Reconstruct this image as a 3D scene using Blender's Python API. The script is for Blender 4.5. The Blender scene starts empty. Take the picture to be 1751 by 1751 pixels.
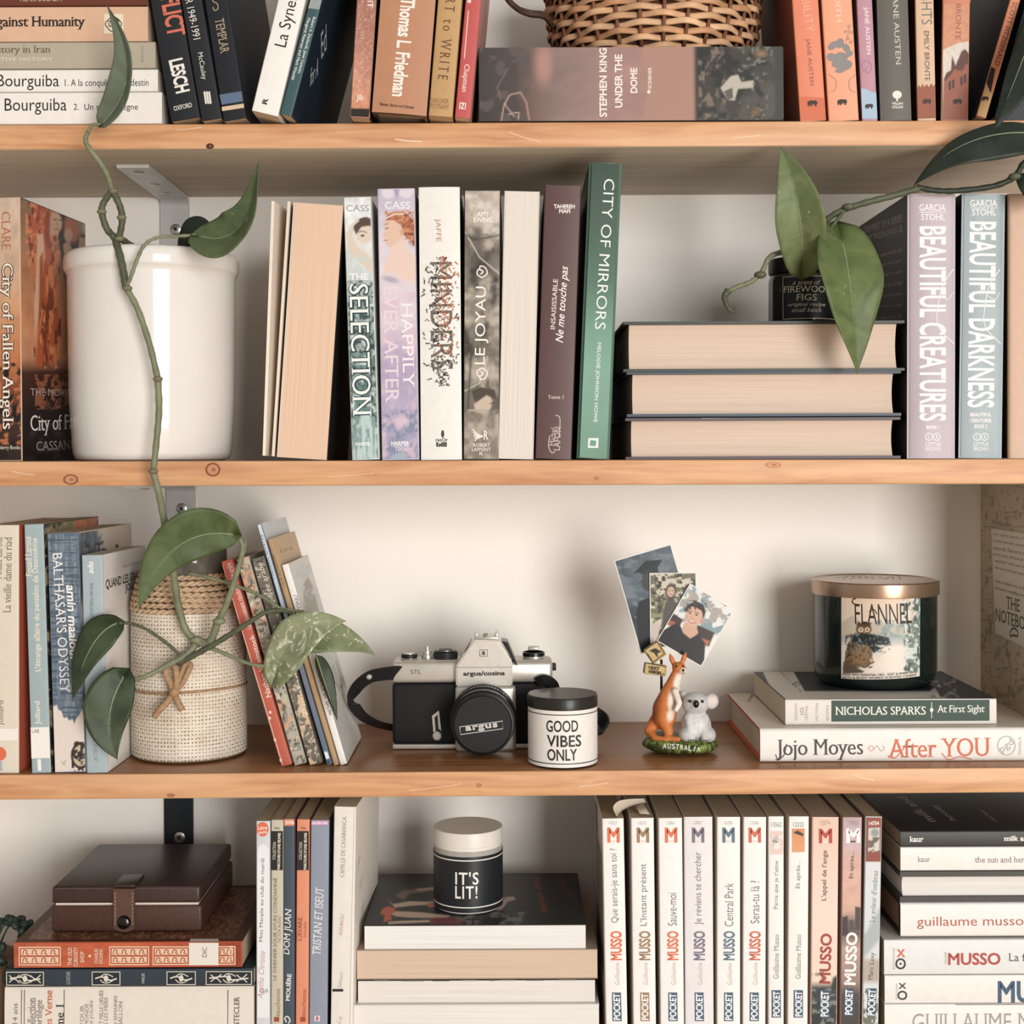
import bpy, bmesh, math, random
import numpy as np
from mathutils import Vector, Matrix

random.seed(7)
SC = bpy.context.scene
COL = SC.collection

# ---------------------------------------------------------------- camera, world, light, exposure
CX, CY, FP, CD, ZO, ROLL = 875.5, 784.0, 2391.0, 1.087, 1.30, 0.0046
cam_data = bpy.data.cameras.new('camera')
cam = bpy.data.objects.new('camera', cam_data)
COL.objects.link(cam)
cam_data.sensor_width = 36.0
cam_data.lens = FP / 1751.0 * 36.0
cam_data.shift_y = -(875.5 - CY) / 1751.0
cam_data.clip_start = 0.05
cam.matrix_world = Matrix.Translation((0, -CD, ZO)) @ Matrix.Rotation(math.pi / 2, 4, 'X') @ Matrix.Rotation(-ROLL, 4, 'Z')
SC.camera = cam

world = bpy.data.worlds.new('room_daylight')
SC.world = world
world.use_nodes = True
bg = world.node_tree.nodes['Background']
bg.inputs[0].default_value = (1.0, 0.96, 0.915, 1)
bg.inputs[1].default_value = 0.50

def area(name, loc, target, sx, sy, power, col):
    l = bpy.data.lights.new(name, 'AREA')
    l.shape = 'RECTANGLE'; l.size = sx; l.size_y = sy; l.energy = power; l.color = col
    o = bpy.data.objects.new(name, l); COL.objects.link(o)
    d = Vector(target) - Vector(loc)
    o.matrix_world = Matrix.Translation(loc) @ d.to_track_quat('-Z', 'Y').to_matrix().to_4x4()
    return o
# the room's window: to the right behind the photographer
area('window_daylight', (1.85, -4.3, ZO - 0.02), (0, 0.1, ZO), 1.7, 2.5, 206, (1.0, 0.975, 0.945))

SC.view_settings.view_transform = 'Standard'
SC.view_settings.look = 'None'
SC.view_settings.gamma = 1.0
SC.view_settings.use_curve_mapping = False
SC.view_settings.exposure = 0.0

# ---------------------------------------------------------------- measuring helpers
_c, _s = math.cos(ROLL), math.sin(ROLL)
def unroll(px, py):
    dx, dy = px - CX, py - CY
    return dx * _c - dy * _s, dx * _s + dy * _c
def PW(px, py, Y):
    """point of the place that the photograph shows at (px, py), Y metres behind the shelf fronts"""
    u, v = unroll(px, py); k = (CD + Y) / FP
    return Vector((u * k, Y, ZO - v * k))
def SZ(px, Y):
    return px * (CD + Y) / FP                  # a length in picture units at depth Y, in metres
SHELF = {1: (ZO + 0.2614, 0.0), 2: (ZO - 0.0012, -0.0021), 3: (ZO - 0.2430, 0.0026), 4: (ZO - 0.4600, 0.0)}
def shelf_z(i, X):
    return SHELF[i][0] + SHELF[i][1] * X
WALL_Y = 0.2

# ---------------------------------------------------------------- colour and materials
def lin(h):
    if isinstance(h, (tuple, list)): return tuple(h[:3])
    h = h.lstrip('#'); c = [int(h[i:i + 2], 16) / 255 for i in (0, 2, 4)]
    return tuple(x / 12.92 if x <= 0.04045 else ((x + 0.055) / 1.055) ** 2.4 for x in c)
ALB = 0.86
def faded(c, k=0.14):
    g = 0.3 * c[0] + 0.55 * c[1] + 0.15 * c[2]
    return [(x * (1 - k) + g * k) * ALB for x in c]
_mats = {}
def nodes(m):
    m.use_nodes = True
    return m.node_tree.nodes, m.node_tree.links, m.node_tree.nodes['Principled BSDF']
def mat(h, rough=0.5, metal=0.0, var=0.03, scale=160.0, coat=0.0, bump=0.0, spec=0.3):
    """plain coloured stuff with a little procedural unevenness"""
    key = (h, rough, metal, var, scale, coat, bump, spec)
    if key in _mats: return _mats[key]
    m = bpy.data.materials.new('paint_' + str(h)); n, l, p = nodes(m)
    c = faded(lin(h))
    p.inputs['Roughness'].default_value = rough
    p.inputs['Metallic'].default_value = metal
    p.inputs['Coat Weight'].default_value = coat
    p.inputs['Specular IOR Level'].default_value = spec
    if var or bump:
        tc = n.new('ShaderNodeTexCoord'); nz = n.new('ShaderNodeTexNoise')
        nz.inputs['Scale'].default_value = scale; nz.inputs['Detail'].default_value = 3
        l.new(tc.outputs['Object'], nz.inputs['Vector'])
        r = n.new('ShaderNodeMapRange')
        r.inputs[1].default_value = 0.3; r.inputs[2].default_value = 0.7
        r.inputs[3].default_value = 1 - var; r.inputs[4].default_value = 1 + var
        l.new(nz.outputs['Fac'], r.inputs[0])
        mx = n.new('ShaderNodeMix'); mx.data_type = 'RGBA'; mx.blend_type = 'MULTIPLY'
        mx.inputs[0].default_value = 1; mx.inputs[6].default_value = (*c, 1)
        l.new(r.outputs[0], mx.inputs[7]); l.new(mx.outputs[2], p.inputs['Base Color'])
        if bump:
            b = n.new('ShaderNodeBump'); b.inputs['Strength'].default_value = bump; b.inputs['Distance'].default_value = 0.001
            l.new(nz.outputs['Fac'], b.inputs['Height']); l.new(b.outputs[0], p.inputs['Normal'])
    else:
        p.inputs['Base Color'].default_value = (*c, 1)
    _mats[key] = m
    return m
def mat_pages(h, axis):
    """paper edges: hair-fine lines across the thickness axis"""
    key = ('pages', h, axis)
    if key in _mats: return _mats[key]
    m = bpy.data.materials.new('paper_edges'); n, l, p = nodes(m)
    tc = n.new('ShaderNodeTexCoord'); mp = n.new('ShaderNodeMapping'); nz = n.new('ShaderNodeTexNoise')
    s = [6.0, 6.0, 6.0]; s['xyz'.index(axis)] = 1500.0
    mp.inputs['Scale'].default_value = s
    nz.inputs['Scale'].default_value = 1.0; nz.inputs['Detail'].default_value = 2
    l.new(tc.outputs['Object'], mp.inputs[0]); l.new(mp.outputs[0], nz.inputs['Vector'])
    r = n.new('ShaderNodeMapRange'); r.inputs[1].default_value = 0.25; r.inputs[2].default_value = 0.75
    r.inputs[3].default_value = 0.86; r.inputs[4].default_value = 1.08
    l.new(nz.outputs['Fac'], r.inputs[0])
    mx = n.new('ShaderNodeMix'); mx.data_type = 'RGBA'; mx.blend_type = 'MULTIPLY'; mx.inputs[0].default_value = 1
    mx.inputs[6].default_value = (*faded(lin(h)), 1)
    l.new(r.outputs[0], mx.inputs[7]); l.new(mx.outputs[2], p.inputs['Base Color'])
    b = n.new('ShaderNodeBump'); b.inputs['Strength'].default_value = 0.25; b.inputs['Distance'].default_value = 0.0004
    l.new(nz.outputs['Fac'], b.inputs['Height']); l.new(b.outputs[0], p.inputs['Normal'])
    p.inputs['Roughness'].default_value = 0.85
    _mats[key] = m
    return m
def mat_print(rough=0.4):
    """printed picture: colours of the print are stored on the mesh"""
    key = ('print', rough)
    if key in _mats: return _mats[key]
    m = bpy.data.materials.new('printed_ink'); n, l, p = nodes(m)
    a = n.new('ShaderNodeAttribute'); a.attribute_name = 'Col'
    l.new(a.outputs['Color'], p.inputs['Base Color']); p.inputs['Roughness'].default_value = rough; p.inputs['Specular IOR Level'].default_value = 0.28
    _mats[key] = m
    return m

# ---------------------------------------------------------------- objects
def tag(o, label, cat, group=None, kind=None):
    if label: o['label'] = label
    if cat: o['category'] = cat
    if group: o['group'] = group
    if kind: o['kind'] = kind
    return o
def mesh_obj(name, verts, faces, material, parent=None, smooth=False, mats=None, midx=None):
    me = bpy.data.meshes.new(name)
    me.from_pydata([tuple(v) for v in verts], [], faces)
    for mm in (mats or [material]): me.materials.append(mm)
    if midx is not None: me.polygons.foreach_set('material_index', midx)
    if smooth: me.polygons.foreach_set('use_smooth', [True] * len(me.polygons))
    me.update()
    o = bpy.data.objects.new(name, me); COL.objects.link(o)
    if parent is not None: o.parent = parent
    return o
def bm_obj(name, bm, material, parent=None, smooth=False, mats=None, loc=None, fix=True):
    if fix: bmesh.ops.recalc_face_normals(bm, faces=bm.faces)
    me = bpy.data.meshes.new(name); bm.to_mesh(me); bm.free()
    for mm in (mats or [material]): me.materials.append(mm)
    if smooth: me.polygons.foreach_set('use_smooth', [True] * len(me.polygons))
    o = bpy.data.objects.new(name, me); COL.objects.link(o)
    if parent is not None: o.parent = parent
    if loc is not None: o.location = loc
    return o
def empty(name, loc=(0, 0, 0), label=None, cat=None, group=None):
    o = bpy.data.objects.new(name, None); COL.objects.link(o)
    o.empty_display_size = 0.02; o.matrix_world = Matrix.Translation(loc)
    return tag(o, label, cat, group)
def smooth_angle(o, deg=35):
    me = o.data
    me.polygons.foreach_set('use_smooth', [True] * len(me.polygons))
    bm = bmesh.new(); bm.from_mesh(me)
    for e in bm.edges:
        if len(e.link_faces) == 2 and e.calc_face_angle(0) > math.radians(deg): e.smooth = False
    bm.to_mesh(me); bm.free()
    return o
def add_box(bm, c, s, bevel=0.0, seg=2, mtx=None, mi=0):
    b2 = bmesh.new(); bmesh.ops.create_cube(b2, size=1.0)
    bmesh.ops.scale(b2, vec=s, verts=b2.verts)
    if bevel: bmesh.ops.bevel(b2, geom=b2.edges[:], offset=bevel, segments=seg, profile=0.5, affect='EDGES')
    bmesh.ops.translate(b2, vec=c, verts=b2.verts)
    if mtx is not None: bmesh.ops.transform(b2, matrix=mtx, verts=b2.verts)
    mp = {v: bm.verts.new(v.co) for v in b2.verts}
    for f in b2.faces:
        bm.faces.new([mp[v] for v in f.verts]).material_index = mi
    b2.free()
def box_obj(name, c, s, material, parent=None, bevel=0.0, seg=2, mtx=None):
    bm = bmesh.new(); add_box(bm, c, s, bevel, seg, mtx)
    o = bm_obj(name, bm, material, parent)
    return smooth_angle(o) if bevel else o
def lathe(name, prof, material, parent=None, seg=64, loc=(0, 0, 0), axis='Z', sharp=30, close=False):
    """surface of revolution; prof = [(r, h), ...]"""
    vs, fs = [], []
    n = len(prof)
    for r, h in prof:
        for k in range(seg):
            a = 2 * math.pi * k / seg
            p = (r * math.cos(a), r * math.sin(a), h)
            if axis == 'Y': p = (p[0], -p[2], p[1])
            vs.append(p)
    for i in range(n - 1):
        for k in range(seg):
            a, b = i * seg + k, i * seg + (k + 1) % seg
            fs.append((a, b, b + seg, a + seg))
    if prof[0][0] > 1e-6: fs.append(tuple(range(seg - 1, -1, -1)))
    if prof[-1][0] > 1e-6: fs.append(tuple((n - 1) * seg + k for k in range(seg)))
    bm = bmesh.new()
    bv = [bm.verts.new(v) for v in vs]
    for f in fs:
        try: bm.faces.new([bv[i] for i in f])
        except ValueError: pass
    bmesh.ops.remove_doubles(bm, verts=bm.verts, dist=1e-6)
    o = bm_obj(name, bm, material, parent, loc=loc)
    return smooth_angle(o, sharp)
def catmull(P, n=8):
    P = [Vector(p) for p in P]
    if len(P) < 3: return [P[0].lerp(P[-1], i / n) for i in range(n + 1)]
    Q = [2 * P[0] - P[1]] + P + [2 * P[-1] - P[-2]]
    out = []
    for i in range(1, len(Q) - 2):
        p0, p1, p2, p3 = Q[i - 1:i + 3]
        for k in range(n):
            t = k / n
            out.append(0.5 * ((2 * p1) + (-p0 + p2) * t + (2 * p0 - 5 * p1 + 4 * p2 - p3) * t * t + (-p0 + 3 * p1 - 3 * p2 + p3) * t ** 3))
    out.append(P[-1].copy())
    return out
def tube_geo(path, rad, seg=8, caps=True, flat=None, up=None):
    """tube along path; rad number or list; flat=(w,h) gives a strap profile"""
    vs, fs = [], []
    n = len(path)
    prev = None
    for i, p in enumerate(path):
        t = (path[min(i + 1, n - 1)] - path[max(i - 1, 0)]).normalized()
        if prev is None:
            u = Vector(up) if up is not None else (Vector((0, -1, 0)) if abs(t.y) < 0.9 else Vector((0, 0, 1)))
        else: u = prev
        u = (u - t * u.dot(t)).normalized(); prev = u
        w = t.cross(u)
        r = rad[i] if isinstance(rad, (list, tuple)) else rad
        if flat:
            a, b = flat
            for (x, y) in ((-a, -b), (a, -b), (a, b), (-a, b)): vs.append(p + u * y + w * x)
        else:
            for k in range(seg):
                a = 2 * math.pi * k / seg
                vs.append(p + u * (r * math.cos(a)) + w * (r * math.sin(a)))
    sg = 4 if flat else seg
    for i in range(n - 1):
        for k in range(sg):
            a, b = i * sg + k, i * sg + (k + 1) % sg
            fs.append((a, b, b + sg, a + sg))
    if caps:
        fs.append(tuple(range(sg - 1, -1, -1))); fs.append(tuple((n - 1) * sg + k for k in range(sg)))
    return vs, fs
def tube(name, path, rad, material, parent=None, seg=8, **kw):
    vs, fs = tube_geo(path, rad, seg, **kw)
    return mesh_obj(name, vs, fs, material, parent, smooth=not kw.get('flat'))

# ---------------------------------------------------------------- lettering
_tx = {}
def glyphs(body, bold=0.0, serif=False, shear=0.0, contrast=0.0, space=1.0):
    """flat outline of a line of lettering in the built-in face, fitted to the unit box"""
    key = (body, bold, serif, shear, contrast, space)
    if key in _tx: return _tx[key]
    c = bpy.data.curves.new('lettering', 'FONT'); c.body = body; c.resolution_u = 3
    c.shear = shear; c.space_character = space
    o = bpy.data.objects.new('lettering', c)
    me = bpy.data.meshes.new_from_object(o)
    bpy.data.objects.remove(o); bpy.data.curves.remove(c)
    V = [[v.co.x, v.co.y] for v in me.vertices]; Fc = [tuple(p.vertices) for p in me.polygons]
    bpy.data.meshes.remove(me)
    n0 = len(V)
    if serif or contrast or bold:
        cnt = {}
        for f in Fc:
            for a, b in zip(f, f[1:] + f[:1]): cnt[(a, b)] = 1
        edge = [(a, b) for (a, b) in cnt if (b, a) not in cnt]
        # which side is ink: faces are wound one way, so the outline is too
        ar = sum((V[f[1]][0] - V[f[0]][0]) * (V[f[2]][1] - V[f[0]][1]) - (V[f[2]][0] - V[f[0]][0]) * (V[f[1]][1] - V[f[0]][1]) for f in Fc)
        sg = 1 if ar > 0 else -1
        if contrast or bold:
            N = [[0, 0] for _ in V]
            for a, b in edge:
                dx, dy = V[b][0] - V[a][0], V[b][1] - V[a][1]; q = math.hypot(dx, dy) or 1
                for k in (a, b): N[k][0] += sg * dy / q; N[k][1] -= sg * dx / q
            W = [list(v) for v in V]
            for i, nn in enumerate(N):
                q = math.hypot(*nn)
                if q > 1e-6:
                    mt = bold / max(0.6, q / 2)
                    W[i][0] += nn[0] / q * (contrast + mt); W[i][1] += nn[1] / q * (mt - contrast * 0.55)
            V = W
        if serif:
            for a, b in edge:
                x0, y0 = V[a]; x1, y1 = V[b]
                if abs(y0 - y1) < 0.006 and 0.03 < abs(x0 - x1) < 0.22:
                    lo, hi = min(x0, x1), max(x0, x1); ny = -sg * (x1 - x0)
                    e, th = 0.085, 0.036
                    ya, yb = (y0, y0 - th) if ny > 0 else (y0, y0 + th)
                    k = len(V)
                    V += [[lo - e, ya], [hi + e, ya], [hi + e * 0.5, yb], [lo - e * 0.5, yb]]
                    Fc.append((k, k + 1, k + 2, k + 3) if yb > ya else (k + 3, k + 2, k + 1, k))
    xs = [v[0] for v in V]; ys = [v[1] for v in V]
    x0, x1, y0, y1 = min(xs), max(xs), min(ys), max(ys)
    _tx[key] = ([((x - x0) / (x1 - x0), (y - y0) / (y1 - y0), 0.000006 if i >= n0 else 0.0) for i, (x, y) in enumerate(V)], Fc)
    return _tx[key]

class Face:
    """a flat side of a thing: o origin, u right, v up (in the thing's own frame); knows the thing's place"""
    def __init__(s, root, o, u, v):
        s.root = root; s.o = Vector(o); s.u = Vector(u).normalized(); s.v = Vector(v).normalized()
        s.n = s.u.cross(s.v)
        s.level = 0; s.ext = None
        m = Matrix((s.u, s.v, s.n)).transposed().to_4x4(); m.translation = s.o
        s.inv = (root.matrix_world @ m).inverted()
    def uv(s, px, py):
        a = s.inv @ Vector((0, -CD, ZO)); b = s.inv @ PW(px, py, 0.1)
        t = a.z / (a.z - b.z)
        return Vector(((a + (b - a) * t).x, (a + (b - a) * t).y))
    def at(s, u, v, h=0.0):
        if s.ext and h: u, v = min(max(u, .0003), s.ext[0] - .0003), min(max(v, .0003), s.ext[1] - .0003)   # print ends where the side ends
        return s.o + s.u * u + s.v * v + s.n * h
    def lift(s):
        s.level += 1
        return 0.00007 + 0.000014 * s.level

def letter(face, body, p0, p1, h, color, name='lettering', bold=0.0, serif=False, shear=0.0, contrast=0.0, space=1.0, rough=0.5, wrap=None, metal=0.0):
    """a line of lettering from p0 to p1 (picture points on that face), h picture units tall"""
    g, fs = glyphs(body, bold, serif, shear, contrast, space)
    a, b = face.uv(*p0), face.uv(*p1)
    d = b - a; L = d.length; d.normalize(); up = Vector((-d.y, d.x))
    mid = ((p0[0] + p1[0]) / 2, (p0[1] + p1[1]) / 2)
    q = face.uv(mid[0] + h * 0.5, mid[1]) - face.uv(mid[0] - h * 0.5, mid[1])
    r = face.uv(mid[0], mid[1] + h * 0.5) - face.uv(mid[0], mid[1] - h * 0.5)
    hh = q.length if abs(up.x) > 0.8 else (r.length if abs(up.y) > 0.8 else (q.length + r.length) / 2)
    lf = face.lift()
    vs = []
    for x, y, dz in g:
        w = a + d * (x * L) + up * ((y - 0.5) * hh)
        vs.append(wrap(w.x, w.y, lf + dz) if wrap else face.at(w.x, w.y, lf + dz))
    return mesh_obj(name, vs, fs, mat(color, rough, metal, var=0.0), face.root)

def shape(face, pts, color, name='printed_shape', rough=0.5, wrap=None, metal=0.0):
    """a flat printed shape, outline in picture points"""
    lf = face.lift()
    P = [face.uv(*p) for p in pts]
    bm = bmesh.new()
    f = bm.faces.new([bm.verts.new((p.x, p.y, 0)) for p in P])
    if f.normal.z < 0 or sum((P[i].x * P[(i + 1) % len(P)].y - P[(i + 1) % len(P)].x * P[i].y) for i in range(len(P))) < 0: bmesh.ops.reverse_faces(bm, faces=bm.faces)
    bmesh.ops.triangulate(bm, faces=bm.faces)
    for v in bm.verts:
        v.co = wrap(v.co.x, v.co.y, lf) if wrap else face.at(v.co.x, v.co.y, lf)
    return bm_obj(name, bm, mat(color, rough, metal, var=0.0), face.root, fix=False)
def rect(face, x0, y0, x1, y1, color, name='printed_band', **k):
    return shape(face, [(x0, y1), (x1, y1), (x1, y0), (x0, y0)], color, name, **k)
def disc(face, cx, cy, rx, ry, color, name='printed_dot', n=20, rot=0.0, **k):
    c, s = math.cos(rot), math.sin(rot)
    return shape(face, [(cx + rx * math.cos(a) * c - ry * math.sin(a) * s, cy - rx * math.cos(a) * s - ry * math.sin(a) * c) for a in [2 * math.pi * i / n for i in range(n)]], color, name, **k)
def stroke(face, pts, w, color, name='printed_line', n=6, closed=False, wrap=None, rough=0.5, smooth=True, metal=0.0):
    """a printed line along picture points, w picture units wide"""
    lf = face.lift()
    P = [Vector((*face.uv(*p), 0)) for p in pts]
    if closed: P.append(P[0])
    Q = catmull(P, n) if smooth and len(P) > 2 else P
    m = pts[len(pts) // 2]
    k = (face.uv(m[0] + 1, m[1]) - face.uv(m[0], m[1])).length
    vs, fs = [], []
    for i, p in enumerate(Q):
        t = (Q[min(i + 1, len(Q) - 1)] - Q[max(i - 1, 0)]).normalized()
        nn = Vector((-t.y, t.x, 0)) * (w * k / 2)
        for q in (p + nn, p - nn): vs.append(wrap(q.x, q.y, lf) if wrap else face.at(q.x, q.y, lf))
        if i: fs.append((2 * i - 2, 2 * i - 1, 2 * i + 1, 2 * i))
    return mesh_obj(name, vs, fs, mat(color, rough, metal, var=0.0), face.root)

# ---------------------------------------------------------------- printed pictures (worked out per point in picture units)
_rng = np.random.RandomState(3)
_grid = _rng.rand(256, 256)
def vnoise(x, y):
    xi, yi = np.floor(x).astype(int), np.floor(y).astype(int)
    fx, fy = x - xi, y - yi
    fx, fy = fx * fx * (3 - 2 * fx), fy * fy * (3 - 2 * fy)
    g = lambda a, b: _grid[a % 256, b % 256]
    return (g(xi, yi) * (1 - fx) + g(xi + 1, yi) * fx) * (1 - fy) + (g(xi, yi + 1) * (1 - fx) + g(xi + 1, yi + 1) * fx) * fy
def fbm(x, y, o=4):
    s, a, t = 0, 0.5, 0
    for k in range(o):
        s = s + a * vnoise(x * 2 ** k + 17.3 * k, y * 2 ** k + 9.1 * k); t += a; a *= 0.5
    return s / t
def sstep(a, b, x):
    t = np.clip((x - a) / (b - a), 0, 1)
    return t * t * (3 - 2 * t)
def seg_dist(x, y, pts, closed=False):
    d = np.full(x.shape, 1e9)
    Q = list(pts) + ([pts[0]] if closed else [])
    for (ax, ay), (bx, by) in zip(Q, Q[1:]):
        vx, vy = bx - ax, by - ay; q = vx * vx + vy * vy or 1e-9
        t = np.clip(((x - ax) * vx + (y - ay) * vy) / q, 0, 1)
        d = np.minimum(d, np.hypot(x - ax - t * vx, y - ay - t * vy))
    return d
def in_poly(x, y, pts):
    r = np.zeros(x.shape, bool)
    n = len(pts); j = n - 1
    for i in range(n):
        (xi, yi), (xj, yj) = pts[i], pts[j]
        if yi != yj:
            r ^= ((yi > y) != (yj > y)) & (x < (xj - xi) * (y - yi) / (yj - yi) + xi)
        j = i
    return r
def paint(x, y, layers):
    C = np.zeros(x.shape + (3,))
    for L in layers:
        k = L[0]
        if k == 'fill': C[:] = lin(L[1]); continue
        if k == 'grad':        # along a line, colour stops
            _, x0, y0, x1, y1, stops = L
            t = ((x - x0) * (x1 - x0) + (y - y0) * (y1 - y0)) / ((x1 - x0) ** 2 + (y1 - y0) ** 2)
            ts = [s[0] for s in stops]; cs = np.array([lin(s[1]) for s in stops])
            for ch in range(3): C[..., ch] = np.interp(t, ts, cs[:, ch])
            continue
        if k == 'mul':         # uneven tone
            _, sx, sy, amp = L
            C *= (1 + amp * (fbm(x / sx, y / sy) - 0.5) * 2)[..., None]; continue
        if k == 'ell':
            _, cx, cy, rx, ry, rot, col, soft = L
            c, s = math.cos(math.radians(rot)), math.sin(math.radians(rot))
            X, Y = (x - cx) * c + (y - cy) * s, -(x - cx) * s + (y - cy) * c
            d = (np.hypot(X / rx, Y / ry) - 1) * min(rx, ry)
            a = 1 - sstep(-soft, soft, d)
        elif k == 'poly':
            _, pts, col, soft = L
            d = seg_dist(x, y, pts, True); d = np.where(in_poly(x, y, pts), -d, d)
            a = 1 - sstep(-soft, soft, d)
        elif k == 'line':
            _, pts, w, col, soft = L
            a = 1 - sstep(-soft, soft, seg_dist(x, y, pts) - w / 2)
        elif k == 'nz':        # patches where the noise is high, inside a box
            _, box, sx, sy, thr, soft, col = L
            f = fbm(x / sx + box[0], y / sy + box[1])
            a = sstep(thr - soft, thr + soft, f) * ((x >= box[0]) & (x <= box[2]) & (y >= box[1]) & (y <= box[3]))
        a = np.clip(a, 0, 1)[..., None]
        C = C * (1 - a) + np.array(lin(col)) * a
    return np.clip(C, 0, 1)
def picture(face, quad, layers, name='printed_picture', step=1.6, rough=0.4, wrap=None):
    """a print on that face; quad = tl, tr, br, bl in picture points"""
    tl, tr, br, bl = [np.array(q, float) for q in quad]
    nu = max(2, int(max(np.linalg.norm(tr - tl), np.linalg.norm(br - bl)) / step))
    nv = max(2, int(max(np.linalg.norm(bl - tl), np.linalg.norm(br - tr)) / step))
    uvq = [face.uv(*q) for q in (tl, tr, br, bl)]
    a, b = np.meshgrid(np.linspace(0, 1, nu + 1), np.linspace(0, 1, nv + 1))
    mixq = lambda q: sum(w[..., None] * np.array(p) for w, p in zip(((1 - a) * (1 - b), a * (1 - b), a * b, (1 - a) * b), q))
    uv = mixq([(p.x, p.y) for p in uvq])
    # true picture position of every point of the print
    m = face.inv.inverted()
    lf = face.lift()
    F3 = np.array(face.o)[None, None] + uv[..., :1] * np.array(face.u) + uv[..., 1:] * np.array(face.v)
    if wrap:
        V = [wrap(p[0], p[1], lf) for p in uv.reshape(-1, 2)]
    else:
        V = (F3 + lf * np.array(face.n)).reshape(-1, 3)
    mw = np.array(face.root.matrix_world)
    src = np.array([tuple(v) for v in V]) if wrap else V
    Wd = (src @ mw[:3, :3].T + mw[:3, 3]).reshape(nv + 1, nu + 1, 3)
    k = FP / (Wd[..., 1] + CD)
    u, v = Wd[..., 0] * k, (ZO - Wd[..., 2]) * k
    X, Y = CX + u * _c + v * _s, CY - u * _s + v * _c
    C = paint(X, Y, layers); C = (C * .86 + (C @ np.array([.3, .55, .15]))[..., None] * .14) * ALB
    W = nu + 1
    fs = [(j * W + i + W, j * W + i + W + 1, j * W + i + 1, j * W + i) for j in range(nv) for i in range(nu)]
    o = mesh_obj(name, V, fs, mat_print(rough), face.root, smooth=bool(wrap))
    at = o.data.color_attributes.new('Col', 'FLOAT_COLOR', 'POINT')
    at.data.foreach_set('color', np.concatenate([C.reshape(-1, 3), np.ones((W * (nv + 1), 1))], 1).astype(np.float32).ravel())
    return o
# ---------------------------------------------------------------- the setting
def mat_wall():
    m = bpy.data.materials.new('cream_wall_paint'); n, l, p = nodes(m)
    tc = n.new('ShaderNodeTexCoord'); nz = n.new('ShaderNodeTexNoise'); nz.inputs['Scale'].default_value = 3.0; nz.inputs['Detail'].default_value = 5
    l.new(tc.outputs['Object'], nz.inputs['Vector'])
    cr = n.new('ShaderNodeValToRGB')
    cr.color_ramp.elements[0].position = 0.3; cr.color_ramp.elements[0].color = (.84, .795, .745, 1)
    cr.color_ramp.elements[1].position = 0.7; cr.color_ramp.elements[1].color = (.90, .86, .81, 1)
    l.new(nz.outputs['Fac'], cr.inputs[0]); l.new(cr.outputs[0], p.inputs['Base Color'])
    n2 = n.new('ShaderNodeTexNoise'); n2.inputs['Scale'].default_value = 260; n2.inputs['Detail'].default_value = 2
    l.new(tc.outputs['Object'], n2.inputs['Vector'])
    b = n.new('ShaderNodeBump'); b.inputs['Strength'].default_value = 0.12; b.inputs['Distance'].default_value = 0.0008
    l.new(n2.outputs['Fac'], b.inputs['Height']); l.new(b.outputs[0], p.inputs['Normal'])
    p.inputs['Roughness'].default_value = 0.75
    return m
def mat_wood(name, c0, c1, c2, rough, seed, coat=0.0, stretch=9.0):
    """pine: long streaks along x, faint growth bands and pale worn patches"""
    m = bpy.data.materials.new(name); n, l, p = nodes(m)
    tc = n.new('ShaderNodeTexCoord'); mp = n.new('ShaderNodeMapping')
    mp.inputs['Location'].default_value = (seed, seed * 0.7, seed * 1.3); mp.inputs['Scale'].default_value = (stretch, 160, 160)
    l.new(tc.outputs['Object'], mp.inputs[0])
    a = n.new('ShaderNodeTexNoise'); a.inputs['Scale'].default_value = 1.0; a.inputs['Detail'].default_value = 5; a.inputs['Distortion'].default_value = 0.6
    l.new(mp.outputs[0], a.inputs['Vector'])
    mp2 = n.new('ShaderNodeMapping'); mp2.inputs['Scale'].default_value = (4, 30, 30); mp2.inputs['Location'].default_value = (seed * 2, 0, seed)
    l.new(tc.outputs['Object'], mp2.inputs[0])
    b = n.new('ShaderNodeTexNoise'); b.inputs['Scale'].default_value = 1.0; b.inputs['Detail'].default_value = 3
    l.new(mp2.outputs[0], b.inputs['Vector'])
    cr = n.new('ShaderNodeValToRGB'); e = cr.color_ramp.elements
    e[0].position = 0.30; e[0].color = (*[x * ALB for x in lin(c0)], 1)
    e[1].position = 0.62; e[1].color = (*[x * ALB for x in lin(c1)], 1)
    l.new(a.outputs['Fac'], cr.inputs[0])
    r = n.new('ShaderNodeMapRange'); r.inputs[1].default_value = 0.45; r.inputs[2].default_value = 0.75
    l.new(b.outputs['Fac'], r.inputs[0])
    mx = n.new('ShaderNodeMix'); mx.data_type = 'RGBA'
    l.new(r.outputs[0], mx.inputs[0]); l.new(cr.outputs[0], mx.inputs[6]); mx.inputs[7].default_value = (*[x * ALB for x in lin(c2)], 1)
    l.new(mx.outputs[2], p.inputs['Base Color'])
    bp = n.new('ShaderNodeBump'); bp.inputs['Strength'].default_value = 0.15; bp.inputs['Distance'].default_value = 0.0006
    l.new(a.outputs['Fac'], bp.inputs['Height']); l.new(bp.outputs[0], p.inputs['Normal'])
    p.inputs['Roughness'].default_value = rough; p.inputs['Coat Weight'].default_value = coat
    return m
wall = mesh_obj('wall_back', [(-2.2, WALL_Y, 0), (2.2, WALL_Y, 0), (2.2, WALL_Y, 2.7), (-2.2, WALL_Y, 2.7), (-2.2, WALL_Y + .1, 0), (2.2, WALL_Y + .1, 0), (2.2, WALL_Y + .1, 2.7), (-2.2, WALL_Y + .1, 2.7)],
                [(0, 1, 2, 3), (5, 4, 7, 6), (3, 2, 6, 7), (1, 0, 4, 5), (1, 5, 6, 2), (4, 0, 3, 7)], mat_wall())
tag(wall, 'cream painted wall behind the shelves', None, kind='structure')
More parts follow.
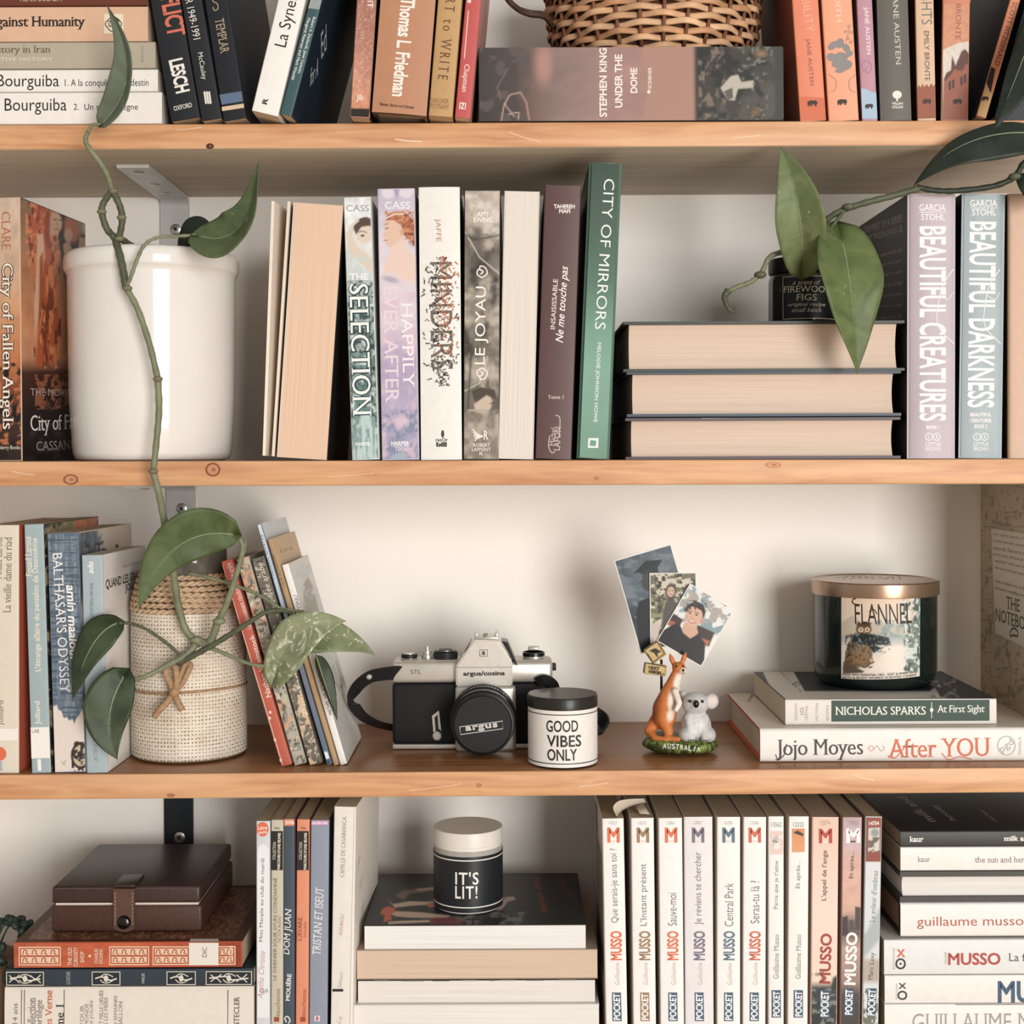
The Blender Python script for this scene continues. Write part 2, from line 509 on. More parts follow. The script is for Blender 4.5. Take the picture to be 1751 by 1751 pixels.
floor = mesh_obj('floor', [(-3.2, -5.6, 0), (3.2, -5.6, 0), (3.2, .3, 0), (-3.2, .3, 0)], [(0, 1, 2, 3)], mat_wood('floor_wood', '#b89a78', '#d8bd9a', '#cdb08c', 0.5, 4.0))
tag(floor, 'light wooden floor of the room', None, kind='structure')

SH_T = 0.0196
def shelf(i, label, seed):
    z, sl = SHELF[i]
    r = empty('wooden_shelf', (0, 0, z), label, 'shelf', 'wooden shelves on the wall')
    r.matrix_world = Matrix.Translation((0, 0, z)) @ Matrix.Rotation(-math.atan(sl), 4, 'Y')
    bm = bmesh.new(); add_box(bm, (0, WALL_Y / 2, -SH_T / 2), (1.9, WALL_Y, SH_T), 0.0012, 2)
    front = mat_wood('pine_edge', '#bd8259', '#d9a577', '#e3b68d', 0.5, seed, stretch=14)
    face = mat_wood('shaded_stained_pine', '#7f5433', '#a8744a', '#94643f', 0.32, seed + 3, stretch=5)  # top: stain and the dimness of glancing light, both in the colour
    under = mat_wood('bounce_lit_pine', '#c3b5a1', '#d8cbb7', '#cdc0ac', 0.7, seed + 6, stretch=5)  # underside paled: light bounced off the floor is put into its colour
    bmesh.ops.recalc_face_normals(bm, faces=bm.faces)
    for f in bm.faces:
        f.normal_update()
        f.material_index = 1 if f.normal.z > 0.8 else 2 if f.normal.z < -0.8 else 0
    smooth_angle(bm_obj('board', bm, None, r, mats=[front, face, under]), 60)
    return r, Face(r, (0, 0, 0), (1, 0, 0), (0, 0, 1))
S1, f1 = shelf(1, 'pine shelf across the top, carrying the wicker basket', 1.3)
S2, f2 = shelf(2, 'pine shelf carrying the white ceramic pot', 5.1)
S3, f3 = shelf(3, 'pine shelf carrying the camera and figurine', 9.7)
S4, f4 = shelf(4, 'pine shelf at the bottom, under the leather box', 13.9)
def knot(face, cx, cy, rx, ry, core='#c98a5c', ring='#8a4f2c', rot=0.0):
    disc(face, cx, cy, rx, ry, ring, 'knot', rot=rot); disc(face, cx, cy, rx * .74, ry * .74, core, 'knot_core', rot=rot)
    disc(face, cx + rx * .1, cy, rx * .3, ry * .3, '#a9683f', 'knot_core', rot=rot)
knot(f2, 364, 803, 13, 12); knot(f2, 121, 820, 13, 9); knot(f2, 1322, 795, 14, 5, '#d9935f', '#c07a4a'); knot(f2, 1020, 818, 4, 3)
knot(f1, 359, 250, 7, 5, '#4a2a1a', '#6b3d22'); knot(f3, 819, 1343, 4, 3.4); knot(f3, 292, 1360, 7, 3, '#b5703f', '#8f5630')
for k, (x0, y0, x1, y1, w) in enumerate([(676, 238, 722, 242, 2.4), (870, 226, 925, 243, 1.6), (300, 222, 345, 218, 1.4), (1250, 236, 1300, 231, 1.3), (20, 806, 60, 812, 1.5), (560, 815, 640, 809, 1.2), (1460, 1325, 1495, 1334, 1.6), (700, 1352, 790, 1340, 1.2), (990, 1345, 1040, 1338, 1.4)]):
    stroke((f1, f2, f3)[0 if y0 < 300 else 1 if y0 < 900 else 2], [(x0, y0), ((x0 + x1) / 2, (y0 + y1) / 2 + 1), (x1, y1)], w, '#efc6a2' if k % 3 else '#f3d3b4', 'scratch')

# metal shelf brackets
steel = mat('#cfcfcb', 0.35, 0.25, 0.08, 40); steel_d = mat('#33363a', 0.35, 0.4, 0.15, 60); screwm = mat('#c9c6bf', 0.3, 0.9, 0.05)
def bracket(i, px, label, wall_len=0.15, arm=0.145, m=steel, screws=(0.03, 0.085), w=0.0265, up=True):
    X = PW(px, 800, WALL_Y).x
    zt = shelf_z(i, X) - SH_T
    r = empty('shelf_bracket', (X, WALL_Y, zt), label, 'bracket', 'steel shelf brackets')
    t = 0.003; R = 0.009; n = 8
    prof = [(-arm, 0.0)] + [(-R - t + (R + 0) * math.sin(a), -R + R * math.cos(a)) for a in [math.pi / 2 * k / n for k in range(n + 1)]] + [(-t, -wall_len)]
    prof = [(y, z) for y, z in prof]
    inner = [(y - (t if k > n // 2 else 0), z - (t if k <= n // 2 else 0)) for k, (y, z) in enumerate(prof)]
    prof2 = [(-arm, -0.0003)] + [(-R + R * math.sin(a), -R + R * math.cos(a) - 0.0003) for a in [math.pi / 2 * k / n for k in range(n + 1)]] + [(-0.0003, -wall_len)]
    Ri = R - t
    inn = [(-arm, -t)] + [(-R + Ri * math.sin(a), -R + Ri * math.cos(a)) for a in [math.pi / 2 * k / n for k in range(n + 1)]] + [(-t, -wall_len)]
    vs, fs = [], []
    for x in (-w / 2, w / 2):
        for q in prof2 + inn[::-1]: vs.append((x, q[0], q[1]))
    N = len(prof2) * 2
    for k in range(N): fs.append((k, (k + 1) % N, N + (k + 1) % N, N + k))
    h = len(prof2)
    for k in range(h - 1):
        fs.append((k, N - 1 - k, N - 2 - k, k + 1)); fs.append((N + k, N + k + 1, N + N - 2 - k, N + N - 1 - k))
    bm = bmesh.new(); bv = [bm.verts.new(v) for v in vs]
    for f in fs: bm.faces.new([bv[a] for a in f])
    smooth_angle(bm_obj('angle_bar', bm, m, r), 40)
    for k, s in enumerate(screws):
        sc = lathe('screw', [(0, .0012), (.003, .0012), (.0048, .0006), (.0052, 0)], screwm, r, 20, (0.001, -t - .0003, -s), 'Y')
        box_obj('screw_slot', (0, -0.0015, 0), (.0042, .0004, .0012), steel_d, sc, mtx=Matrix.Rotation(0.5 + k, 4, 'Y'))
        box_obj('screw_slot', (0, -0.0015, 0), (.0012, .0004, .0042), steel_d, sc, mtx=Matrix.Rotation(0.5 + k, 4, 'Y'))
    for s in (0.035, 0.075, arm - 0.018):
        o = lathe('screw', [(0, .0010), (.003, .0010), (.0048, .0004), (.005, 0)], screwm, r, 20, (0.0, -s, -t))
        o.rotation_euler = (math.pi, 0, 0)
    return r
bracket(1, 302, 'steel angle bracket under the top shelf, above the white pot')
bracket(2, 310, 'steel angle bracket on the wall behind the burlap jar', screws=(0.0245, 0.085))
bracket(3, 304, 'dark steel bracket on the wall above the leather box', m=steel_d, screws=(0.083, 0.11), wall_len=0.13)
# ---------------------------------------------------------------- books
class Book: pass
def book(label, bl, br, tl, Y, D, sup=None, lie=False, front='spine', hard=False, cover='#cccccc', spine=None, pages='#e6d5bd', yaw=0.0, pivot='l',
         group=None, board=None, bulge=0.0, rough=0.42, over=None, name='book', up=None, inner=None):
    """bl, br, tl: picture corners of the side that faces the room, Y its depth, D how deep the book goes in"""
    a, b, c = PW(*bl, Y), PW(*br, Y), PW(*tl, Y)
    if lie:
        e = b - a; t = math.atan2(e.z, e.x)
        U = Vector((math.cos(t), 0, math.sin(t))); V = Vector((-U.z, 0, U.x))
        W, H = e.dot(U), (c - a).dot(V)
    else:
        e = c - a; t = math.atan2(e.x, e.z)
        V = Vector((math.sin(t), 0, math.cos(t))); U = Vector((V.z, 0, -V.x))
        W, H = (b - a).dot(U), e.length
    M = Matrix((U, Vector((0, 1, 0)), V)).transposed().to_4x4()
    if yaw:
        R = Matrix.Rotation(math.radians(yaw), 4, 'Z'); M = R @ M
        if pivot == 'r': a = b - (M.to_3x3() @ Vector((W, 0, 0)))
    M.translation = a
    cs = [M @ Vector((x, y, z)) for x in (0, W) for y in (0, D) for z in (0, H)]
    if sup is not None:
        mx = sum(p.x for p in cs) / 8
        z = sup if isinstance(sup, float) else shelf_z(sup, mx)
        dz = z + 0.0002 - min(p.z for p in cs)
        if isinstance(sup, float): M.translation.z += dz
        else:                       # foot moved onto the shelf, top kept where it shows
            M.translation += V * (dz / V.z); H -= dz / V.z
    B = Book()
    r = empty(name, (0, 0, 0), label, 'book', group); r.matrix_world = M
    B.root, B.W, B.H, B.D, B.M = r, W, H, D, M
    T, HH = (H, W) if lie else (W, H)
    DD = D
    if front == 'tail': HH, DD = D, (W if lie else W)
    bd = board or (0.0022 if hard else 0.0006)
    ov = (0.003 if hard else 0.0002) if over is None else over
    if lie:
        if front == 'spine': f = lambda t, h, d: (h, d, t)
        elif front == 'fore': f = lambda t, h, d: (h, DD - d, t)
        else: f = lambda t, h, d: (d, h, t)
        ax = 'z'
    else:
        if front == 'spine': f = lambda t, h, d: (t, d, h)
        elif front == 'fore': f = lambda t, h, d: (t, DD - d, h)
        else: f = lambda t, h, d: (t, h, d)
        ax = 'x'
    # cover: a folded board, outline in (t, d)
    rr = min(0.0028 if hard else 0.0012, T * 0.25); n = 4
    if bulge:
        arc = [(T * k / 10, bulge * (2 * k / 10 - 1) ** 2) for k in range(11)]
    else:
        arc = [(rr - rr * math.cos(q), rr - rr * math.sin(q)) for q in [math.pi / 2 * k / n for k in range(n + 1)]]
        arc += [(T - x, y) for x, y in arc[::-1]]
    out = [(0, DD)] + arc + [(T, DD)]
    inn = [(T - bd, DD), (T - bd, bd + bulge + (.0006 if not hard else .003)), (bd, bd + bulge + (.0006 if not hard else .003)), (bd, DD)]
    poly = out + inn
    bm = bmesh.new()
    lo = [bm.verts.new(f(t, 0, d)) for t, d in poly]; hi = [bm.verts.new(f(t, HH, d)) for t, d in poly]
    N = len(poly)
    for k in range(N):
        q = (k + 1) % N
        fc = bm.faces.new((lo[k], lo[q], hi[q], hi[k]))
        fc.material_index = 1 if (0 < k < len(out) - 2) else (2 if k >= len(out) else 0)
    for ring in (lo, hi): bm.faces.new(ring).material_index = 2
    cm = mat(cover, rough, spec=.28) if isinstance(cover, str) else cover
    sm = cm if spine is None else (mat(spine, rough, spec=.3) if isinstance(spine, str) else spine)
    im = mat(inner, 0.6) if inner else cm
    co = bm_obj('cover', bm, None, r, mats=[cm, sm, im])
    smooth_angle(co, 50)
    # pages
    d0 = bd + bulge + 0.0002; d1 = DD - ov
    bm = bmesh.new()
    dip = min(0.004, T * 0.12) if hard else 0.0
    pr = [(bd + .0001, d0), (T - bd - .0001, d0)] + [(T - bd - .0001 - (T - 2 * bd - .0002) * k / 8, d1 - dip * (1 - (2 * k / 8 - 1) ** 2)) for k in range(9)]
    lo = [bm.verts.new(f(t, ov, d)) for t, d in pr]; hi = [bm.verts.new(f(t, HH - ov, d)) for t, d in pr]
    N = len(pr)
    for k in range(N): bm.faces.new((lo[k], lo[(k + 1) % N], hi[(k + 1) % N], hi[k]))
    bm.faces.new(lo); bm.faces.new(hi)
    smooth_angle(bm_obj('pages', bm, mat_pages(pages, ax), r), 40)
    B.front = Face(r, (0, 0, 0), (1, 0, 0), (0, 0, 1))
    B.right = Face(r, (W, 0, 0), (0, 1, 0), (0, 0, 1))
    B.left = Face(r, (0, D, 0), (0, -1, 0), (0, 0, 1))
    B.top = Face(r, (0, 0, H), (1, 0, 0), (0, 1, 0))
    B.front.ext, B.right.ext, B.left.ext, B.top.ext = (W, H), (D, H), (D, H), (W, D)
    B.topz = max((M @ Vector((x, y, H))).z for x in (0, W) for y in (0, D))
    B.bl, B.br, B.tl, B.Y = bl, br, tl, Y
    return B
def stackbook(label, x0, x1, y0, y1, Y, D, sup, **k):
    """a book lying flat: picture extent of its front side"""
    dy = (x1 - x0) * ROLL
    if isinstance(sup, float) and not k.pop('snap', False): sup = None
    k.pop('snap', None)
    return book(label, (x0, y1 + dy / 2), (x1, y1 - dy / 2), (x0, y0 + dy / 2), Y, D, sup, lie=True, **k)
def proj(p):
    k = FP / (p.y + CD); u, v = p.x * k, (ZO - p.z) * k
    return (CX + u * _c + v * _s, CY - u * _s + v * _c)
def quad(B, side='front', a0=0.0, a1=1.0, b0=0.0, b1=1.0, m=0.0007):
    """picture corners (tl, tr, br, bl) of a stretch of one side of a book"""
    f = getattr(B, side)
    w, h = {'front': (B.W, B.H), 'left': (B.D, B.H), 'right': (B.D, B.H), 'top': (B.W, B.D)}[side]
    q = lambda a, b: proj(B.M @ f.at(m + (w - 2 * m) * a, m + (h - 2 * m) * b))
    return [q(a0, b1), q(a1, b1), q(a1, b0), q(a0, b0)]
def pt(B, side, a, b):
    return quad(B, side, a, a, b, b)[0]
def to(B, side, p, a):
    f = getattr(B, side); d = {'front': B.W, 'left': B.D, 'right': B.D, 'top': B.W}[side]
    return proj(B.M @ f.at(d * a, f.uv(*p).y))
def pic(B, layers, side='front', a0=0.0, a1=1.0, b0=0.0, b1=1.0, **k):
    return picture(getattr(B, side), quad(B, side, a0, a1, b0, b1), layers, **k)
WHITE = '#f2efe9'
def bear(face, cx, cy, s=1.0, col='#3a2a22', flip=False):
    pts = [(-9, -1), (-7, -4), (-3, -5.5), (2, -5), (6, -5.5), (8.5, -3), (9, 0), (7.5, 1), (7, 5), (4.5, 5), (4, 2), (0, 1.5), (-1, 5), (-3.5, 5), (-4, 1.5), (-6, 5), (-8, 5), (-8, 1)]
    shape(face, [(cx + (-x if flip else x) * s, cy + y * s) for x, y in pts], col, 'publisher_emblem')
# ================================================================ top shelf
def Y1(y, x):       # depth of something standing on the top shelf whose front foot shows at (x, y)
    return (SHELF[1][0] - ZO) * FP / -unroll(x, y)[1] - CD
# lying stack at the left
g = 'books lying in the stack at the top left'
z = 1
B = stackbook('white book lying lowest in the top left stack, long thin black title', -140, 277, 158, 211, 0.0, 0.15, z, cover='#efe9e2', pages='#e5dccb', group=g); F = B.front
letter(F, 'f', (-9, 181), (-2, 181), 24, '#2b2624'); letter(F, 'Bourguiba', (8, 182.5), (114, 182), 28, '#2b2624', 'title_lettering')
letter(F, '2.  Un si long règne', (126, 184.5), (236, 184), 14, '#2b2624', 'subtitle_lettering')
B = stackbook('thinner white book lying second from bottom in the top left stack', -140, 270, 119, 157, 0.0, 0.15, B.topz, cover='#efe9e2', pages='#e5dccb', group=g); F = B.front
letter(F, 'Bourguiba', (-5, 141), (101, 141), 27, '#2b2624', 'title_lettering')
letter(F, "1. A la conquête d'un destin", (111, 143), (254, 142.5), 16, '#2b2624', 'subtitle_lettering')
B = stackbook('grey-beige book lying third from bottom in the top left stack', -140, 266, 72, 117.5, 0.0, 0.15, B.topz, cover='#b5aa94', pages='#d9c8ae', group=g); F = B.front
letter(F, 'Modern History in Iran', (-88, 87), (87, 86), 16, '#6b5f4f', 'title_lettering', serif=True, contrast=.012)
letter(F, 'THE FIRST NATIVE HISTORY', (-88, 101.5), (91, 101), 6, '#d8cfbd', 'subtitle_lettering', bold=.01)
letter(F, 'ROUTLEDGE', (243.5, 79), (243.5, 107), 4, '#8d816c', 'publisher_lettering')
B = stackbook('peach book with crest sticker lying in the top left stack', -140, 253, 11.5, 70.5, 0.0, 0.15, B.topz, cover='#dfb390', pages='#ddc6a8', group=g, bulge=.0012); F = B.front
letter(F, 'Crimes Against Humanity', (-95, 40), (147, 39), 23, '#33231c', 'title_lettering', bold=.012, serif=True, contrast=.016)
rect(F, 178, 24, 211, 58, '#eadcbd', 'crest_sticker')
stroke(F, [(194, 27), (202, 33), (208, 41), (202, 50), (194, 55), (186, 50), (180, 41), (186, 33)], 1.6, '#2e2a24', 'crest_outline', closed=True)
shape(F, [(195, 29), (204, 33), (204, 54), (195, 54)], '#2e2a24', 'crest_half'); letter(F, 'ASA', (188, 47), (188, 34), 8, '#2e2a24', 'crest_lettering', bold=.02)
for k in range(3): rect(F, 196, 37 + 5 * k, 203, 39 + 5 * k, '#eadcbd', 'crest_bar')
B = stackbook('dark red-brown book on top of the top left stack, mostly cut off', -140, 250, -38, 10, 0.0, 0.15, B.topz, cover='#6e3524', pages='#c9ad8c', group=g); F = B.front
letter(F, 'HENRI DEGADA', (34, -3), (106, -3.5), 11, '#cdae92', 'author_lettering', serif=True)

# black books leaning left against the stack
g = 'dark books leaning left on the top shelf'
bk = dict(pages='#cbb391', group=g)
B = book('black book with big orange title leaning left against the stack', (293, 208), (342, 198), (213, -255), Y1(209, 293), .14, 1, cover='#23252a', **bk); F = B.front
letter(F, 'CONFLICT', (277, -70), (303, 61), 33, '#d9684a', 'title_lettering', bold=.03)
letter(F, 'LESCH', (300, 101), (313, 158), 25, '#ece6dd', 'author_lettering', bold=.035)
letter(F, 'OXFORD', (297, 186), (328, 179), 8, '#e4ddd2', 'publisher_lettering', serif=True, bold=.01)
B = book('narrow black book with white lettering, middle of the three leaning left', (344.5, 206), (379, 200), (268, -245), Y1(208, 344), .14, 1, cover='#24262b', **bk); F = B.front
letter(F, 'COLD WAR 1949-1991', (309, -68), (337, 67), 13, '#ddd8cf', 'title_lettering')
letter(F, 'McCauley', (341, 90), (349, 136), 11, '#ddd8cf', 'author_lettering')
for k in range(3): shape(F, [(348 + 4 * k, 157), (351 + 4 * k, 156), (354 + 4 * k, 177), (351 + 4 * k, 178)], '#e7e2d9', 'publisher_mark')
B = book('black book with blue and cream bands, rightmost of the three leaning left', (381, 206), (421, 201), (308, -250), Y1(208, 381), .15, 1, cover='#22252b', yaw=-4, pivot='r', **bk); F = B.front
letter(F, 'TEMPLAR', (375, 32), (385, 91), 15, '#b49e80', 'title_lettering', serif=True)
stroke(F, [(368, -6), (364, 2), (371, 6), (373, 14), (367, 18), (364, 12)], 2, '#a08a6a', 'printed_ornament')
shape(F, [(375, 162), (413, 156), (417, 173), (379, 179)], '#5d7391', 'printed_band'); shape(F, [(379, 183), (417.5, 177), (419, 184), (380, 190)], '#dcc19a', 'printed_band')

# leaning right
g = 'books leaning right on the top shelf'
B = book('white book leaning right with long black title', (430, 189), (475, 198), (540, -270), -.021, .14, 1, cover='#e3dfd8', spine='#efece6', pages='#d8c9b0', group=g); F = B.front
letter(F, 'La Synergie', (482, 80), (510, -38), 27, '#26231f', 'title_lettering')
letter(F, 'R', (452, 178), (455, 168), 9, '#26231f', 'publisher_mark', bold=.03)
B = book('slim teal book leaning right, dark cover showing on its right', (477, 200), (497, 204), (571, -150), -.021, .15, 1, cover='#1d2b38', spine='#3c5c60', pages='#cdbfa6', yaw=-3, group=g); F = B.front
letter(F, 'Robert A. Denhardt, Janet Canavan,', (537, 29), (511, 126), 6.5, '#dfe3df', 'author_lettering', bold=.012)
letter(F, 'Margaret Petersen and Mark Wendel', (528, 31), (500, 136), 6.5, '#dfe3df', 'author_lettering', bold=.012)
shape(F, [(527, 14), (552, 18), (558, -4), (533, -8)], '#9aa2a4', 'printed_band')
R_ = B.right
letter(R_, 'Ed', (549, 80), (558, 62), 14, '#c9cfd0', 'title_lettering'); letter(R_, 'for A', (530, 134), (545, 112), 14, '#c9cfd0', 'title_lettering', serif=True)
B = book('pinkish-brown book with black foot band, near the leaning white book', (598, 203), (632, 204), (625, -255), -.014, .14, 1, cover='#2d2622', spine='#bd8069', pages='#cdb08c', group=g); F = B.front
pic(B, [('grad', 0, -60, 0, 205, [(0, '#8d5a4c'), (.35, '#b97c69'), (.75, '#cf8f74'), (.88, '#d98f68'), (1, '#d98f68')]), ('mul', 5, 5, .3), ('mul', 30, 60, .2), ('poly', [(585, 185), (645, 186), (645, 215), (585, 215)], '#2b2522', 1.5), ('nz', (590, -50, 660, 183), 1.5, 1.5, .72, .05, '#e3b9a4')], b0=0, b1=.6)
letter(F, 'DETROIT', (634, -46), (633, 13), 10, '#efe1d6', 'title_lettering', bold=.02); letter(F, 'JB', (608, 168), (621, 168.5), 12, '#f1e2d6', 'publisher_mark', serif=True, bold=.01)
B = book('thick tan-brown book with white condensed lettering and dark foot', (635, 197), (729, 199), (674, -300), -.021, .15, 1, cover='#3b2a22', spine='#c08660', pages='#d3b592', hard=True, bulge=.0015, group=g); F = B.front
letter(F, 'Thomas L. Friedman', (698, -3), (682, 165), 25, '#f3ece2', 'author_lettering', bold=.03)
letter(F, 'Farrar, Straus and Giroux', (650, 178), (708, 184), 6, '#4a2c1f', 'publisher_lettering', bold=.02)
B = book('ochre book with spaced brown serif title, beside the red book', (732, 200), (773, 203), (771, -270), -.016, .14, 1, cover='#c69a5f', pages='#cfae80', group=g); F = B.front
letter(F, 'THE ART to WRITE', (778, -75), (757, 136), 17, '#6d4526', 'title_lettering', serif=True, contrast=.014, space=1.5)
letter(F, 'TARCHER', (735, 171), (768, 173.5), 8, '#8a5f35', 'publisher_lettering', serif=True); letter(F, 'PUTNAM', (735, 181), (767, 183.5), 8, '#8a5f35', 'publisher_lettering', serif=True)
B = book('narrow coral-red book left of the lying thick book', (777, 204), (804, 204), (818, -235), -.012, .14, 1, cover='#b9837a', spine='#c9524f', pages='#dcc3a6', group=g); F = B.front
stroke(F, [(801, 18), (794, 100)], 1.6, '#efd3c9', smooth=False); letter(F, 'Chapman', (797.5, 110), (793, 158), 12, '#f3dfd6', 'author_lettering', serif=True, contrast=.01)
shape(F, [(786, 175), (797, 176), (796, 187), (785, 186)], '#f3e6df', 'publisher_mark'); letter(F, 'N', (787, 181), (795, 181.3), 9, '#b84a48', 'publisher_mark', bold=.04)
stroke(F, [(806, -30), (802, 5)], 6, '#f0d9cf', 'title_lettering', smooth=False)

# thick novel lying flat under the basket
KB = stackbook('thick jacketed novel lying flat under the wicker basket', 819, 1340, 79, 207.5, 0.0, 0.165, 1, cover='#3b3834', pages='#d6c5a8', hard=True, over=.004); F = KB.front
pic(KB, [('grad', 814, 0, 1340, 0, [(0, '#423d39'), (.13, '#4e4542'), (.2, '#7a6058'), (.26, '#86706a'), (.4, '#a0807a'), (.5, '#a87f78'), (.62, '#a37a6a'), (.70, '#8e6a5c'), (.715, '#3d3833'), (.85, '#39352f'), (.95, '#3b3d36'), (1, '#33352f')]),
         ('mul', 60, 30, .22), ('poly', [(1094, 70), (1110, 140), (1098, 215), (1188, 215), (1186, 70)], '#ad8272', 5), ('nz', (1192, 70, 1325, 215), 22, 26, .55, .08, '#4d4a42'), ('nz', (1195, 70, 1240, 215), 7, 9, .60, .05, '#77695b'), ('nz', (1192, 70, 1320, 215), 18, 18, .60, .07, '#22241f'), ('nz', (1255, 70, 1320, 215), 8, 7, .68, .04, '#6d6a5f'),
         ('poly', [(1232, 150), (1250, 130), (1262, 128), (1268, 140), (1288, 138), (1288, 150), (1262, 152), (1256, 172), (1244, 170)], '#b7b0a2', 1.5), ('poly', [(1238, 156), (1252, 150), (1254, 168), (1244, 170)], '#5b574d', 1),
         ('ell', 1302, 92, 8, 5, 0, '#94704f', 5), ('ell', 1292, 192, 7, 6, 0, '#7a553f', 5),
         ('nz', (814, 70, 905, 215), 22, 20, .60, .05, '#5d5450'), ('line', [(857, 207), (862, 180), (872, 162), (890, 158), (900, 175), (905, 205)], 2.2, '#b98f80', 1), ('line', [(862, 176), (868, 185), (880, 200)], 1.6, '#c7a294', 1), ('line', [(857, 170), (850, 150), (868, 118)], 1.0, '#8d7c76', 1), ('line', [(870, 195), (888, 192), (886, 204)], 1.5, '#c7a294', 1),
         ('ell', 930, 110, 14, 32, 0, '#b08478', 10)], step=2.0)
for t, x, y0, y1, h in (('STEPHEN KING', 1031.5, 200, 82, 13), ('UNDER THE', 1058, 184, 93, 13), ('DOME', 1084, 159, 116, 12)): letter(F, t, (x, y0), (x - .4, y1), h, '#f0e6dc', 'title_lettering', bold=.025)
letter(F, 'SCRIBNER', (1111, 152), (1111, 115), 6, '#ead9cc', 'publisher_lettering', bold=.02); disc(F, 1109.5, 157, 3, 3.4, '#efd9cc', 'publisher_mark')

# right group
g = 'classics standing at the right of the top shelf'
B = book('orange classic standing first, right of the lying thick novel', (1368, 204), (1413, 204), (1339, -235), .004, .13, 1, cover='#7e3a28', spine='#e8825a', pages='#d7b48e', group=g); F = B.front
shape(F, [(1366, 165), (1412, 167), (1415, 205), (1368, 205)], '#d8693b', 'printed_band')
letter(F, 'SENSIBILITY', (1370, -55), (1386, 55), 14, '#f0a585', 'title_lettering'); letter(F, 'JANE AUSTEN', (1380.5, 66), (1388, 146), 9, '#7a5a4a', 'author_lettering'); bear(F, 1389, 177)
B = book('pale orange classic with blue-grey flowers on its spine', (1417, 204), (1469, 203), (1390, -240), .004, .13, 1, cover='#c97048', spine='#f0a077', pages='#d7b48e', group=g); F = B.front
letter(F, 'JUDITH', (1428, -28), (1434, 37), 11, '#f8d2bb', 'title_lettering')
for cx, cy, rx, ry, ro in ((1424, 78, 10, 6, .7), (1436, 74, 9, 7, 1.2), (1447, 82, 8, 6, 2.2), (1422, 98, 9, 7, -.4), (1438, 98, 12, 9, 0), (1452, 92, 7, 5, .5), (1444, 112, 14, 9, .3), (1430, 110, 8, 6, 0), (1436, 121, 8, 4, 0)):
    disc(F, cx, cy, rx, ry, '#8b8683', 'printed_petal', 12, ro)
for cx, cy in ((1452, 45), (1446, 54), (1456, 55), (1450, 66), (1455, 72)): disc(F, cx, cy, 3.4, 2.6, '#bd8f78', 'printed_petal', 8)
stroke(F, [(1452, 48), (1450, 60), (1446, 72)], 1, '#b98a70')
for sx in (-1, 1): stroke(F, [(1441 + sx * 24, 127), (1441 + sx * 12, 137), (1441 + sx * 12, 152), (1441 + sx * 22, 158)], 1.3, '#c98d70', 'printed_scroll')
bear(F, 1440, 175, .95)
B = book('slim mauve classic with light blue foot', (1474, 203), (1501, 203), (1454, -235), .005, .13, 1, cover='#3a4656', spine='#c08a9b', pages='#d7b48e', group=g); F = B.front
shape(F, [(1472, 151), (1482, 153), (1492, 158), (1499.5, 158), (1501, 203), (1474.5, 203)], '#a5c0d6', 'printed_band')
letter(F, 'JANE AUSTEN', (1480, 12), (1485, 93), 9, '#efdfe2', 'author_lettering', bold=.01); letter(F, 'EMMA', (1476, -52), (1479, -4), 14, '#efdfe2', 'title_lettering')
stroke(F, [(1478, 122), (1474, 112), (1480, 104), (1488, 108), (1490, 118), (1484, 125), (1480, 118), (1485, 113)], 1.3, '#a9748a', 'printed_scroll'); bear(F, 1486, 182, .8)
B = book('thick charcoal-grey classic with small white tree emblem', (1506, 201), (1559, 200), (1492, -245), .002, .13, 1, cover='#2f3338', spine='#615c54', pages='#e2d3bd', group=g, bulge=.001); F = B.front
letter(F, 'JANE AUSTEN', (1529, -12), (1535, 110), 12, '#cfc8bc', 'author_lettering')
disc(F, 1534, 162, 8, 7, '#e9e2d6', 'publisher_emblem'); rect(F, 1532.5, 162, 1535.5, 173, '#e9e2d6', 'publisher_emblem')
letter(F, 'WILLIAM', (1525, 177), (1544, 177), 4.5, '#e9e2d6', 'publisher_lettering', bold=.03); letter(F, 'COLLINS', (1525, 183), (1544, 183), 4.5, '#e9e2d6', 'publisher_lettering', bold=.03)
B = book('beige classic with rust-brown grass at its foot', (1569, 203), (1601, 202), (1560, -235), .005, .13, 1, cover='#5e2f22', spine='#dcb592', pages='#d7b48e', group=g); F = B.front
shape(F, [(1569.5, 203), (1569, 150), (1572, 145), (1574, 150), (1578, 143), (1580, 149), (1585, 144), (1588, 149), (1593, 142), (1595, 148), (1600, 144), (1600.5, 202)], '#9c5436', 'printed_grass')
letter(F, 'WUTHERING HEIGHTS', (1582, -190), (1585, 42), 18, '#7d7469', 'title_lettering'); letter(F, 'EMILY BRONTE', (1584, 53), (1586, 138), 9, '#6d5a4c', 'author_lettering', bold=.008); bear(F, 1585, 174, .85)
B = book('terracotta classic with a gabled house on its spine', (1609, 203), (1656, 201), (1616, -235), .004, .13, 1, cover='#251d1c', spine='#cf7f59', pages='#d7b48e', group=g); F = B.front
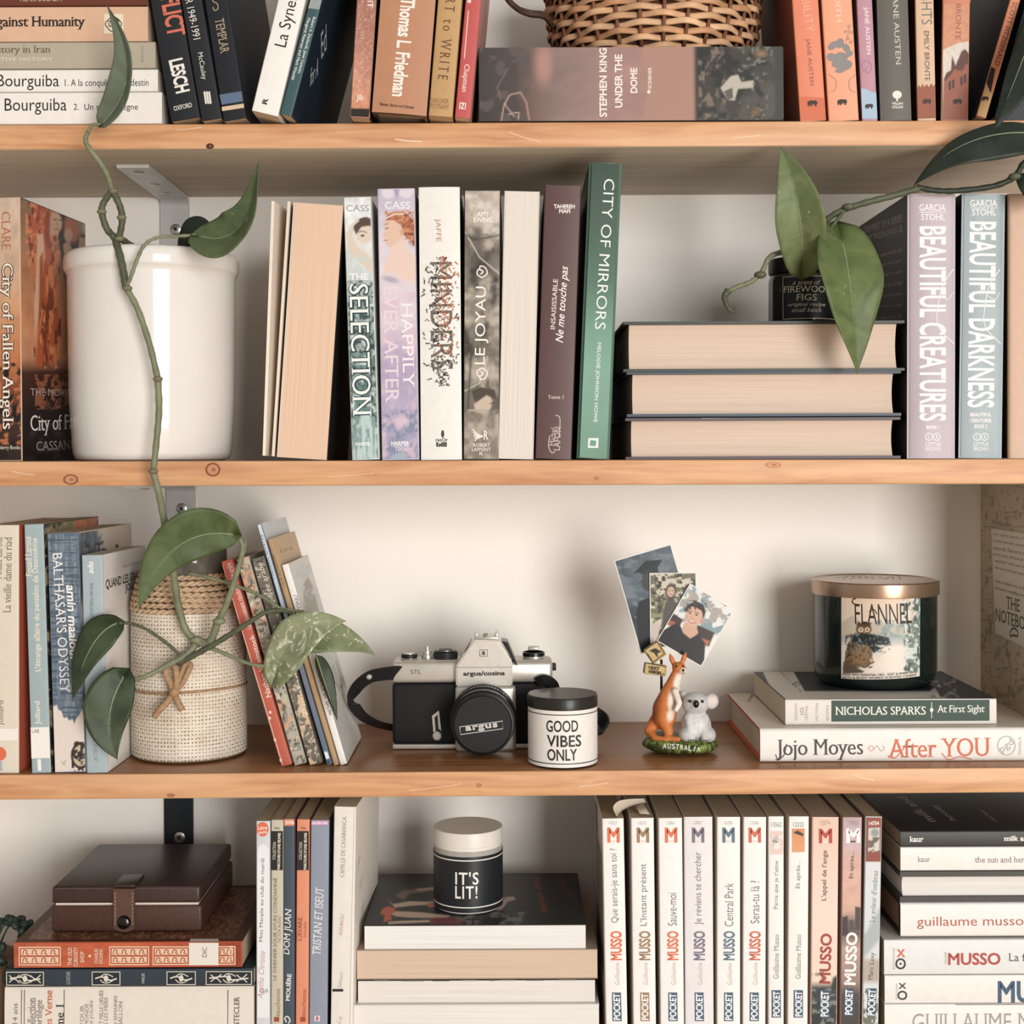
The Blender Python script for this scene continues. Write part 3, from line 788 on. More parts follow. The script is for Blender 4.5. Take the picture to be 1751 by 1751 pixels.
pic(B, [('fill', '#d08a63'), ('poly', [(1600, 95), (1615, 84), (1640, 73), (1670, 69), (1670, 210), (1600, 210)], '#d5cabd', 1.5),
        ('poly', [(1613, 205), (1614, 135), (1618, 125), (1626, 120), (1628, 95), (1634, 112), (1644, 88), (1650, 84), (1664, 98), (1664, 205)], '#5d3327', 1.2),
        ('poly', [(1613, 205), (1615, 140), (1626, 128), (1632, 118), (1645, 122), (1652, 108), (1660, 116), (1660, 205)], '#9c5338', 1.2), ('mul', 4, 4, .15),
        ('line', [(1612, 205), (1611, 120), (1609, 90)], 2, '#4b2c22', 1)] + [('poly', [(x, y), (x + 4, y - 2), (x + 4, y + 13), (x, y + 15)], '#3c221b', .8) for x, y in ((1622, 140), (1628, 137), (1642, 132), (1648, 128))], b0=0, b1=.45, step=1.2)
letter(F, 'CHARLOTTE BRONTE', (1641, -92), (1638, 68), 9, '#99573c', 'author_lettering'); bear(F, 1637, 174, .9)
B = book('slim orange and tan classic leaning right beside the dark leaf', (1670, 197), (1687, 200), (1790, -215), -.004, .13, 1, cover='#1d2126', spine='#d98250', pages='#c9a57c', group=g); F = B.front
shape(F, [(1669, 197), (1687, 199), (1697, 160), (1683, 136)], '#cfa062', 'printed_band'); shape(F, [(1688, 112), (1702, 118), (1694, 160), (1680, 140)], '#2a2320', 'printed_band')
letter(F, 'SCOTT FITZGERALD', (1736, 4), (1704, 112), 9, '#8a4c2c', 'author_lettering', bold=.01); bear(F, 1684, 169, .75)
B = book('black book leaning right at the far right end of the top shelf', (1700, 200), (1760, 206), (1812, -220), .02, .13, 1, cover='#1b2026', pages='#c9a57c', group=g)
# ================================================================ second shelf
CL = book('novel with a sunset cover standing at the left, spine cut by the frame', (-14, 788), (38, 788), (-18, 337), .006, .125, 2, cover='#33231c', spine='#c9a888', pages='#d3b68f', yaw=-6, pivot='r'); F = CL.front
pic(CL, [('grad', 0, 337, 0, 788, [(0, '#cdb39b'), (.25, '#cfa98a'), (.45, '#cf9160'), (.62, '#c4713a'), (.72, '#7a3f22'), (.85, '#3d2820'), (1, '#2f2220')]), ('mul', 12, 26, .25), ('nz', (-20, 640, 50, 760), 9, 7, .55, .06, '#b5653a'), ('nz', (-20, 620, 50, 790), 12, 20, .58, .06, '#241a18')])
letter(F, 'CLARE', (10, 362), (11, 427), 15, '#b5673a', 'author_lettering', serif=True, contrast=.01)
letter(F, 'City of Fallen Angels', (10, 449), (11, 735), 27, '#2f1d14', 'title_lettering', serif=True, bold=.05)
letter(F, 'City of Fallen Angels', (10, 450), (11, 734), 24, '#f0e2d0', 'title_lettering', serif=True, contrast=.012)
letter(F, 'McElderry Books', (-14, 766), (35, 766), 8, '#e6d6c3', 'publisher_lettering', serif=True)
pic(CL, [('grad', 0, 340, 0, 790, [(0, '#8d6f55'), (.2, '#b07a52'), (.45, '#d08a58'), (.6, '#c98a60'), (.66, '#4a2a20'), (.8, '#2a201e'), (1, '#241d1d')]), ('mul', 16, 22, .3),
         ('poly', [(92, 352), (200, 380), (200, 620), (128, 640), (118, 520), (104, 440)], '#1f1815', 3), ('nz', (60, 640, 140, 700), 6, 8, .52, .05, '#9a5a3a'), ('nz', (30, 690, 140, 790), 14, 14, .6, .06, '#3c3230'),
         ('ell', 70, 385, 20, 42, 8, '#c45a30', 5), ('nz', (44, 345, 100, 460), 5, 9, .54, .04, '#e58a52'), ('nz', (48, 345, 96, 450), 4, 12, .62, .04, '#8f3418'),
         ('poly', [(58, 455), (62, 415), (72, 398), (84, 402), (92, 440), (98, 500), (100, 560), (92, 620), (60, 628), (66, 560), (62, 500)], '#b8572a', 3),
         ('nz', (58, 430, 104, 630), 6, 24, .55, .05, '#7c3a1c'), ('nz', (58, 430, 104, 630), 5, 20, .6, .05, '#d98248'),
         ('poly', [(64, 402), (74, 399), (76, 430), (72, 480), (66, 540), (60, 575), (58, 520), (62, 470)], '#e0b18c', 2), ('poly', [(68, 440), (74, 430), (72, 520), (66, 560)], '#a5542c', 2),
         ('ell', 95, 380, 11, 18, -6, '#d0a184', 2), ('ell', 92, 392, 8, 11, 0, '#c9997b', 2), ('line', [(92, 376), (97, 375)], 2, '#4a2a1e', .8), ('line', [(101, 376), (105, 377)], 2, '#4a2a1e', .8), ('line', [(97, 379), (99, 386)], 1.2, '#9a6a50', .8), ('line', [(94, 392), (101, 392)], 1.6, '#8a3a2a', .8),
         ('line', [(82, 364), (80, 400), (84, 420)], 9, '#9a3f1e', 3), ('ell', 124, 388, 14, 26, 0, '#b06036', 4), ('ell', 117, 402, 7, 12, 0, '#c39478', 2), ('ell', 142, 385, 9, 16, 0, '#8b7a66', 3), ('ell', 147, 388, 6, 11, 0, '#b89a80', 2), ('poly', [(108, 418), (118, 412), (124, 430), (110, 436)], '#c09072', 2), ('poly', [(136, 405), (150, 408), (148, 430), (134, 424)], '#b28468', 2)],
    side='right', a0=0, a1=1, step=1.5)
R_ = CL.right
letter(R_, 'THE MORTAL', (52, 670), (132, 672), 12, '#b7aca0', 'subtitle_lettering'); letter(R_, 'City of Fallen', (52, 728), (150, 724), 34, '#efe9e0', 'title_lettering', serif=True, contrast=.01)
letter(R_, 'CASSANDRA', (62, 763), (150, 759), 15, '#a89d93', 'author_lettering', serif=True)

# book shown from its page side, flap cover standing open
g = 'books standing in a row on the second shelf'
B = book('pink-paged book with its page edges outward, flap cover standing open', (473, 788), (560, 788), (502, 346), .004, .135, 2, front='fore', cover='#1d1a19', pages='#eac5a5', group=g, over=.0, inner='#efe3d2'); r = B.root
for k, (x0, xt) in enumerate(((448, 464), (463, 491))):
    q = [B.M.inverted() @ PW(x, y, .004) for x, y in ((x0, 788), (x0 + 5, 788), (xt + 5, 344), (xt, 343))]
    vs = [(p.x, yy, max(p.z, .0003)) for yy in (0.001 + .0015 * k, .12) for p in q]
    for j in range(4, 8): vs[j] = (vs[j][0] * .15 + .0006, vs[j][1], vs[j][2])
    bm = bmesh.new(); bv = [bm.verts.new(v) for v in vs]
    for f in ((0, 1, 2, 3), (7, 6, 5, 4), (0, 4, 5, 1), (1, 5, 6, 2), (2, 6, 7, 3), (3, 7, 4, 0)): bm.faces.new([bv[i] for i in f])
    bm_obj('flap', bm, mat('#f0dcc4' if k else '#f3e4d2', .6), r)

B = book('teal-white novel with a girl and curly white title', (602, 789), (649, 789), (587, 338), .003, .135, 2, cover='#d9dcd6', pages='#e2cdb0', group=g); F = B.front
pic(B, [('grad', 0, 338, 0, 789, [(0, '#dfe3e3'), (.25, '#d5dcdb'), (.35, '#9fb0ae'), (.5, '#7f9a97'), (.7, '#5f7f7c'), (.85, '#6d908f'), (1, '#9ab5b5')]), ('mul', 10, 10, .28),
        ('poly', [(593, 400), (598, 388), (606, 380), (604, 405), (616, 425), (634, 438), (642, 450), (642, 475), (628, 460), (606, 440), (594, 422)], '#dccbb9', 1.5), ('ell', 622, 386, 18, 14, -20, '#54443a', 2), ('ell', 624, 398, 15, 18, 0, '#dfccba', 1.5), ('poly', [(606, 390), (612, 376), (626, 371), (638, 378), (640, 394), (632, 386), (618, 388), (608, 402)], '#5a4739', 1.5), ('ell', 620, 403, 3.4, 1.8, 0, '#3f3a3a', .8), ('line', [(612, 397), (620, 395), (627, 398)], 1.5, '#6b5547', .7),
        ('line', [(604, 402), (613, 420), (630, 434), (644, 446)], 5, '#e5d8ca', 1.5), ('line', [(596, 396), (604, 384), (612, 377)], 4, '#e0d0c0', 1.5),
        ('nz', (590, 480, 655, 660), 6, 8, .56, .12, '#33504f'), ('nz', (590, 560, 655, 760), 5, 9, .6, .12, '#24403f'), ('nz', (590, 440, 655, 789), 9, 9, .62, .14, '#c6d4d2'),
        ('poly', [(618, 705), (632, 705), (646, 760), (650, 789), (604, 789), (610, 745)], '#b9cfcd', 4), ('nz', (600, 710, 655, 790), 3, 18, .55, .05, '#7fa09e')], step=1.3)
letter(F, 'CASS', (592, 356), (631, 356), 11, '#8f9390', 'author_lettering', serif=True)
letter(F, 'THE', (598, 473), (630, 473), 11, '#eef2f0', 'title_lettering', serif=True, bold=.02)
letter(F, 'SELECTION', (613.5, 484), (620, 714), 36, '#2b4443', 'title_lettering', serif=True, bold=.05)
letter(F, 'SELECTION', (613, 485), (619.5, 712), 32, '#e9efec', 'title_lettering', serif=True, contrast=.012)
stroke(F, [(600, 487), (599, 496), (606, 500), (610, 493), (605, 490)], 2, '#e9efec', 'title_flourish'); letter(F, 'HARPER', (608, 759), (634, 759), 6, '#e9efec', 'publisher_lettering', bold=.03)

B = book('lavender novel with a red-haired woman seen from behind', (653, 789), (717, 789), (645, 323), .003, .14, 2, cover='#c9c2d0', pages='#e2cdb0', group=g); F = B.front
pic(B, [('grad', 0, 322, 0, 790, [(0, '#bdb2cb'), (.12, '#d3cad8'), (.3, '#dcd2d8'), (.45, '#d9c9d4'), (.6, '#b9aac6'), (.75, '#b3a6c6'), (.85, '#a9a3c4'), (1, '#8f93b3')]), ('mul', 16, 16, .14), ('ell', 664, 328, 12, 12, 0, '#ddd3e0', 2), ('ell', 694, 326, 13, 13, 0, '#ddd3e0', 2), ('poly', [(672, 322), (684, 322), (678, 340)], '#a597bd', 3),
        ('ell', 708, 410, 9, 12, 0, '#b99a86', 3), ('poly', [(660, 378), (662, 366), (676, 361), (694, 364), (708, 376), (712, 395), (704, 408), (692, 404), (684, 384), (672, 380)], '#b0623f', 2), ('nz', (658, 360, 716, 416), 5, 3, .55, .05, '#d08a5c'), ('nz', (690, 360, 718, 420), 4, 4, .62, .05, '#7c4228'),
        ('poly', [(658, 378), (672, 376), (686, 386), (690, 402), (680, 416), (672, 424), (662, 420), (658, 408), (654, 404), (657, 396)], '#e3bda6', 1.5), ('line', [(659, 391), (664, 390)], 1.6, '#5d3d30', .7), ('line', [(657, 411), (662, 411)], 1.6, '#b0524a', .7), ('line', [(658, 384), (664, 382)], 1.3, '#8a5a40', .7), ('ell', 687, 397, 3.5, 5.5, 0, '#d9a489', 1), ('line', [(660, 373), (676, 366), (690, 366)], 1.8, '#f0e4dc', .7),
        ('poly', [(672, 420), (690, 404), (694, 424), (708, 436), (718, 455), (718, 500), (690, 486), (668, 484), (654, 478), (658, 450)], '#e8cabb', 3), ('poly', [(654, 470), (668, 466), (690, 478), (718, 488), (718, 560), (654, 560)], '#dccfd9', 6), ('ell', 668, 478, 14, 5, 15, '#b7a9bd', 3),
        ('nz', (652, 500, 720, 790), 16, 24, .58, .2, '#d8bfcf'), ('nz', (652, 700, 720, 790), 8, 8, .6, .18, '#8089a5'), ('ell', 683, 784, 16, 9, 0, '#a3b0c2', 3)], step=1.4)
letter(F, 'CASS', (658, 351), (701, 351), 12, '#f4eff2', 'author_lettering', serif=True)
letter(F, 'EVER AFTER', (667, 490), (671, 690), 23, '#e9d3dc', 'title_lettering', serif=True); letter(F, 'HAPPILY', (695.5, 516), (699.5, 664), 19, '#f3e9ee', 'title_lettering', serif=True)
letter(F, 'HARPER', (669, 758), (700, 758), 7, '#f2eef2', 'publisher_lettering', bold=.03); stroke(F, [(669, 762.5), (700, 762.5)], .8, '#f2eef2', smooth=False); letter(F, 'TEEN', (675, 767.5), (695, 767.5), 6.5, '#f2eef2', 'publisher_lettering')

B = book('white novel with a ragged splattered orange and black title', (720, 790), (790, 790), (716, 320), .003, .14, 2, cover='#3a3733', spine='#ece9e3', pages='#e2cdb0', hard=True, bulge=.001, group=g); F = B.front
letter(F, 'JAFFE', (748, 374), (749, 413), 11, '#b9875f', 'author_lettering')
letter(F, 'MINDERS', (754, 448), (756, 632), 38, '#6f6459', 'title_lettering')
random.seed(5)
pts = []
cols = ['#a85a30', '#c9713a', '#57504a', '#2f2b28', '#8c8478']
for k in range(420):
    y = random.uniform(440, 660); m_ = 1 if 450 < y < 630 else .5
    x = 755 + random.gauss(0, 13) * m_
    c = (cols[0] if random.random() < .5 else cols[1]) if (x > 750 and y < 605 and random.random() < .85) else random.choice(cols[2:])
    L_, a_ = random.uniform(2, 9), random.uniform(0, 3.14)
    pts.append((x, y, L_, a_, c))
for c in cols:      # one part per ink colour
    lf = F.lift(); vs, fs = [], []
    for x, y, L_, a_, cc in pts:
        if cc != c: continue
        q = [F.uv(x + L_ * math.cos(a_) * s + w * math.sin(a_), y + L_ * math.sin(a_) * s - w * math.cos(a_)) for s, w in ((-.5, -1.1), (.5, -.5), (.5, .6), (-.5, 1.1))]
        k = len(vs); vs += [F.at(p.x, p.y, lf) for p in q]; fs.append((k, k + 1, k + 2, k + 3))
    mesh_obj('ink_splatter', vs, fs, mat(c, .5, var=0), B.root)['kind'] = 'stuff'
letter(F, 'razOr', (745, 752), (766, 752), 6, '#3d3a36', 'publisher_lettering', bold=.02); letter(F, 'bill', (746, 760), (764, 760), 8, '#3d3a36', 'publisher_lettering', bold=.05); disc(F, 757, 742, 2.6, 6.5, '#3d3a36', 'publisher_mark')

B = book('brown-grey novel with crumpled fabric print and white title', (792, 790), (854, 790), (794, 325), .003, .14, 2, cover='#4b423a', pages='#e2cdb0', group=g); F = B.front
pic(B, [('grad', 0, 324, 0, 790, [(0, '#b7a99a'), (.1, '#a3968a'), (.2, '#6b6258'), (.45, '#7d7468'), (.7, '#6f665b'), (1, '#5a5148')]), ('mul', 26, 40, .55), ('nz', (790, 324, 860, 790), 30, 22, .57, .2, '#b8ac9c'), ('nz', (790, 400, 860, 700), 18, 30, .6, .2, '#3b342d'), ('nz', (790, 324, 860, 400), 16, 16, .55, .2, '#d8cdc2'),
        ('line', [(796, 398), (820, 440), (856, 470)], 1.6, '#d3c8b8', 1), ('line', [(794, 400), (810, 410), (856, 402)], 2, '#3f3830', 2), ('line', [(792, 670), (820, 655), (834, 610)], 1.5, '#cfc4b4', 1), ('line', [(792, 560), (806, 600), (800, 700)], 3, '#3f3830', 3),
        ('ell', 826, 690, 15, 18, 15, '#c9b5a0', 2), ('poly', [(806, 668), (822, 662), (846, 666), (850, 684), (832, 676), (812, 690)], '#4a3f35', 2), ('line', [(838, 690), (845, 689)], 1.6, '#3f352d', .7), ('poly', [(792, 720), (820, 706), (850, 712), (854, 790), (792, 790)], '#82766a', 8), ('nz', (792, 700, 856, 790), 12, 14, .55, .2, '#b3a595')], step=1.5)
letter(F, 'AMY', (816, 366), (836, 366), 9, '#f0eae1', 'author_lettering', bold=.02); letter(F, 'EWING', (810, 376), (842, 376), 9, '#f0eae1', 'author_lettering', bold=.02)
letter(F, 'LE JOYAU', (823, 623), (825, 490), 23, '#f3ede4', 'title_lettering')
for y, s in ((464, 1), (640, -1)): stroke(F, [(824, y + 11 * s), (816, y + 5 * s), (818, y - 3 * s), (826, y), (822, y + 5 * s)], 2, '#f3ede4', 'title_flourish'); stroke(F, [(824, y + 11 * s), (833, y + 4 * s), (830, y - 6 * s), (822, y - 9 * s), (820, y - 4 * s)], 2, '#f3ede4', 'title_flourish')
letter(F, 'R', (826, 744), (836, 744), 15, '#efe8de', 'publisher_mark', serif=True, bold=.02)
for k in range(5): stroke(F, [(826, 746), (816, 742 + 2 * k), (808 + k, 734 + 5 * k)], 1.8, '#efe8de', 'publisher_mark')
letter(F, 'ROBERT', (809, 761), (838, 761), 6, '#efe8de', 'publisher_lettering', bold=.01); letter(F, 'LAFFONT', (807, 768.5), (839, 768.5), 6, '#efe8de', 'publisher_lettering', bold=.01); letter(F, 'R', (820, 776), (826, 776), 6, '#efe8de', 'publisher_lettering')

B = book('book with plain white page edges outward, left of the dark plum book', (852, 789), (912, 789), (863, 326), .003, .14, 2, front='fore', cover='#d9d0c4', pages='#e6dbcf', group=g)
B = book('dark plum-brown novel with small white title', (915, 789), (977, 789), (932, 316), .002, .14, 2, cover='#463231', spine='#5f4240', pages='#d9c3a6', group=g); F = B.front
letter(F, 'TAHEREH', (947, 353), (983, 353), 7, '#f0e6e0', 'author_lettering', bold=.03); letter(F, 'MAFI', (956, 361), (975, 361), 7, '#f0e6e0', 'author_lettering', bold=.03)
letter(F, 'INSAISISSABLE', (945, 563), (950, 477), 8, '#e5d6cf', 'title_lettering', bold=.01)
letter(F, 'Ne me touche pas', (958, 586), (967, 455), 17, '#f5ece6', 'title_lettering', shear=.35, bold=.008)
letter(F, 'Tome 1', (937, 679), (964, 679), 6, '#e5d6cf', 'volume_lettering', serif=True)
letter(F, 'LAFON', (952, 770), (954, 730), 11, '#cdb4ac', 'publisher_lettering', bold=.01); letter(F, 'Michel', (944, 762), (946, 732), 9, '#cdb4ac', 'publisher_lettering')
stroke(F, [(940, 745), (938, 762), (943, 774), (949, 772)], 1.6, '#cdb4ac', 'publisher_mark'); stroke(F, [(950, 710), (957, 714), (957, 735), (955, 748)], 1.6, '#cdb4ac', 'publisher_mark')
B = book('tall green novel leaning slightly right, spaced white title', (986, 788), (1042, 788), (1008, 277), .0, .15, 2, cover='#2c4036', spine='#4a6d5c', pages='#d9c3a6', hard=True, bulge=.003, group=g); F = B.front
pic(B, [('grad', 0, 277, 0, 788, [(0, '#33493c'), (.2, '#425c4c'), (.4, '#4f7461'), (.55, '#6c9a84'), (.75, '#7aa993'), (1, '#6a967f')]), ('mul', 40, 60, .1)], a0=.06, a1=.94, step=3)
letter(F, 'CITY OF MIRRORS', (1042, 306), (1026, 563), 18, '#eef1ea', 'title_lettering', bold=-.006); letter(F, 'MELODIE JOHNSON HOWE', (1024, 586), (1017, 722), 8, '#eef1ea', 'author_lettering')
shape(F, [(1006, 749), (1023.5, 749), (1023, 766), (1005, 766)], '#dfe8e1', 'publisher_mark'); shape(F, [(1010, 752), (1020, 754), (1018, 763), (1008, 762)], '#6a9b86', 'publisher_mark')

# three hardbacks lying with the page edges outward
g = 'hardbacks lying under the small black candle jar'
hb = dict(front='fore', hard=True, pages='#e0c6b0', group=g, over=.005)
B = stackbook('lowest of three lying hardbacks, page edges outward', 1070, 1540, 714, 787, .004, .15, 2, cover='#5a4a52', **hb)
stroke(B.front, [(1200, 715), (1260, 713)], 2, '#b9a5b0', 'cover_line', smooth=False)
B = stackbook('middle of three lying hardbacks, page edges outward', 1072, 1541, 634.5, 712, .006, .15, B.topz, cover='#485663', **hb)
B = stackbook('topmost of three lying hardbacks, page edges outward, holding the small jar', 1066, 1547, 549, 635, .004, .15, B.topz, cover='#3d443f', **hb); TOP3 = B

# pair of jacketed novels and a tan book at the right
g = 'jacketed novels at the right of the second shelf'
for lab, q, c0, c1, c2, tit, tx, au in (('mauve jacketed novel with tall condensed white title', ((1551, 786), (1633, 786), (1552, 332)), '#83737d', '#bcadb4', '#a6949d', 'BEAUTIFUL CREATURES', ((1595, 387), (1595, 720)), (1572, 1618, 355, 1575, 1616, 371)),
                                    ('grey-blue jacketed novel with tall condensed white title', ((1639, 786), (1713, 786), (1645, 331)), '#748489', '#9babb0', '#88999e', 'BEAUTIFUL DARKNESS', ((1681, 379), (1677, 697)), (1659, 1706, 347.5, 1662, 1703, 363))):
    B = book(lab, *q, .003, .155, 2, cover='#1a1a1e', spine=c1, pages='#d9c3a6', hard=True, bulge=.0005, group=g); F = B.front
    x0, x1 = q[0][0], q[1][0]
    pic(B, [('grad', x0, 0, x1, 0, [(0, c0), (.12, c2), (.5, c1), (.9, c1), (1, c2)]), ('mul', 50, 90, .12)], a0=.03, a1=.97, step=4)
    letter(F, tit, *tx, 46, '#f4f0ee', 'title_lettering', bold=.02)
    letter(F, 'GARCIA', (au[0], au[2]), (au[1], au[2]), 11.5, '#f4f0ee', 'author_lettering', serif=True, bold=.01); stroke(F, [(au[0], au[2] + 8), (au[1], au[2] + 8)], 1, '#f4f0ee', smooth=False); letter(F, 'STOHL', (au[3], au[5]), (au[4], au[5]), 11, '#f4f0ee', 'author_lettering', serif=True, bold=.01)
    cx = (x0 + x1) / 2 + (3 if x0 < 1600 else 1)
    if x0 < 1600: letter(F, 'BOOK 1', (cx - 11, 730.5), (cx + 11, 730.5), 6, '#f4f0ee', 'volume_lettering', bold=.03)
    else:
        for k, t in enumerate(('BEAUTIFUL', 'CREATURES', 'BOOK 2')): letter(F, t, (cx - (18 if k < 2 else 11), 709 + 10 * k), (cx + (18 if k < 2 else 11), 709 + 10 * k), 6.5, '#f0ecea', 'volume_lettering', bold=.03)
    for k, t in enumerate('LB'):
        stroke(F, [(cx - 6.5 + 13 * k + 6 * math.cos(a), 747 + 6 * math.sin(a)) for a in [6.283 * j / 10 for j in range(10)]], 1.3, '#f4f0ee', 'publisher_mark', closed=True); letter(F, t, (cx - 8.5 + 13 * k, 747), (cx - 4.5 + 13 * k, 747), 6, '#f4f0ee', 'publisher_mark', serif=True)
    letter(F, 'LITTLE', (cx - 13, 759.5), (cx + 13, 759.5), 6, '#f4f0ee', 'publisher_lettering', serif=True, bold=.01); letter(F, 'BROWN', (cx - 13, 767.5), (cx + 13, 767.5), 6, '#f4f0ee', 'publisher_lettering', serif=True, bold=.01)
    stroke(F, [(x1 - 3, 455 + 5), (x1 - 22, 490), (x1 - 30, 530), (x1 - 28, 560), (x1 - 2, 588)], 1.6, '#ece6e6', 'printed_thorn'); stroke(F, [(x1 - 4, 500), (x1 - 12, 512), (x1 - 26, 505)], 1.2, '#ece6e6', 'printed_thorn')
    if x0 < 1600:
        L_ = B.left
        for k in range(9): letter(L_, ('THE FIRST OF A SERIES', 'NOT THE ENDING, Q')[k] if k < 2 else ('a curse, a secret and a grave', 'one girl arriving in a small', 'southern town of old rain')[k % 3], (1478 + (6 if k > 1 else 0), 394 + 17 * k + (14 if k > 1 else 0)), (1543, 372 + 19 * k + (16 if k > 1 else 0)), 12 if k < 2 else 7, '#b3ada6', 'blurb_lettering', bold=.015)
B = book('tan book at the right end of the second shelf, cut by the frame', (1724, 783), (1790, 783), (1724, 331), .004, .15, 2, cover='#4a3a30', spine='#cfa98e', pages='#d9b998', hard=True, group=g)
# ================================================================ third shelf: books
def Y3(y, x):
    u, v = unroll(x, y)
    return (ZO - shelf_z(3, u * 1.1 / FP)) * FP / v - CD
g = 'books standing upright at the left of the third shelf'
B = book('cream book with orange dot at the left frame edge', (-26, 1321), (32, 1320), (-26, 898), .005, .14, 3, cover='#c9563a', spine='#dfd4c0', pages='#c9b290', group=g); F = B.front
letter(F, 'La vieille dame du riad', (12, 1048), (14, 918), 13, '#7f7566', 'title_lettering', serif=True, contrast=.01); letter(F, 'Fouad Laroui', (-3, 990), (-2, 918), 12, '#7f7566', 'author_lettering', serif=True)
letter(F, 'Julliard', (2, 1240), (3, 1197), 11, '#7f7566', 'publisher_lettering', serif=True); disc(F, -1, 1289, 12, 12, '#e2683c', 'orange_dot'); rect(F, -24, 1246, 31, 1266, '#f1eadf', 'label_band'); rect(F, -10, 1302, 4, 1318, '#a9b3bf', 'printed_band')
B = book('light blue book with white shelf-mark label on its spine', (54, 1320), (87, 1318), (41, 897), .004, .145, 3, cover='#3a3630', spine='#a0b4b8', pages='#cdb893', group=g); F = B.front
letter(F, "L'étrange affaire du pantalon de Dassoukine", (66, 1149), (60, 920), 13, '#e9e0cb', 'title_lettering', serif=True, bold=.012); letter(F, 'Fouad Laroui', (50, 986), (47.5, 917), 11, '#e9e0cb', 'author_lettering', serif=True, bold=.01)
letter(F, 'Julliard', (66, 1240), (65, 1198), 11, '#eee7d6', 'publisher_lettering', serif=True, bold=.01)
shape(F, [(52.5, 1297), (86, 1296), (84, 1243), (51.5, 1244)], '#f0ece6', 'shelf_mark_label'); letter(F, 'LAR', (54, 1250), (68, 1250), 6, '#5a5550', 'label_lettering', serif=True); shape(F, [(65, 1318), (71, 1318), (70, 1298), (64, 1298)], '#eef0ee', 'printed_band')
pic(B, [('fill', '#3c352c'), ('nz', (60, 870, 200, 1320), 12, 16, .52, .06, '#b5a183'), ('nz', (60, 1120, 200, 1330), 14, 10, .5, .06, '#2a2522'), ('poly', [(120, 870), (200, 870), (200, 905), (120, 925)], '#e08a5c', 4), ('nz', (110, 870, 200, 920), 3, 14, .55, .05, '#c4653c'), ('nz', (60, 870, 130, 930), 4, 16, .55, .05, '#8f8c5d')], side='right')
B = book('denim-blue book torn to white at the foot, white lettering', (93, 1321), (147.5, 1321), (80, 912), .004, .15, 3, cover='#d9c6b4', spine='#5d6f80', pages='#cbb08b', group=g); F = B.front
tear = [(70, 905), (160, 905), (160, 1210), (146, 1208), (143, 1220), (140, 1213), (136, 1222), (131, 1228), (127, 1238), (124, 1230), (118, 1232), (114, 1226), (109, 1228), (105, 1216), (100, 1214), (97, 1205), (92, 1208), (80, 1196)]
denim = lambda x0, x1: [('nz', (x0, 900, x1, 1240), 1.6, 30, .56, .08, '#8593a0'), ('nz', (x0, 900, x1, 1240), 30, 1.6, .58, .08, '#4b5c6c')]
pic(B, [('fill', '#627486'), ('mul', 40, 60, .3)] + denim(60, 170) + [('poly', [(70, 1340), (70, 1196)] + tear[:2:-1] + [(170, 1210), (170, 1340)], '#e3d5cc', 1), ('ell', 138, 1292, 17, 23, 0, '#3b3530', 1), ('ell', 138, 1292, 13, 18, 0, '#cbb89d', 1), ('nz', (122, 1268, 150, 1318), 5, 5, .5, .05, '#3b3530')], step=1.3)
letter(F, "BALTHASAR'S ODYSSEY", (98, 944), (112, 1186), 17, '#eceae6', 'title_lettering', serif=True); letter(F, 'amin maalouf', (121, 1000), (128, 1131), 16, '#f3f1ec', 'author_lettering', bold=.02, shear=.15)
letter(F, 'v', (106, 1306), (115, 1303), 9, '#b8a99c', 'publisher_mark', shear=.2)
pic(B, [('fill', '#dccbb8'), ('mul', 30, 30, .12), ('poly', [(120, 890), (160, 904), (170, 918), (172, 945), (150, 960), (130, 1100), (120, 1100)], '#525f6d', 2), ('nz', (130, 900, 176, 945), 2, 20, .56, .06, '#808d99'), ('nz', (145, 925, 182, 945), 5, 5, .55, .05, '#453d36'), ('ell', 232, 912, 7, 14, -10, '#3a332e', 1), ('ell', 232, 912, 4.5, 10, -10, '#a99a85', 1), ('nz', (224, 900, 242, 930), 3, 3, .5, .05, '#3a332e'), ('ell', 200, 934, 3, 4, 0, '#3a332e', 1)], side='right')
B = book('pale grey-blue slim book with white front cover', (148, 1322), (184, 1321), (139, 950), .003, .12, 3, cover='#ece6df', spine='#a8b8be', pages='#d8c6aa', group=g, yaw=-1, pivot='r'); F = B.front
letter(F, 'ado', (155, 981), (154.5, 960), 10, '#f2f3ef', 'series_lettering', shear=.3, bold=.02); letter(F, 'I. FLUTSZTEJN-GRUDA', (158, 1068), (157, 996), 7, '#56666c', 'author_lettering', serif=True); letter(F, 'ACTES SUD', (164, 1302), (162.5, 1263), 6, '#76868c', 'publisher_lettering', serif=True); letter(F, 'PAPIERS', (179, 1030), (177, 960), 5, '#dfe8ea', 'series_lettering', bold=.02)
stroke(F, [(179, 958), (184, 1312)], 1.2, '#8ba3ad', smooth=False, name='spine_crease')
R_ = B.right
letter(R_, 'QUAND LES GRANDS', pt(B, 'right', .05, .86), pt(B, 'right', .97, .86), 18, '#2a2624', 'title_lettering', bold=.02); letter(R_, 'JOUAIENT', pt(B, 'right', .48, .815), pt(B, 'right', .95, .815), 16, '#2a2624', 'title_lettering', bold=.02); letter(R_, 'Ilona Flutsztejn', pt(B, 'right', .45, .925), pt(B, 'right', .92, .925), 7, '#b3aca3', 'author_lettering')

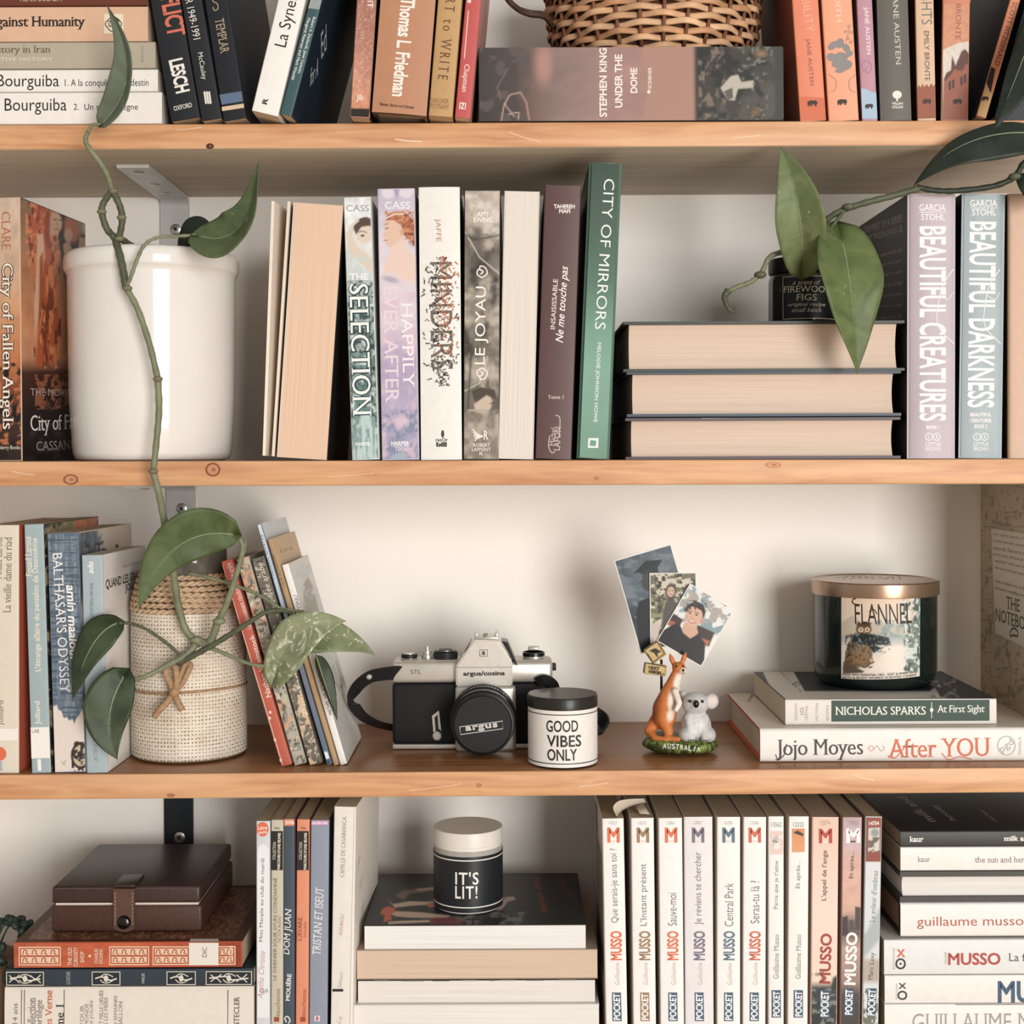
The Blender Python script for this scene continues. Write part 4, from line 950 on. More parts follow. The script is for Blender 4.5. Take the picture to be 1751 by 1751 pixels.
# slim books leaning left against the burlap jar
g = 'slim books leaning left beside the burlap jar'
pale = dict(group=g, pages='#cbb596')
B = book('red slim book with worn white edges, leftmost of the leaning six', (481, 1312), (499.5, 1307), (378, 961), Y3(1312, 481), .11, 3, cover='#9c4a36', spine='#c45a41', **pale); F = B.front
letter(F, 'Nathan Weinstock', (460, 1192), (430, 1086), 9, '#eddccd', 'author_lettering', bold=.01); letter(F, 'Le mouvement révolutionnaire arabe', (427, 1075), (390, 963), 9, '#eddccd', 'title_lettering')
for p in ((480, 1300), (470, 1265), (461, 1228), (462, 1218)): disc(F, *p, 2.6, 3, '#e6c9b4', 'worn_spot', 7)
stroke(F, [(380, 966), (425, 1115), (483, 1307)], 1.4, '#e3c4b0', 'worn_edge', n=3); stroke(F, [(398, 962), (440, 1100), (498, 1302)], 1.4, '#e3c4b0', 'worn_edge', n=3)
fl = [('fill', '#b9b3a0'), ('mul', 14, 14, .2), ('nz', (380, 940, 560, 1320), 13, 16, .56, .04, '#d9a27c'), ('nz', (380, 940, 560, 1320), 7, 7, .57, .04, '#8e9083'), ('nz', (380, 940, 560, 1320), 5, 6, .63, .04, '#5f5c50'), ('nz', (380, 940, 560, 1320), 9, 8, .64, .03, '#d8cdb4')]
B = book('worn flowery slim book, second of the leaning six', (503, 1309), (524.5, 1304), (404, 957), Y3(1310, 503), .11, 3, cover='#8f8a78', spine='#b9b3a0', **pale); F = B.front; pic(B, fl, step=1.5)
letter(F, 'LSC', (512, 1303), (526, 1298), 8, '#6b675b', 'publisher_lettering')
B = book('worn grey-brown slim book, third of the leaning six', (529, 1309), (551, 1304), (429.5, 957), Y3(1310, 529), .11, 3, cover='#6b6559', spine='#736b5f', **pale); F = B.front
pic(B, [('fill', '#756d62'), ('mul', 10, 10, .25), ('nz', (425, 1180, 560, 1320), 12, 12, .54, .04, '#dcb892'), ('nz', (425, 940, 560, 1320), 6, 6, .66, .04, '#cfc0a6'), ('nz', (425, 940, 560, 1320), 4, 4, .66, .04, '#4b463e')], step=1.5)
letter(F, 'Panorama', (525, 1222), (502, 1135), 13, '#e3d7c0', 'title_lettering', shear=.2); letter(F, 'pensée arabe', (470, 1040), (445, 962), 12, '#e3d7c0', 'title_lettering', shear=.2); letter(F, 'Islam', (497, 1120), (487, 1085), 12, '#e3d7c0', 'title_lettering', shear=.2)
B = book('blue and white slim book, tallest of the leaning six', (559, 1308), (567.5, 1306), (438.5, 897), Y3(1309, 560), .12, 3, cover='#d3dade', spine='#6a7f9c', **pale); F = B.front
pic(B, [('grad', 440, 897, 560, 1308, [(0, '#d5dde3'), (.25, '#c3ced8'), (.5, '#7a7d8c'), (.75, '#6f7a90'), (.95, '#5f7488'), (1, '#465366')]), ('poly', [(556, 1298), (568, 1296), (566, 1284), (553, 1286)], '#eef0ee', 1)], step=2)
letter(F, 'FREDERIC DANTAS', (467, 990), (446, 915), 6, '#4a5361', 'author_lettering', bold=.01)
B = book('tan slim book, fifth of the leaning six', (571, 1310), (579, 1307), (457, 923), Y3(1310, 571), .115, 3, cover='#cfab7e', spine='#b59266', **pale); F = B.front
letter(F, 'LOUIS ALTHUSSER', (487, 1005), (466, 948), 6, '#6b5336', 'author_lettering'); letter(B.right, 'Lire', (478, 942), (500, 936), 4, '#9a7b54', 'title_lettering', shear=.3)
B = book('white slim book with grey print on its cover, rightmost of the leaning six', (582, 1309), (594, 1307), (481.5, 967), Y3(1309, 582), .105, 3, cover='#e0ddd7', spine='#ece8e2', **pale); F = B.front
letter(F, "L'ONU", (514, 1046), (505, 1018), 7, '#4a4f58', 'title_lettering'); letter(F, 'MICHEL HEURTEAUX', (566, 1222), (545, 1152), 6, '#4d4a46', 'author_lettering', bold=.01)
pic(B, [('fill', '#dedcd6'), ('mul', 26, 26, .08), ('poly', [(520, 1050), (518, 1000), (526, 985), (534, 1000), (542, 1030), (548, 1055)], '#a59a90', 3), ('nz', (500, 960, 560, 1060), 10, 12, .58, .06, '#cfd4d4'), ('poly', [(580, 1160), (590, 1155), (602, 1190), (606, 1200), (594, 1180)], '#c7b09a', 3)], side='right', step=2)
letter(B.right, 'ONU', pt(B, 'right', .12, .36), pt(B, 'right', .85, .36), 26, '#9a9894', 'title_lettering')

# pair lying at the right, novel standing on them
AY = stackbook('white novel with orange and dark swash title, lying under the green-striped book', 1300, 1830, 1245, 1305, .022, .168, 3, cover='#ddd0bd', spine='#ece6de', pages='#cfbfa6', hard=True, inner='#c9532f'); F = AY.front
letter(F, 'Jojo Moyes', (1325, 1283), (1476, 1281), 36, '#48423e', 'author_lettering', serif=True, contrast=.016); letter(F, 'After YOU', (1517, 1280), (1694, 1277), 32, '#d9693c', 'title_lettering', serif=True, contrast=.014)
stroke(F, [(1484, 1280), (1490, 1275), (1494, 1281), (1488, 1284), (1486, 1279)], 1.4, '#d99c84', 'title_flourish'); stroke(F, [(1494, 1282), (1500, 1275), (1506, 1284), (1512, 1280), (1509, 1275)], 1.4, '#b5aba4', 'title_flourish')
stroke(F, [(1518, 1292), (1530, 1296), (1545, 1280), (1552, 1266)], 1.8, '#d9693c', 'title_flourish'); stroke(F, [(1610, 1288), (1622, 1299), (1640, 1294), (1662, 1298)], 1.8, '#d9693c', 'title_flourish'); stroke(F, [(1326, 1290), (1330, 1297), (1340, 1292), (1345, 1272)], 1.8, '#48423e', 'title_flourish')
stroke(F, [(1721 + 15 * math.cos(a), 1275 + 16 * math.sin(a)) for a in [6.283 * j / 12 for j in range(12)]], 1.6, '#b5ada5', 'publisher_mark', closed=True); letter(F, 'pgd', (1711, 1284), (1732, 1268), 16, '#b5ada5', 'publisher_mark'); letter(F, 'PAMELA', (1744, 1290), (1744, 1260), 5, '#b5ada5', 'publisher_lettering')
for p in (((1281, 1200), (1290, 1186)), ((1298, 1196), (1312, 1184))): letter(AY.top, 'moyes', p[0], p[1], 9, '#3d3430', 'cover_lettering', serif=True)
SP = stackbook('book with dark green title band, lying under the large dark candle', 1343, 1704, 1193, 1237, .035, .145, AY.topz, snap=True, cover='#2a3238', spine='#ddd6cd', pages='#cdbda3'); F = SP.front
shape(F, [(1421.5, 1234), (1692, 1232.5), (1692, 1196.5), (1421.5, 1198)], '#2f4a3c', 'title_band')
letter(F, 'NICHOLAS SPARKS', (1428, 1215.5), (1583, 1215), 14, '#f0ebe2', 'author_lettering', serif=True, contrast=.012); letter(F, 'At First Sight', (1602, 1214), (1684, 1213.5), 16, '#f0ebe2', 'title_lettering', serif=True, contrast=.01)
disc(F, 1593, 1214, 3.2, 5.5, '#f0ebe2', 'title_ornament', 4); stroke(F, [(1593, 1201), (1593, 1228)], 1, '#f0ebe2', smooth=False)
for k, t in enumerate(('GRAND', 'CENTRAL', 'FICTION', 'BOOKS')): letter(F, t, (1361 + 18 * k, 1232), (1361 + 18 * k, 1203 + 3 * (k % 2)), 4.5, '#a39c94', 'publisher_lettering')
letter(F, '|G', (1372, 1222), (1372, 1210), 8, '#8e8780', 'publisher_mark')
tq = quad(SP, 'top')
picture(SP.top, tq, [('fill', '#2b343a'), ('poly', [(1300, 1140), (1352, 1140), (1376, 1182), (1400, 1200), (1330, 1200)], '#e0d9d0', 1), ('poly', [(1376, 1182), (1590, 1182), (1606, 1170), (1620, 1194), (1380, 1196)], '#d8d2ca', 2), ('poly', [(1596, 1172), (1625, 1180), (1634, 1192), (1608, 1192)], '#23282b', 1.5), ('nz', (1590, 1150, 1640, 1195), 8, 5, .6, .05, '#8a8f8f'), ('nz', (1580, 1140, 1710, 1180), 30, 14, .58, .1, '#3f4d52')], step=1.6)
letter(SP.top, 'SPARKS', (1362, 1172), (1396, 1150), 20, '#46525a', 'title_lettering', serif=True); letter(SP.top, 'The New York Times', (1372, 1184), (1334, 1149), 5, '#6b655e', 'cover_lettering')
NB = book('aged-paper hardback standing on edge at the right end of the third shelf', (1809, 1240), (1880, 1240), (1809, 830), .03, .15, AY.topz, cover='#c5b294', spine='#c5b294', pages='#d3c2a4')
M_ = NB.M.copy(); dx = PW(1678, 1190, .178).x - M_.translation.x
NB.root.matrix_world = Matrix.Translation((dx, 0, 0)) @ M_; NB.M = NB.root.matrix_world.copy(); NB.left = Face(NB.root, (0, NB.D, 0), (0, -1, 0), (0, 0, 1)); NB.front = Face(NB.root, (0, 0, 0), (1, 0, 0), (0, 0, 1)); NB.left.ext = (NB.D, NB.H)
pic(NB, [('fill', '#c2ae8e'), ('mul', 30, 60, .22), ('nz', (1670, 830, 1900, 1300), 3, 14, .66, .04, '#8f7d5f'), ('nz', (1670, 830, 1900, 1300), 14, 4, .68, .04, '#9a8868'), ('line', [(1680, 845), (1705, 850), (1712, 880)], 1.2, '#9a8868', 1), ('poly', [(1693, 901), (1760, 912), (1800, 918), (1800, 1135), (1760, 1110), (1701, 1086)], '#9c8a6b', 2), ('poly', [(1694.5, 903), (1800, 920), (1800, 1131), (1702, 1083)], '#e4d9c4', 1)], side='left', step=2.2)
for k, t in enumerate(('I am nothing special, of this I am', 'common man with common thoughts', 'common life. There are no monuments', 'and my name will soon be forgotten', 'another with all my heart', 'for me this has been enough', '', 'And so begins one of the stories', 'love and compelling you will ever')):
    if t: letter(NB.left, t, (1698 + (4 if k > 3 else 0), 913 + 11.5 * k), to(NB, 'left', (1698, 913 + 11.5 * k), .9), 7, '#6d6352', 'cover_lettering', shear=.2)
letter(NB.left, 'THE', (1721, 1030), (1744, 1036), 21, '#3b352b', 'title_lettering', serif=True); letter(NB.left, 'NOTEBOOK', (1702, 1050), to(NB, 'left', (1702, 1050), .92), 22, '#3b352b', 'title_lettering', serif=True)
stroke(NB.left, [(1728, 1080), (1733, 1074), (1740, 1079), (1740, 1088), (1733, 1086), (1728, 1088), (1728, 1080)], 1.2, '#4b4437', 'title_ornament')
# ================================================================ bottom shelf: books
g = 'old books lying under the leather box'
VE = stackbook('thick cream book with grey and orange lettering, lowest under the leather box', 8, 434, 1688, 1797, .010, .15, 4, cover='#dcd0bf', spine='#e4dbce', pages='#d8c8ab', group=g, hard=True, bulge=.0012); F = VE.front
for x in (37, 42, 110, 390): stroke(F, [(x, 1693), (x - 1, 1784)], 1.2, '#4b443d', 'spine_rule', smooth=False)
letter(F, '10 - 14 ans', (25, 1780), (26, 1716), 8, '#77706a', 'age_lettering', serif=True)
for t, x, y1, h, c in (('Collection', 54, 1706, 14, '#8d867e'), ('Florilège', 68, 1710, 14, '#8d867e'), ('Jules Verne', 85, 1694, 15, '#d0633c'), ('tome 1', 102, 1717, 13, '#3e3833')): letter(F, t, (x, y1 + (82 if h > 14 else 60)), (x + .5, y1), h, c, 'title_lettering', serif=True, contrast=.008, bold=.006)
for x, y1, t in ((140, 1718, 'LE TOUR'), (148, 1716, 'DU MONDE'), (157, 1711, 'EN 80 JOURS'), (173, 1694, 'VINGT MILLE LIEUES'), (181, 1706, 'SOUS LES MERS'), (198, 1703, 'CINQ SEMAINES'), (206, 1712, 'EN BALLON')): letter(F, t, (x, 1772), (x + .4, y1), 6.5, '#8d867e', 'contents_lettering', serif=True)
letter(F, 'CHANTECLER', (404, 1783), (405, 1704), 9, '#4b443d', 'publisher_lettering', serif=True)
BL = stackbook('dark blue old book with framed white ornaments, under the red one', 10, 434, 1657, 1686, .008, .14, VE.topz, cover='#26323c', spine='#303d48', pages='#c9b690', group=g); F = BL.front
for x0, x1 in ((10.5, 75), (157, 206), (285, 335), (352, 431)):
    rect(F, x0, 1661 - (x0 - 200) * .004, x1, 1684.5 - (x0 - 200) * .004, '#cfc8b8', 'ornament_frame'); rect(F, x0 + 1.5, 1662.5 - (x0 - 200) * .004, x1 - 1.5, 1683 - (x0 - 200) * .004, '#232b31', 'ornament_panel')
    cx = (x0 + x1) / 2; cy = 1673 - (x0 - 200) * .004
    stroke(F, [(x0 + 6, cy), (cx - 8, cy - 3), (cx, cy), (cx + 8, cy + 3), (x1 - 6, cy)], 2.4, '#d8d2c2', 'ornament'); disc(F, cx, cy, 4, 6, '#d8d2c2', 'ornament', 8)
    for s in (-1, 1): stroke(F, [(cx - 10, cy + 2 * s), (cx - 4, cy + 7 * s), (cx + 4, cy + 7 * s), (cx + 12, cy + 3 * s)], 1.6, '#d8d2c2', 'ornament')
    if x1 - x0 > 60:
        for s in (-1, 1):
            for q in (.22, .78): stroke(F, [(x0 + (x1 - x0) * q - 9, cy + 6 * s), (x0 + (x1 - x0) * q, cy), (x0 + (x1 - x0) * q + 9, cy + 7 * s)], 1.8, '#d8d2c2', 'ornament')
letter(F, 'LA FONTAINE', (117, 1683), (117, 1661), 7, '#aeb4b4', 'author_lettering', serif=True); letter(F, 'FABLES', (245, 1681), (245, 1664), 5, '#aeb4b4', 'title_lettering', bold=.02)
DI = stackbook('red-orange old book with cream scroll panels and a paper label', 24, 414, 1611, 1655, .008, .145, BL.topz, cover='#5a3020', spine='#c4532a', pages='#c9b08a', group=g); F = DI.front
pic(DI, [('grad', 24, 0, 414, 0, [(0, '#b0512c'), (.1, '#bd5630'), (.5, '#c95a2e'), (.8, '#b54526'), (1, '#9a3a22')]), ('mul', 14, 10, .25)], step=2)
def roll_(x): return -(x - 220) * .0046
for x0, x1 in ((32, 104), (187, 255), (261, 325), (372, 403)):
    c = '#ecc9ab'; e = roll_(x0)
    rect(F, x0, 1618 + e, x1, 1650 + e, c, 'scroll_frame'); rect(F, x0 + 1.6, 1619.8 + e, x1 - 1.6, 1648.2 + e, '#b5532f', 'scroll_panel')
    n = max(1, int((x1 - x0) / 15))
    rect(F, x0 + 4, 1622 + e, x1 - 4, 1632.5 + e, '#e8c2a3', 'scroll_field'); rect(F, x0 + 4, 1635.5 + e, x1 - 4, 1646 + e, '#e8c2a3', 'scroll_field')
    for k in range(n):
        cx = x0 + 4 + (x1 - x0 - 8) * (k + .5) / n
        for cy in (1627.2, 1640.7): stroke(F, [(cx - 5, cy + 4 + e), (cx - 3, cy - 3 + e), (cx + 2, cy - 2 + e), (cx + 1, cy + 2 + e), (cx + 5, cy + 4 + e)], 1.7, '#a84a2a', 'scroll')
for t, x, h, y0, y1 in (('THE OLD', 120, 7, 1650, 1619), ('CURIOSITY', 130, 7, 1652, 1618), ('SHOP', 141, 7, 1645, 1626), ('CHARLES', 165, 6, 1647, 1621), ('DICKENS', 173, 6, 1647, 1622), ('COLLINS', 395, 6, 1641, 1617)): letter(F, t, (x, y0 + roll_(x)), (x, y1 + roll_(x)), h, '#ecc9ab', 'title_lettering', serif=True, bold=.02)
rect(F, 323.5, 1611.5, 374, 1650, '#e3ddd2', 'paper_label'); shape(DI.top, [(324, 1611), (374, 1610.4), (372.5, 1602), (326, 1602.6)], '#e3ddd2', 'paper_label'); letter(F, 'DIC', (350, 1636), (350.5, 1619), 8, '#6b675f', 'label_lettering', bold=.01)
disc(F, 154, 1634, 2.4, 2.4, '#ecc9ab', 'spine_dot')
tq = quad(DI, 'top', .04, .96, .04, .96)
picture(DI.top, tq, [('fill', '#6b3d28'), ('nz', (0, 1440, 460, 1620), 3, 2.4, .56, .06, '#9a6a4a'), ('mul', 20, 10, .2)], name='tooled_cover', step=2.2)

g = 'slim school books standing left of the white novel pile'
sp = dict(group=g, pages='#c2ad8c')
row = [('pale grey pocket book with a round orange badge', 438, 462, 438, 462, 1404, '#cfd3d8', '#aab0b4'),
       ('beige and black school classic beside the grey pocket book', 463.5, 484, 463, 484, 1402, '#c9c0ab', '#b9ad94'),
       ('navy school classic with white swash title', 485, 504.5, 484.5, 503.5, 1400, '#45535f', '#9a5a70'),
       ('orange and black school classic', 507.5, 529, 505, 527, 1401, '#e58e66', '#a86846'),
       ('lilac-blue school classic with pink top band', 531.5, 562, 528, 559.5, 1402, '#8f97a9', '#3b3c4a')]
S4B = []
for lab, x0, x1, b0, b1, y, c, cv in row: S4B.append(book(lab, (b0, 1797), (b1, 1797), (x0, y), .012, .11, 4, cover=cv, spine=c, **sp))
F = S4B[0].front; disc(F, 449, 1418, 10.5, 12.5, '#e2683f', 'round_badge'); letter(F, 'Livre', (441, 1416), (457, 1415), 7, '#f3e3d8', 'badge_lettering', bold=.02); letter(F, 'poche', (442, 1424), (457, 1423), 7, '#f3e3d8', 'badge_lettering', bold=.02)
shape(F, [(440, 1458), (442, 1448), (449, 1443), (456, 1446), (460, 1456), (460.5, 1740), (440, 1740)], '#e6e8ea', 'printed_band')
letter(F, 'Miss Marple au club du mardi', (447, 1610), (450, 1468), 8, '#4d4b50', 'title_lettering'); letter(F, 'Agatha Christie', (446, 1708), (450, 1626), 13, '#c98a92', 'author_lettering', shear=.4); letter(F, 'CHR', (445, 1694), (460, 1694), 6, '#6b6866', 'label_lettering', serif=True)
for bi, x in ((1, 473.5), (3, 518.5)):
    F = S4B[bi].front; dx = S4B[bi].bl[0] - (463 if bi == 1 else 505)
    xa, xb = (463.7, 483.7) if bi == 1 else (507, 528)
    rect(F, xa, 1421, xb, 1488, '#26241f', 'series_band'); letter(F, 'COLLECTION', (x - 5, 1470), (x - 4, 1440), 5, '#e6ddc9', 'series_lettering'); letter(F, "PARCOURS D'UNE ŒUVRE", (x + 3, 1487), (x + 4, 1424), 5, '#e6ddc9', 'series_lettering', bold=.03)
    letter(F, 'XIXe' if bi == 1 else 'XVIIe', (x - 5, 1416), (x + 5, 1416), 4, '#5a5146', 'century_lettering', bold=.02)
    letter(F, 'eauchemin', (x + 1 - (1 if bi == 3 else 0), 1738), (x + 2, 1691), 8, '#8a6a4a' if bi == 1 else '#a04a2a', 'publisher_lettering'); rect(F, x - 5, 1739, x + 4, 1747, '#a8442a', 'publisher_mark')
letter(S4B[1].front, "LE DERNIER JOUR D'UN CONDAMNÉ", (470, 1677), (471, 1501), 8.5, '#6b5a46', 'title_lettering', serif=True); letter(S4B[1].front, 'VICTOR HUGO', (477.5, 1612), (478, 1567), 5, '#8a7a62', 'author_lettering')
F = S4B[2].front; rect(F, 485.5, 1400.5, 504, 1412, '#e08a5f', 'top_band'); letter(F, 'XVIIe', (488, 1406.5), (503, 1406), 6, '#f4e3d2', 'century_lettering', bold=.03)
letter(F, 'DOM JUAN', (491, 1632), (495, 1553), 14, '#eeece8', 'title_lettering', serif=True, shear=.15); letter(F, 'MOLIÈRE', (491, 1712), (494, 1665), 9, '#eeece8', 'author_lettering', serif=True, bold=.02); stroke(F, [(490, 1748), (487, 1741), (492, 1738), (496, 1745), (493, 1750)], 1.8, '#eeece8', 'publisher_mark')
F = S4B[3].front; letter(F, "L'AVARE", (511.5, 1609), (513, 1569), 8, '#8a3f22', 'title_lettering', serif=True); letter(F, 'MOLIÈRE', (521, 1602), (522, 1576), 5, '#a8603c', 'author_lettering')
F = S4B[4].front; rect(F, 532.5, 1403, 561, 1411, '#c98fb4', 'top_band'); letter(F, 'MOYEN ÂGE', (534, 1407), (560, 1406.8), 5, '#f2e6ee', 'century_lettering', bold=.04)
letter(F, 'TRISTAN ET ISEUT', (541, 1632), (547, 1517), 14, '#e6e6ea', 'title_lettering', serif=True, shear=.15); rect(F, 538, 1737, 547, 1746, '#e9e6ea', 'publisher_mark'); letter(F, 'B', (540, 1741.5), (545.5, 1741.5), 7, '#c04a4a', 'publisher_mark', bold=.04)
CB = book('white novel standing left of the flat pile, taller than its neighbours', (564, 1797), (602, 1797), (571, 1380), .008, .125, 4, cover='#e0d8cc', spine='#e8e3da', pages='#cfc0a8', yaw=-3, pivot='r'); F = CB.front
letter(F, 'CAMILLE DE CASABIANCA', (585, 1500), (589, 1396), 7, '#8f867b', 'author_lettering', serif=True); letter(F, 'GOURIOU', (582, 1599), (586, 1563), 6, '#b5836a', 'title_lettering', serif=True); letter(F, 'Seberr', (580, 1690), (584, 1661), 7, '#b3a99c', 'author_lettering', shear=.3); rect(F, 568.5, 1691, 587, 1695.5, '#2a2826', 'black_mark'); letter(F, 'Le', (579, 1750), (582, 1738), 7, '#b3a99c', 'publisher_lettering', shear=.3)
stroke(F, [(606, 1382), (600, 1640), (598, 1790)], 1, '#c6beb2', 'spine_crease', n=3)
for k in range(4): stroke(CB.right, [(612 + 3 * k, 1480 + 40 * k), (616 + 3 * k, 1462 + 40 * k)], 1, '#c3bbb0', 'cover_line', smooth=False)

# pile in the middle
g = 'books lying under the small white-lidded candle'
W4 = stackbook('white book lying lowest in the middle pile, page edges outward', 600, 1025, 1717.5, 1797, .016, .15, 4, front='fore', cover='#d9d5cd', pages='#ebe6e0', group=g)
W3 = stackbook('white-paged book second from bottom in the middle pile', 612, 1018, 1675, 1716.5, .020, .145, W4.topz, front='fore', cover='#3b3733', pages='#e6e0d8', group=g, board=.0008)
random.seed(11)
x = 640
while x < 1000:
    w = random.uniform(6, 46); stroke(W3.front, [(x, 1676.5 - (x - 815) * .0046), (x + w, 1676.5 - (x + w - 815) * .0046)], 1.8, random.choice(['#3b3733', '#6f675e', '#a39a8e']), 'edge_print', smooth=False); x += w + random.uniform(4, 26)
W2 = stackbook('tan-paged book third from bottom in the middle pile', 610, 1022, 1624, 1674, .020, .145, W3.topz, front='fore', cover='#b39a82', pages='#d9bda3', group=g)
W1 = stackbook('dark-covered novel on top of the middle pile, white page edges outward', 623, 1002, 1581.5, 1624, .022, .138, W2.topz, front='fore', cover='#26282a', pages='#ece9e5', group=g, inner='#26282a')
tq = quad(W1, 'top')
picture(W1.top, tq, [('fill', '#2a2c2d'), ('mul', 50, 20, .3), ('poly', [(640, 1500), (700, 1490), (720, 1590), (620, 1590)], '#3c3d3c', 20),
    ('poly', [(664, 1540), (672, 1546), (700, 1541), (728, 1542), (745, 1541), (745, 1546), (700, 1549), (676, 1552)], '#e0c3aa', 1.2), ('poly', [(664, 1562), (676, 1558), (720, 1560), (770, 1566), (764, 1570), (700, 1569), (678, 1567)], '#dcbda3', 1.2), ('poly', [(664, 1576), (700, 1574), (735, 1573), (735, 1577), (664, 1580)], '#dcbda3', 1),
    ('poly', [(676, 1532), (690, 1522), (742, 1518), (742, 1523), (700, 1528), (690, 1538)], '#8a7462', 2), ('poly', [(710, 1520), (742, 1517), (742, 1521), (716, 1524)], '#cfae94', 1),
    ('poly', [(654, 1554), (662, 1550), (676, 1552), (674, 1560), (668, 1564), (670, 1572), (656, 1577), (658, 1566), (650, 1562)], '#e0683c', 1.5), ('poly', [(728, 1546), (745, 1543), (745, 1550), (734, 1552)], '#d9663c', 1), ('poly', [(735, 1570), (780, 1568), (796, 1574), (786, 1582), (735, 1582)], '#8a4a4e', 2), ('nz', (780, 1560, 900, 1582), 10, 6, .54, .06, '#7d766c'), ('poly', [(845, 1556), (864, 1534), (878, 1533), (882, 1538), (868, 1542), (858, 1556)], '#d5b79d', 1.5)], step=1.5)
for t, p0, p1, h, c in (("Cony that", (956, 1503), (984, 1540), 14, '#8e4a3c'), ('frost crooks', (917, 1500), (934, 1560), 13, '#b5553f'), ('and lie', (895, 1505), (903, 1550), 9, '#6b4a42')): letter(W1.top, t, p0, p1, h, c, 'title_lettering', shear=.3)

# row of white pocket novels
g = 'white pocket novels in a row on the bottom shelf'
M9 = [(1029.5, 1067, 1037, 1074, 1400, 'OR', "Que serais-je sans toi ?", 1578, 1451, '14327'), (1079, 1118.5, 1083.5, 1122.5, 1399, 'BR', "L'Instant présent", 1583, 1477, '16535'), (1126, 1168, 1130, 1170.5, 1399, 'OR', 'Sauve-moi', 1583, 1527, '12861'),
      (1169.5, 1217, 1172, 1221, 1397, 'PU', 'Je reviens te chercher', 1581, 1457, '13967'), (1226, 1265, 1226, 1266, 1397, 'BL', 'Central Park', 1584, 1510, '16296'), (1271.5, 1309.5, 1270, 1309, 1397, 'RE', 'Seras-tu là ?', 1579, 1506, '13286')]
CC = dict(OR=('#e2703f', 'orange'), BR=('#a3815f', 'brown'), PU=('#7d7484', 'grey-violet'), BL=('#64798a', 'grey-blue'), RE=('#d46a4a', 'red-orange'))
words_ = ['first', 'second', 'third', 'fourth', 'fifth', 'sixth']
pk = dict(group=g, pages='#b59f83')
for k, (x0, x1, b0, b1, y, cc, tit, ya, yb, num) in enumerate(M9):
    c, cn = CC[cc]
    B = book('white pocket novel with %s capitals, %s from the left of its row' % (cn, words_[k]), (b0, 1797), (b1, 1797), (x0, y), .012, .108, 4, cover='#d8c9bb', spine='#efedea' if cc != 'PU' else '#e6e1e3', **pk); F = B.front
    s = (b0 - x0) / 398.0
    X = lambda y_, o=0.0: (x0 + x1) / 2 + o + s * (y_ - y)
    letter(F, num, (X(1407, -7), 1407), (X(1407, 7), 1407), 6, '#a8a29c', 'number_lettering'); letter(F, 'M', (X(1427, -10.5), 1428), (X(1427, 11), 1427.8), 26, c, 'capital_emblem', bold=.045); rect(F, X(1438, -3.5), 1436.5, X(1438, 3.5), 1440.5, '#e9d9cf', 'emblem_bar')
    letter(F, tit, (X(ya, 1), ya), (X(yb, 1), yb), 15, '#6d6964', 'title_lettering', bold=-.004); letter(F, 'MUSSO', (X(1642, 1), 1642), (X(1593, 1.5), 1592), 20, c, 'author_lettering', bold=.035)
    letter(F, 'Guillaume', (X(1683, 2), 1684), (X(1648, 2), 1646), 8, '#cdb5ab', 'author_lettering'); pc = '#47607a' if cc != 'BR' else '#a3815f'
    shape(F, [(X(1745, -7.5), 1746), (X(1745, 8.5), 1746), (X(1697, 8), 1697), (X(1697, -7.5), 1697)], pc, 'publisher_mark'); letter(F, 'POCKET', (X(1744, .5), 1744), (X(1699, .5), 1699), 12, '#eef0f0', 'publisher_lettering', bold=.03)
    if k == 0:
        for q in range(16): stroke(B.left, [pt(B, 'left', .12, .80 - .032 * q), pt(B, 'left', .88 - .1 * (q % 3 == 2), .80 - .032 * q)], 1.3, '#8b8177', 'blurb_line', smooth=False)
        picture(B.left, [pt(B, 'left', .12, .96), pt(B, 'left', .40, .96), pt(B, 'left', .40, .84), pt(B, 'left', .12, .84)], [('fill', '#7f776c')], 'author_photo', step=4)
        P0 = B
for lab, x0, x1, b0, b1, tit, num, serif_, dy in (('white pocket novel with a faint pink picture', 1314, 1341.5, 1314, 1340.5, "Parce que je t'aime", '13562', 1, 0), ('white pocket novel with a small orange eye picture', 1349, 1382, 1346.5, 1381, 'Et après...', '12325', 1, 0)):
    B = book(lab, (b0, 1797), (b1, 1797), (x0, 1396), .012, .108, 4, cover='#d2c2b2', spine='#eeebe7', **pk); F = B.front; xc = (x0 + x1) / 2
    letter(F, num, (xc - 9, 1410), (xc + 9, 1410), 8, '#76716b', 'number_lettering')
    if 'pink' in lab: picture(F, [(1317, 1421), (1339, 1421), (1339, 1461), (1317, 1461)], [('fill', '#e6e0db'), ('nz', (1310, 1420, 1345, 1462), 8, 8, .5, .08, '#e3c6bb'), ('ell', 1326, 1436, 4, 7, 20, '#b8b3b0', 2), ('line', [(1322, 1438), (1330, 1440)], 2, '#6d6966', 1)], 'small_picture', step=1)
    else: picture(F, [(1354, 1417), (1376, 1416.5), (1376, 1457), (1354, 1457.5)], [('grad', 0, 1417, 0, 1457, [(0, '#d98a52'), (1, '#e59a5c')]), ('poly', [(1356, 1424), (1364, 1420), (1374, 1426), (1373, 1430), (1364, 1427)], '#2f2a26', 1)], 'small_picture', step=1)
    letter(F, tit, (xc - .5, 1555 if 'pink' in lab else 1519), (xc + .5, 1472), 9, '#76716b', 'title_lettering', serif=True); letter(F, 'Guillaume Musso', (xc - 1, 1674), (xc, 1598), 9, '#8a857f', 'author_lettering', serif=True)
    shape(F, [(xc - 8.5, 1740), (xc + 7.5, 1740), (xc + 7.5, 1693), (xc - 8.5, 1693)], '#47607a', 'publisher_mark'); letter(F, 'POCKET', (xc, 1738), (xc, 1695), 12, '#eef0f0', 'publisher_lettering', bold=.03)
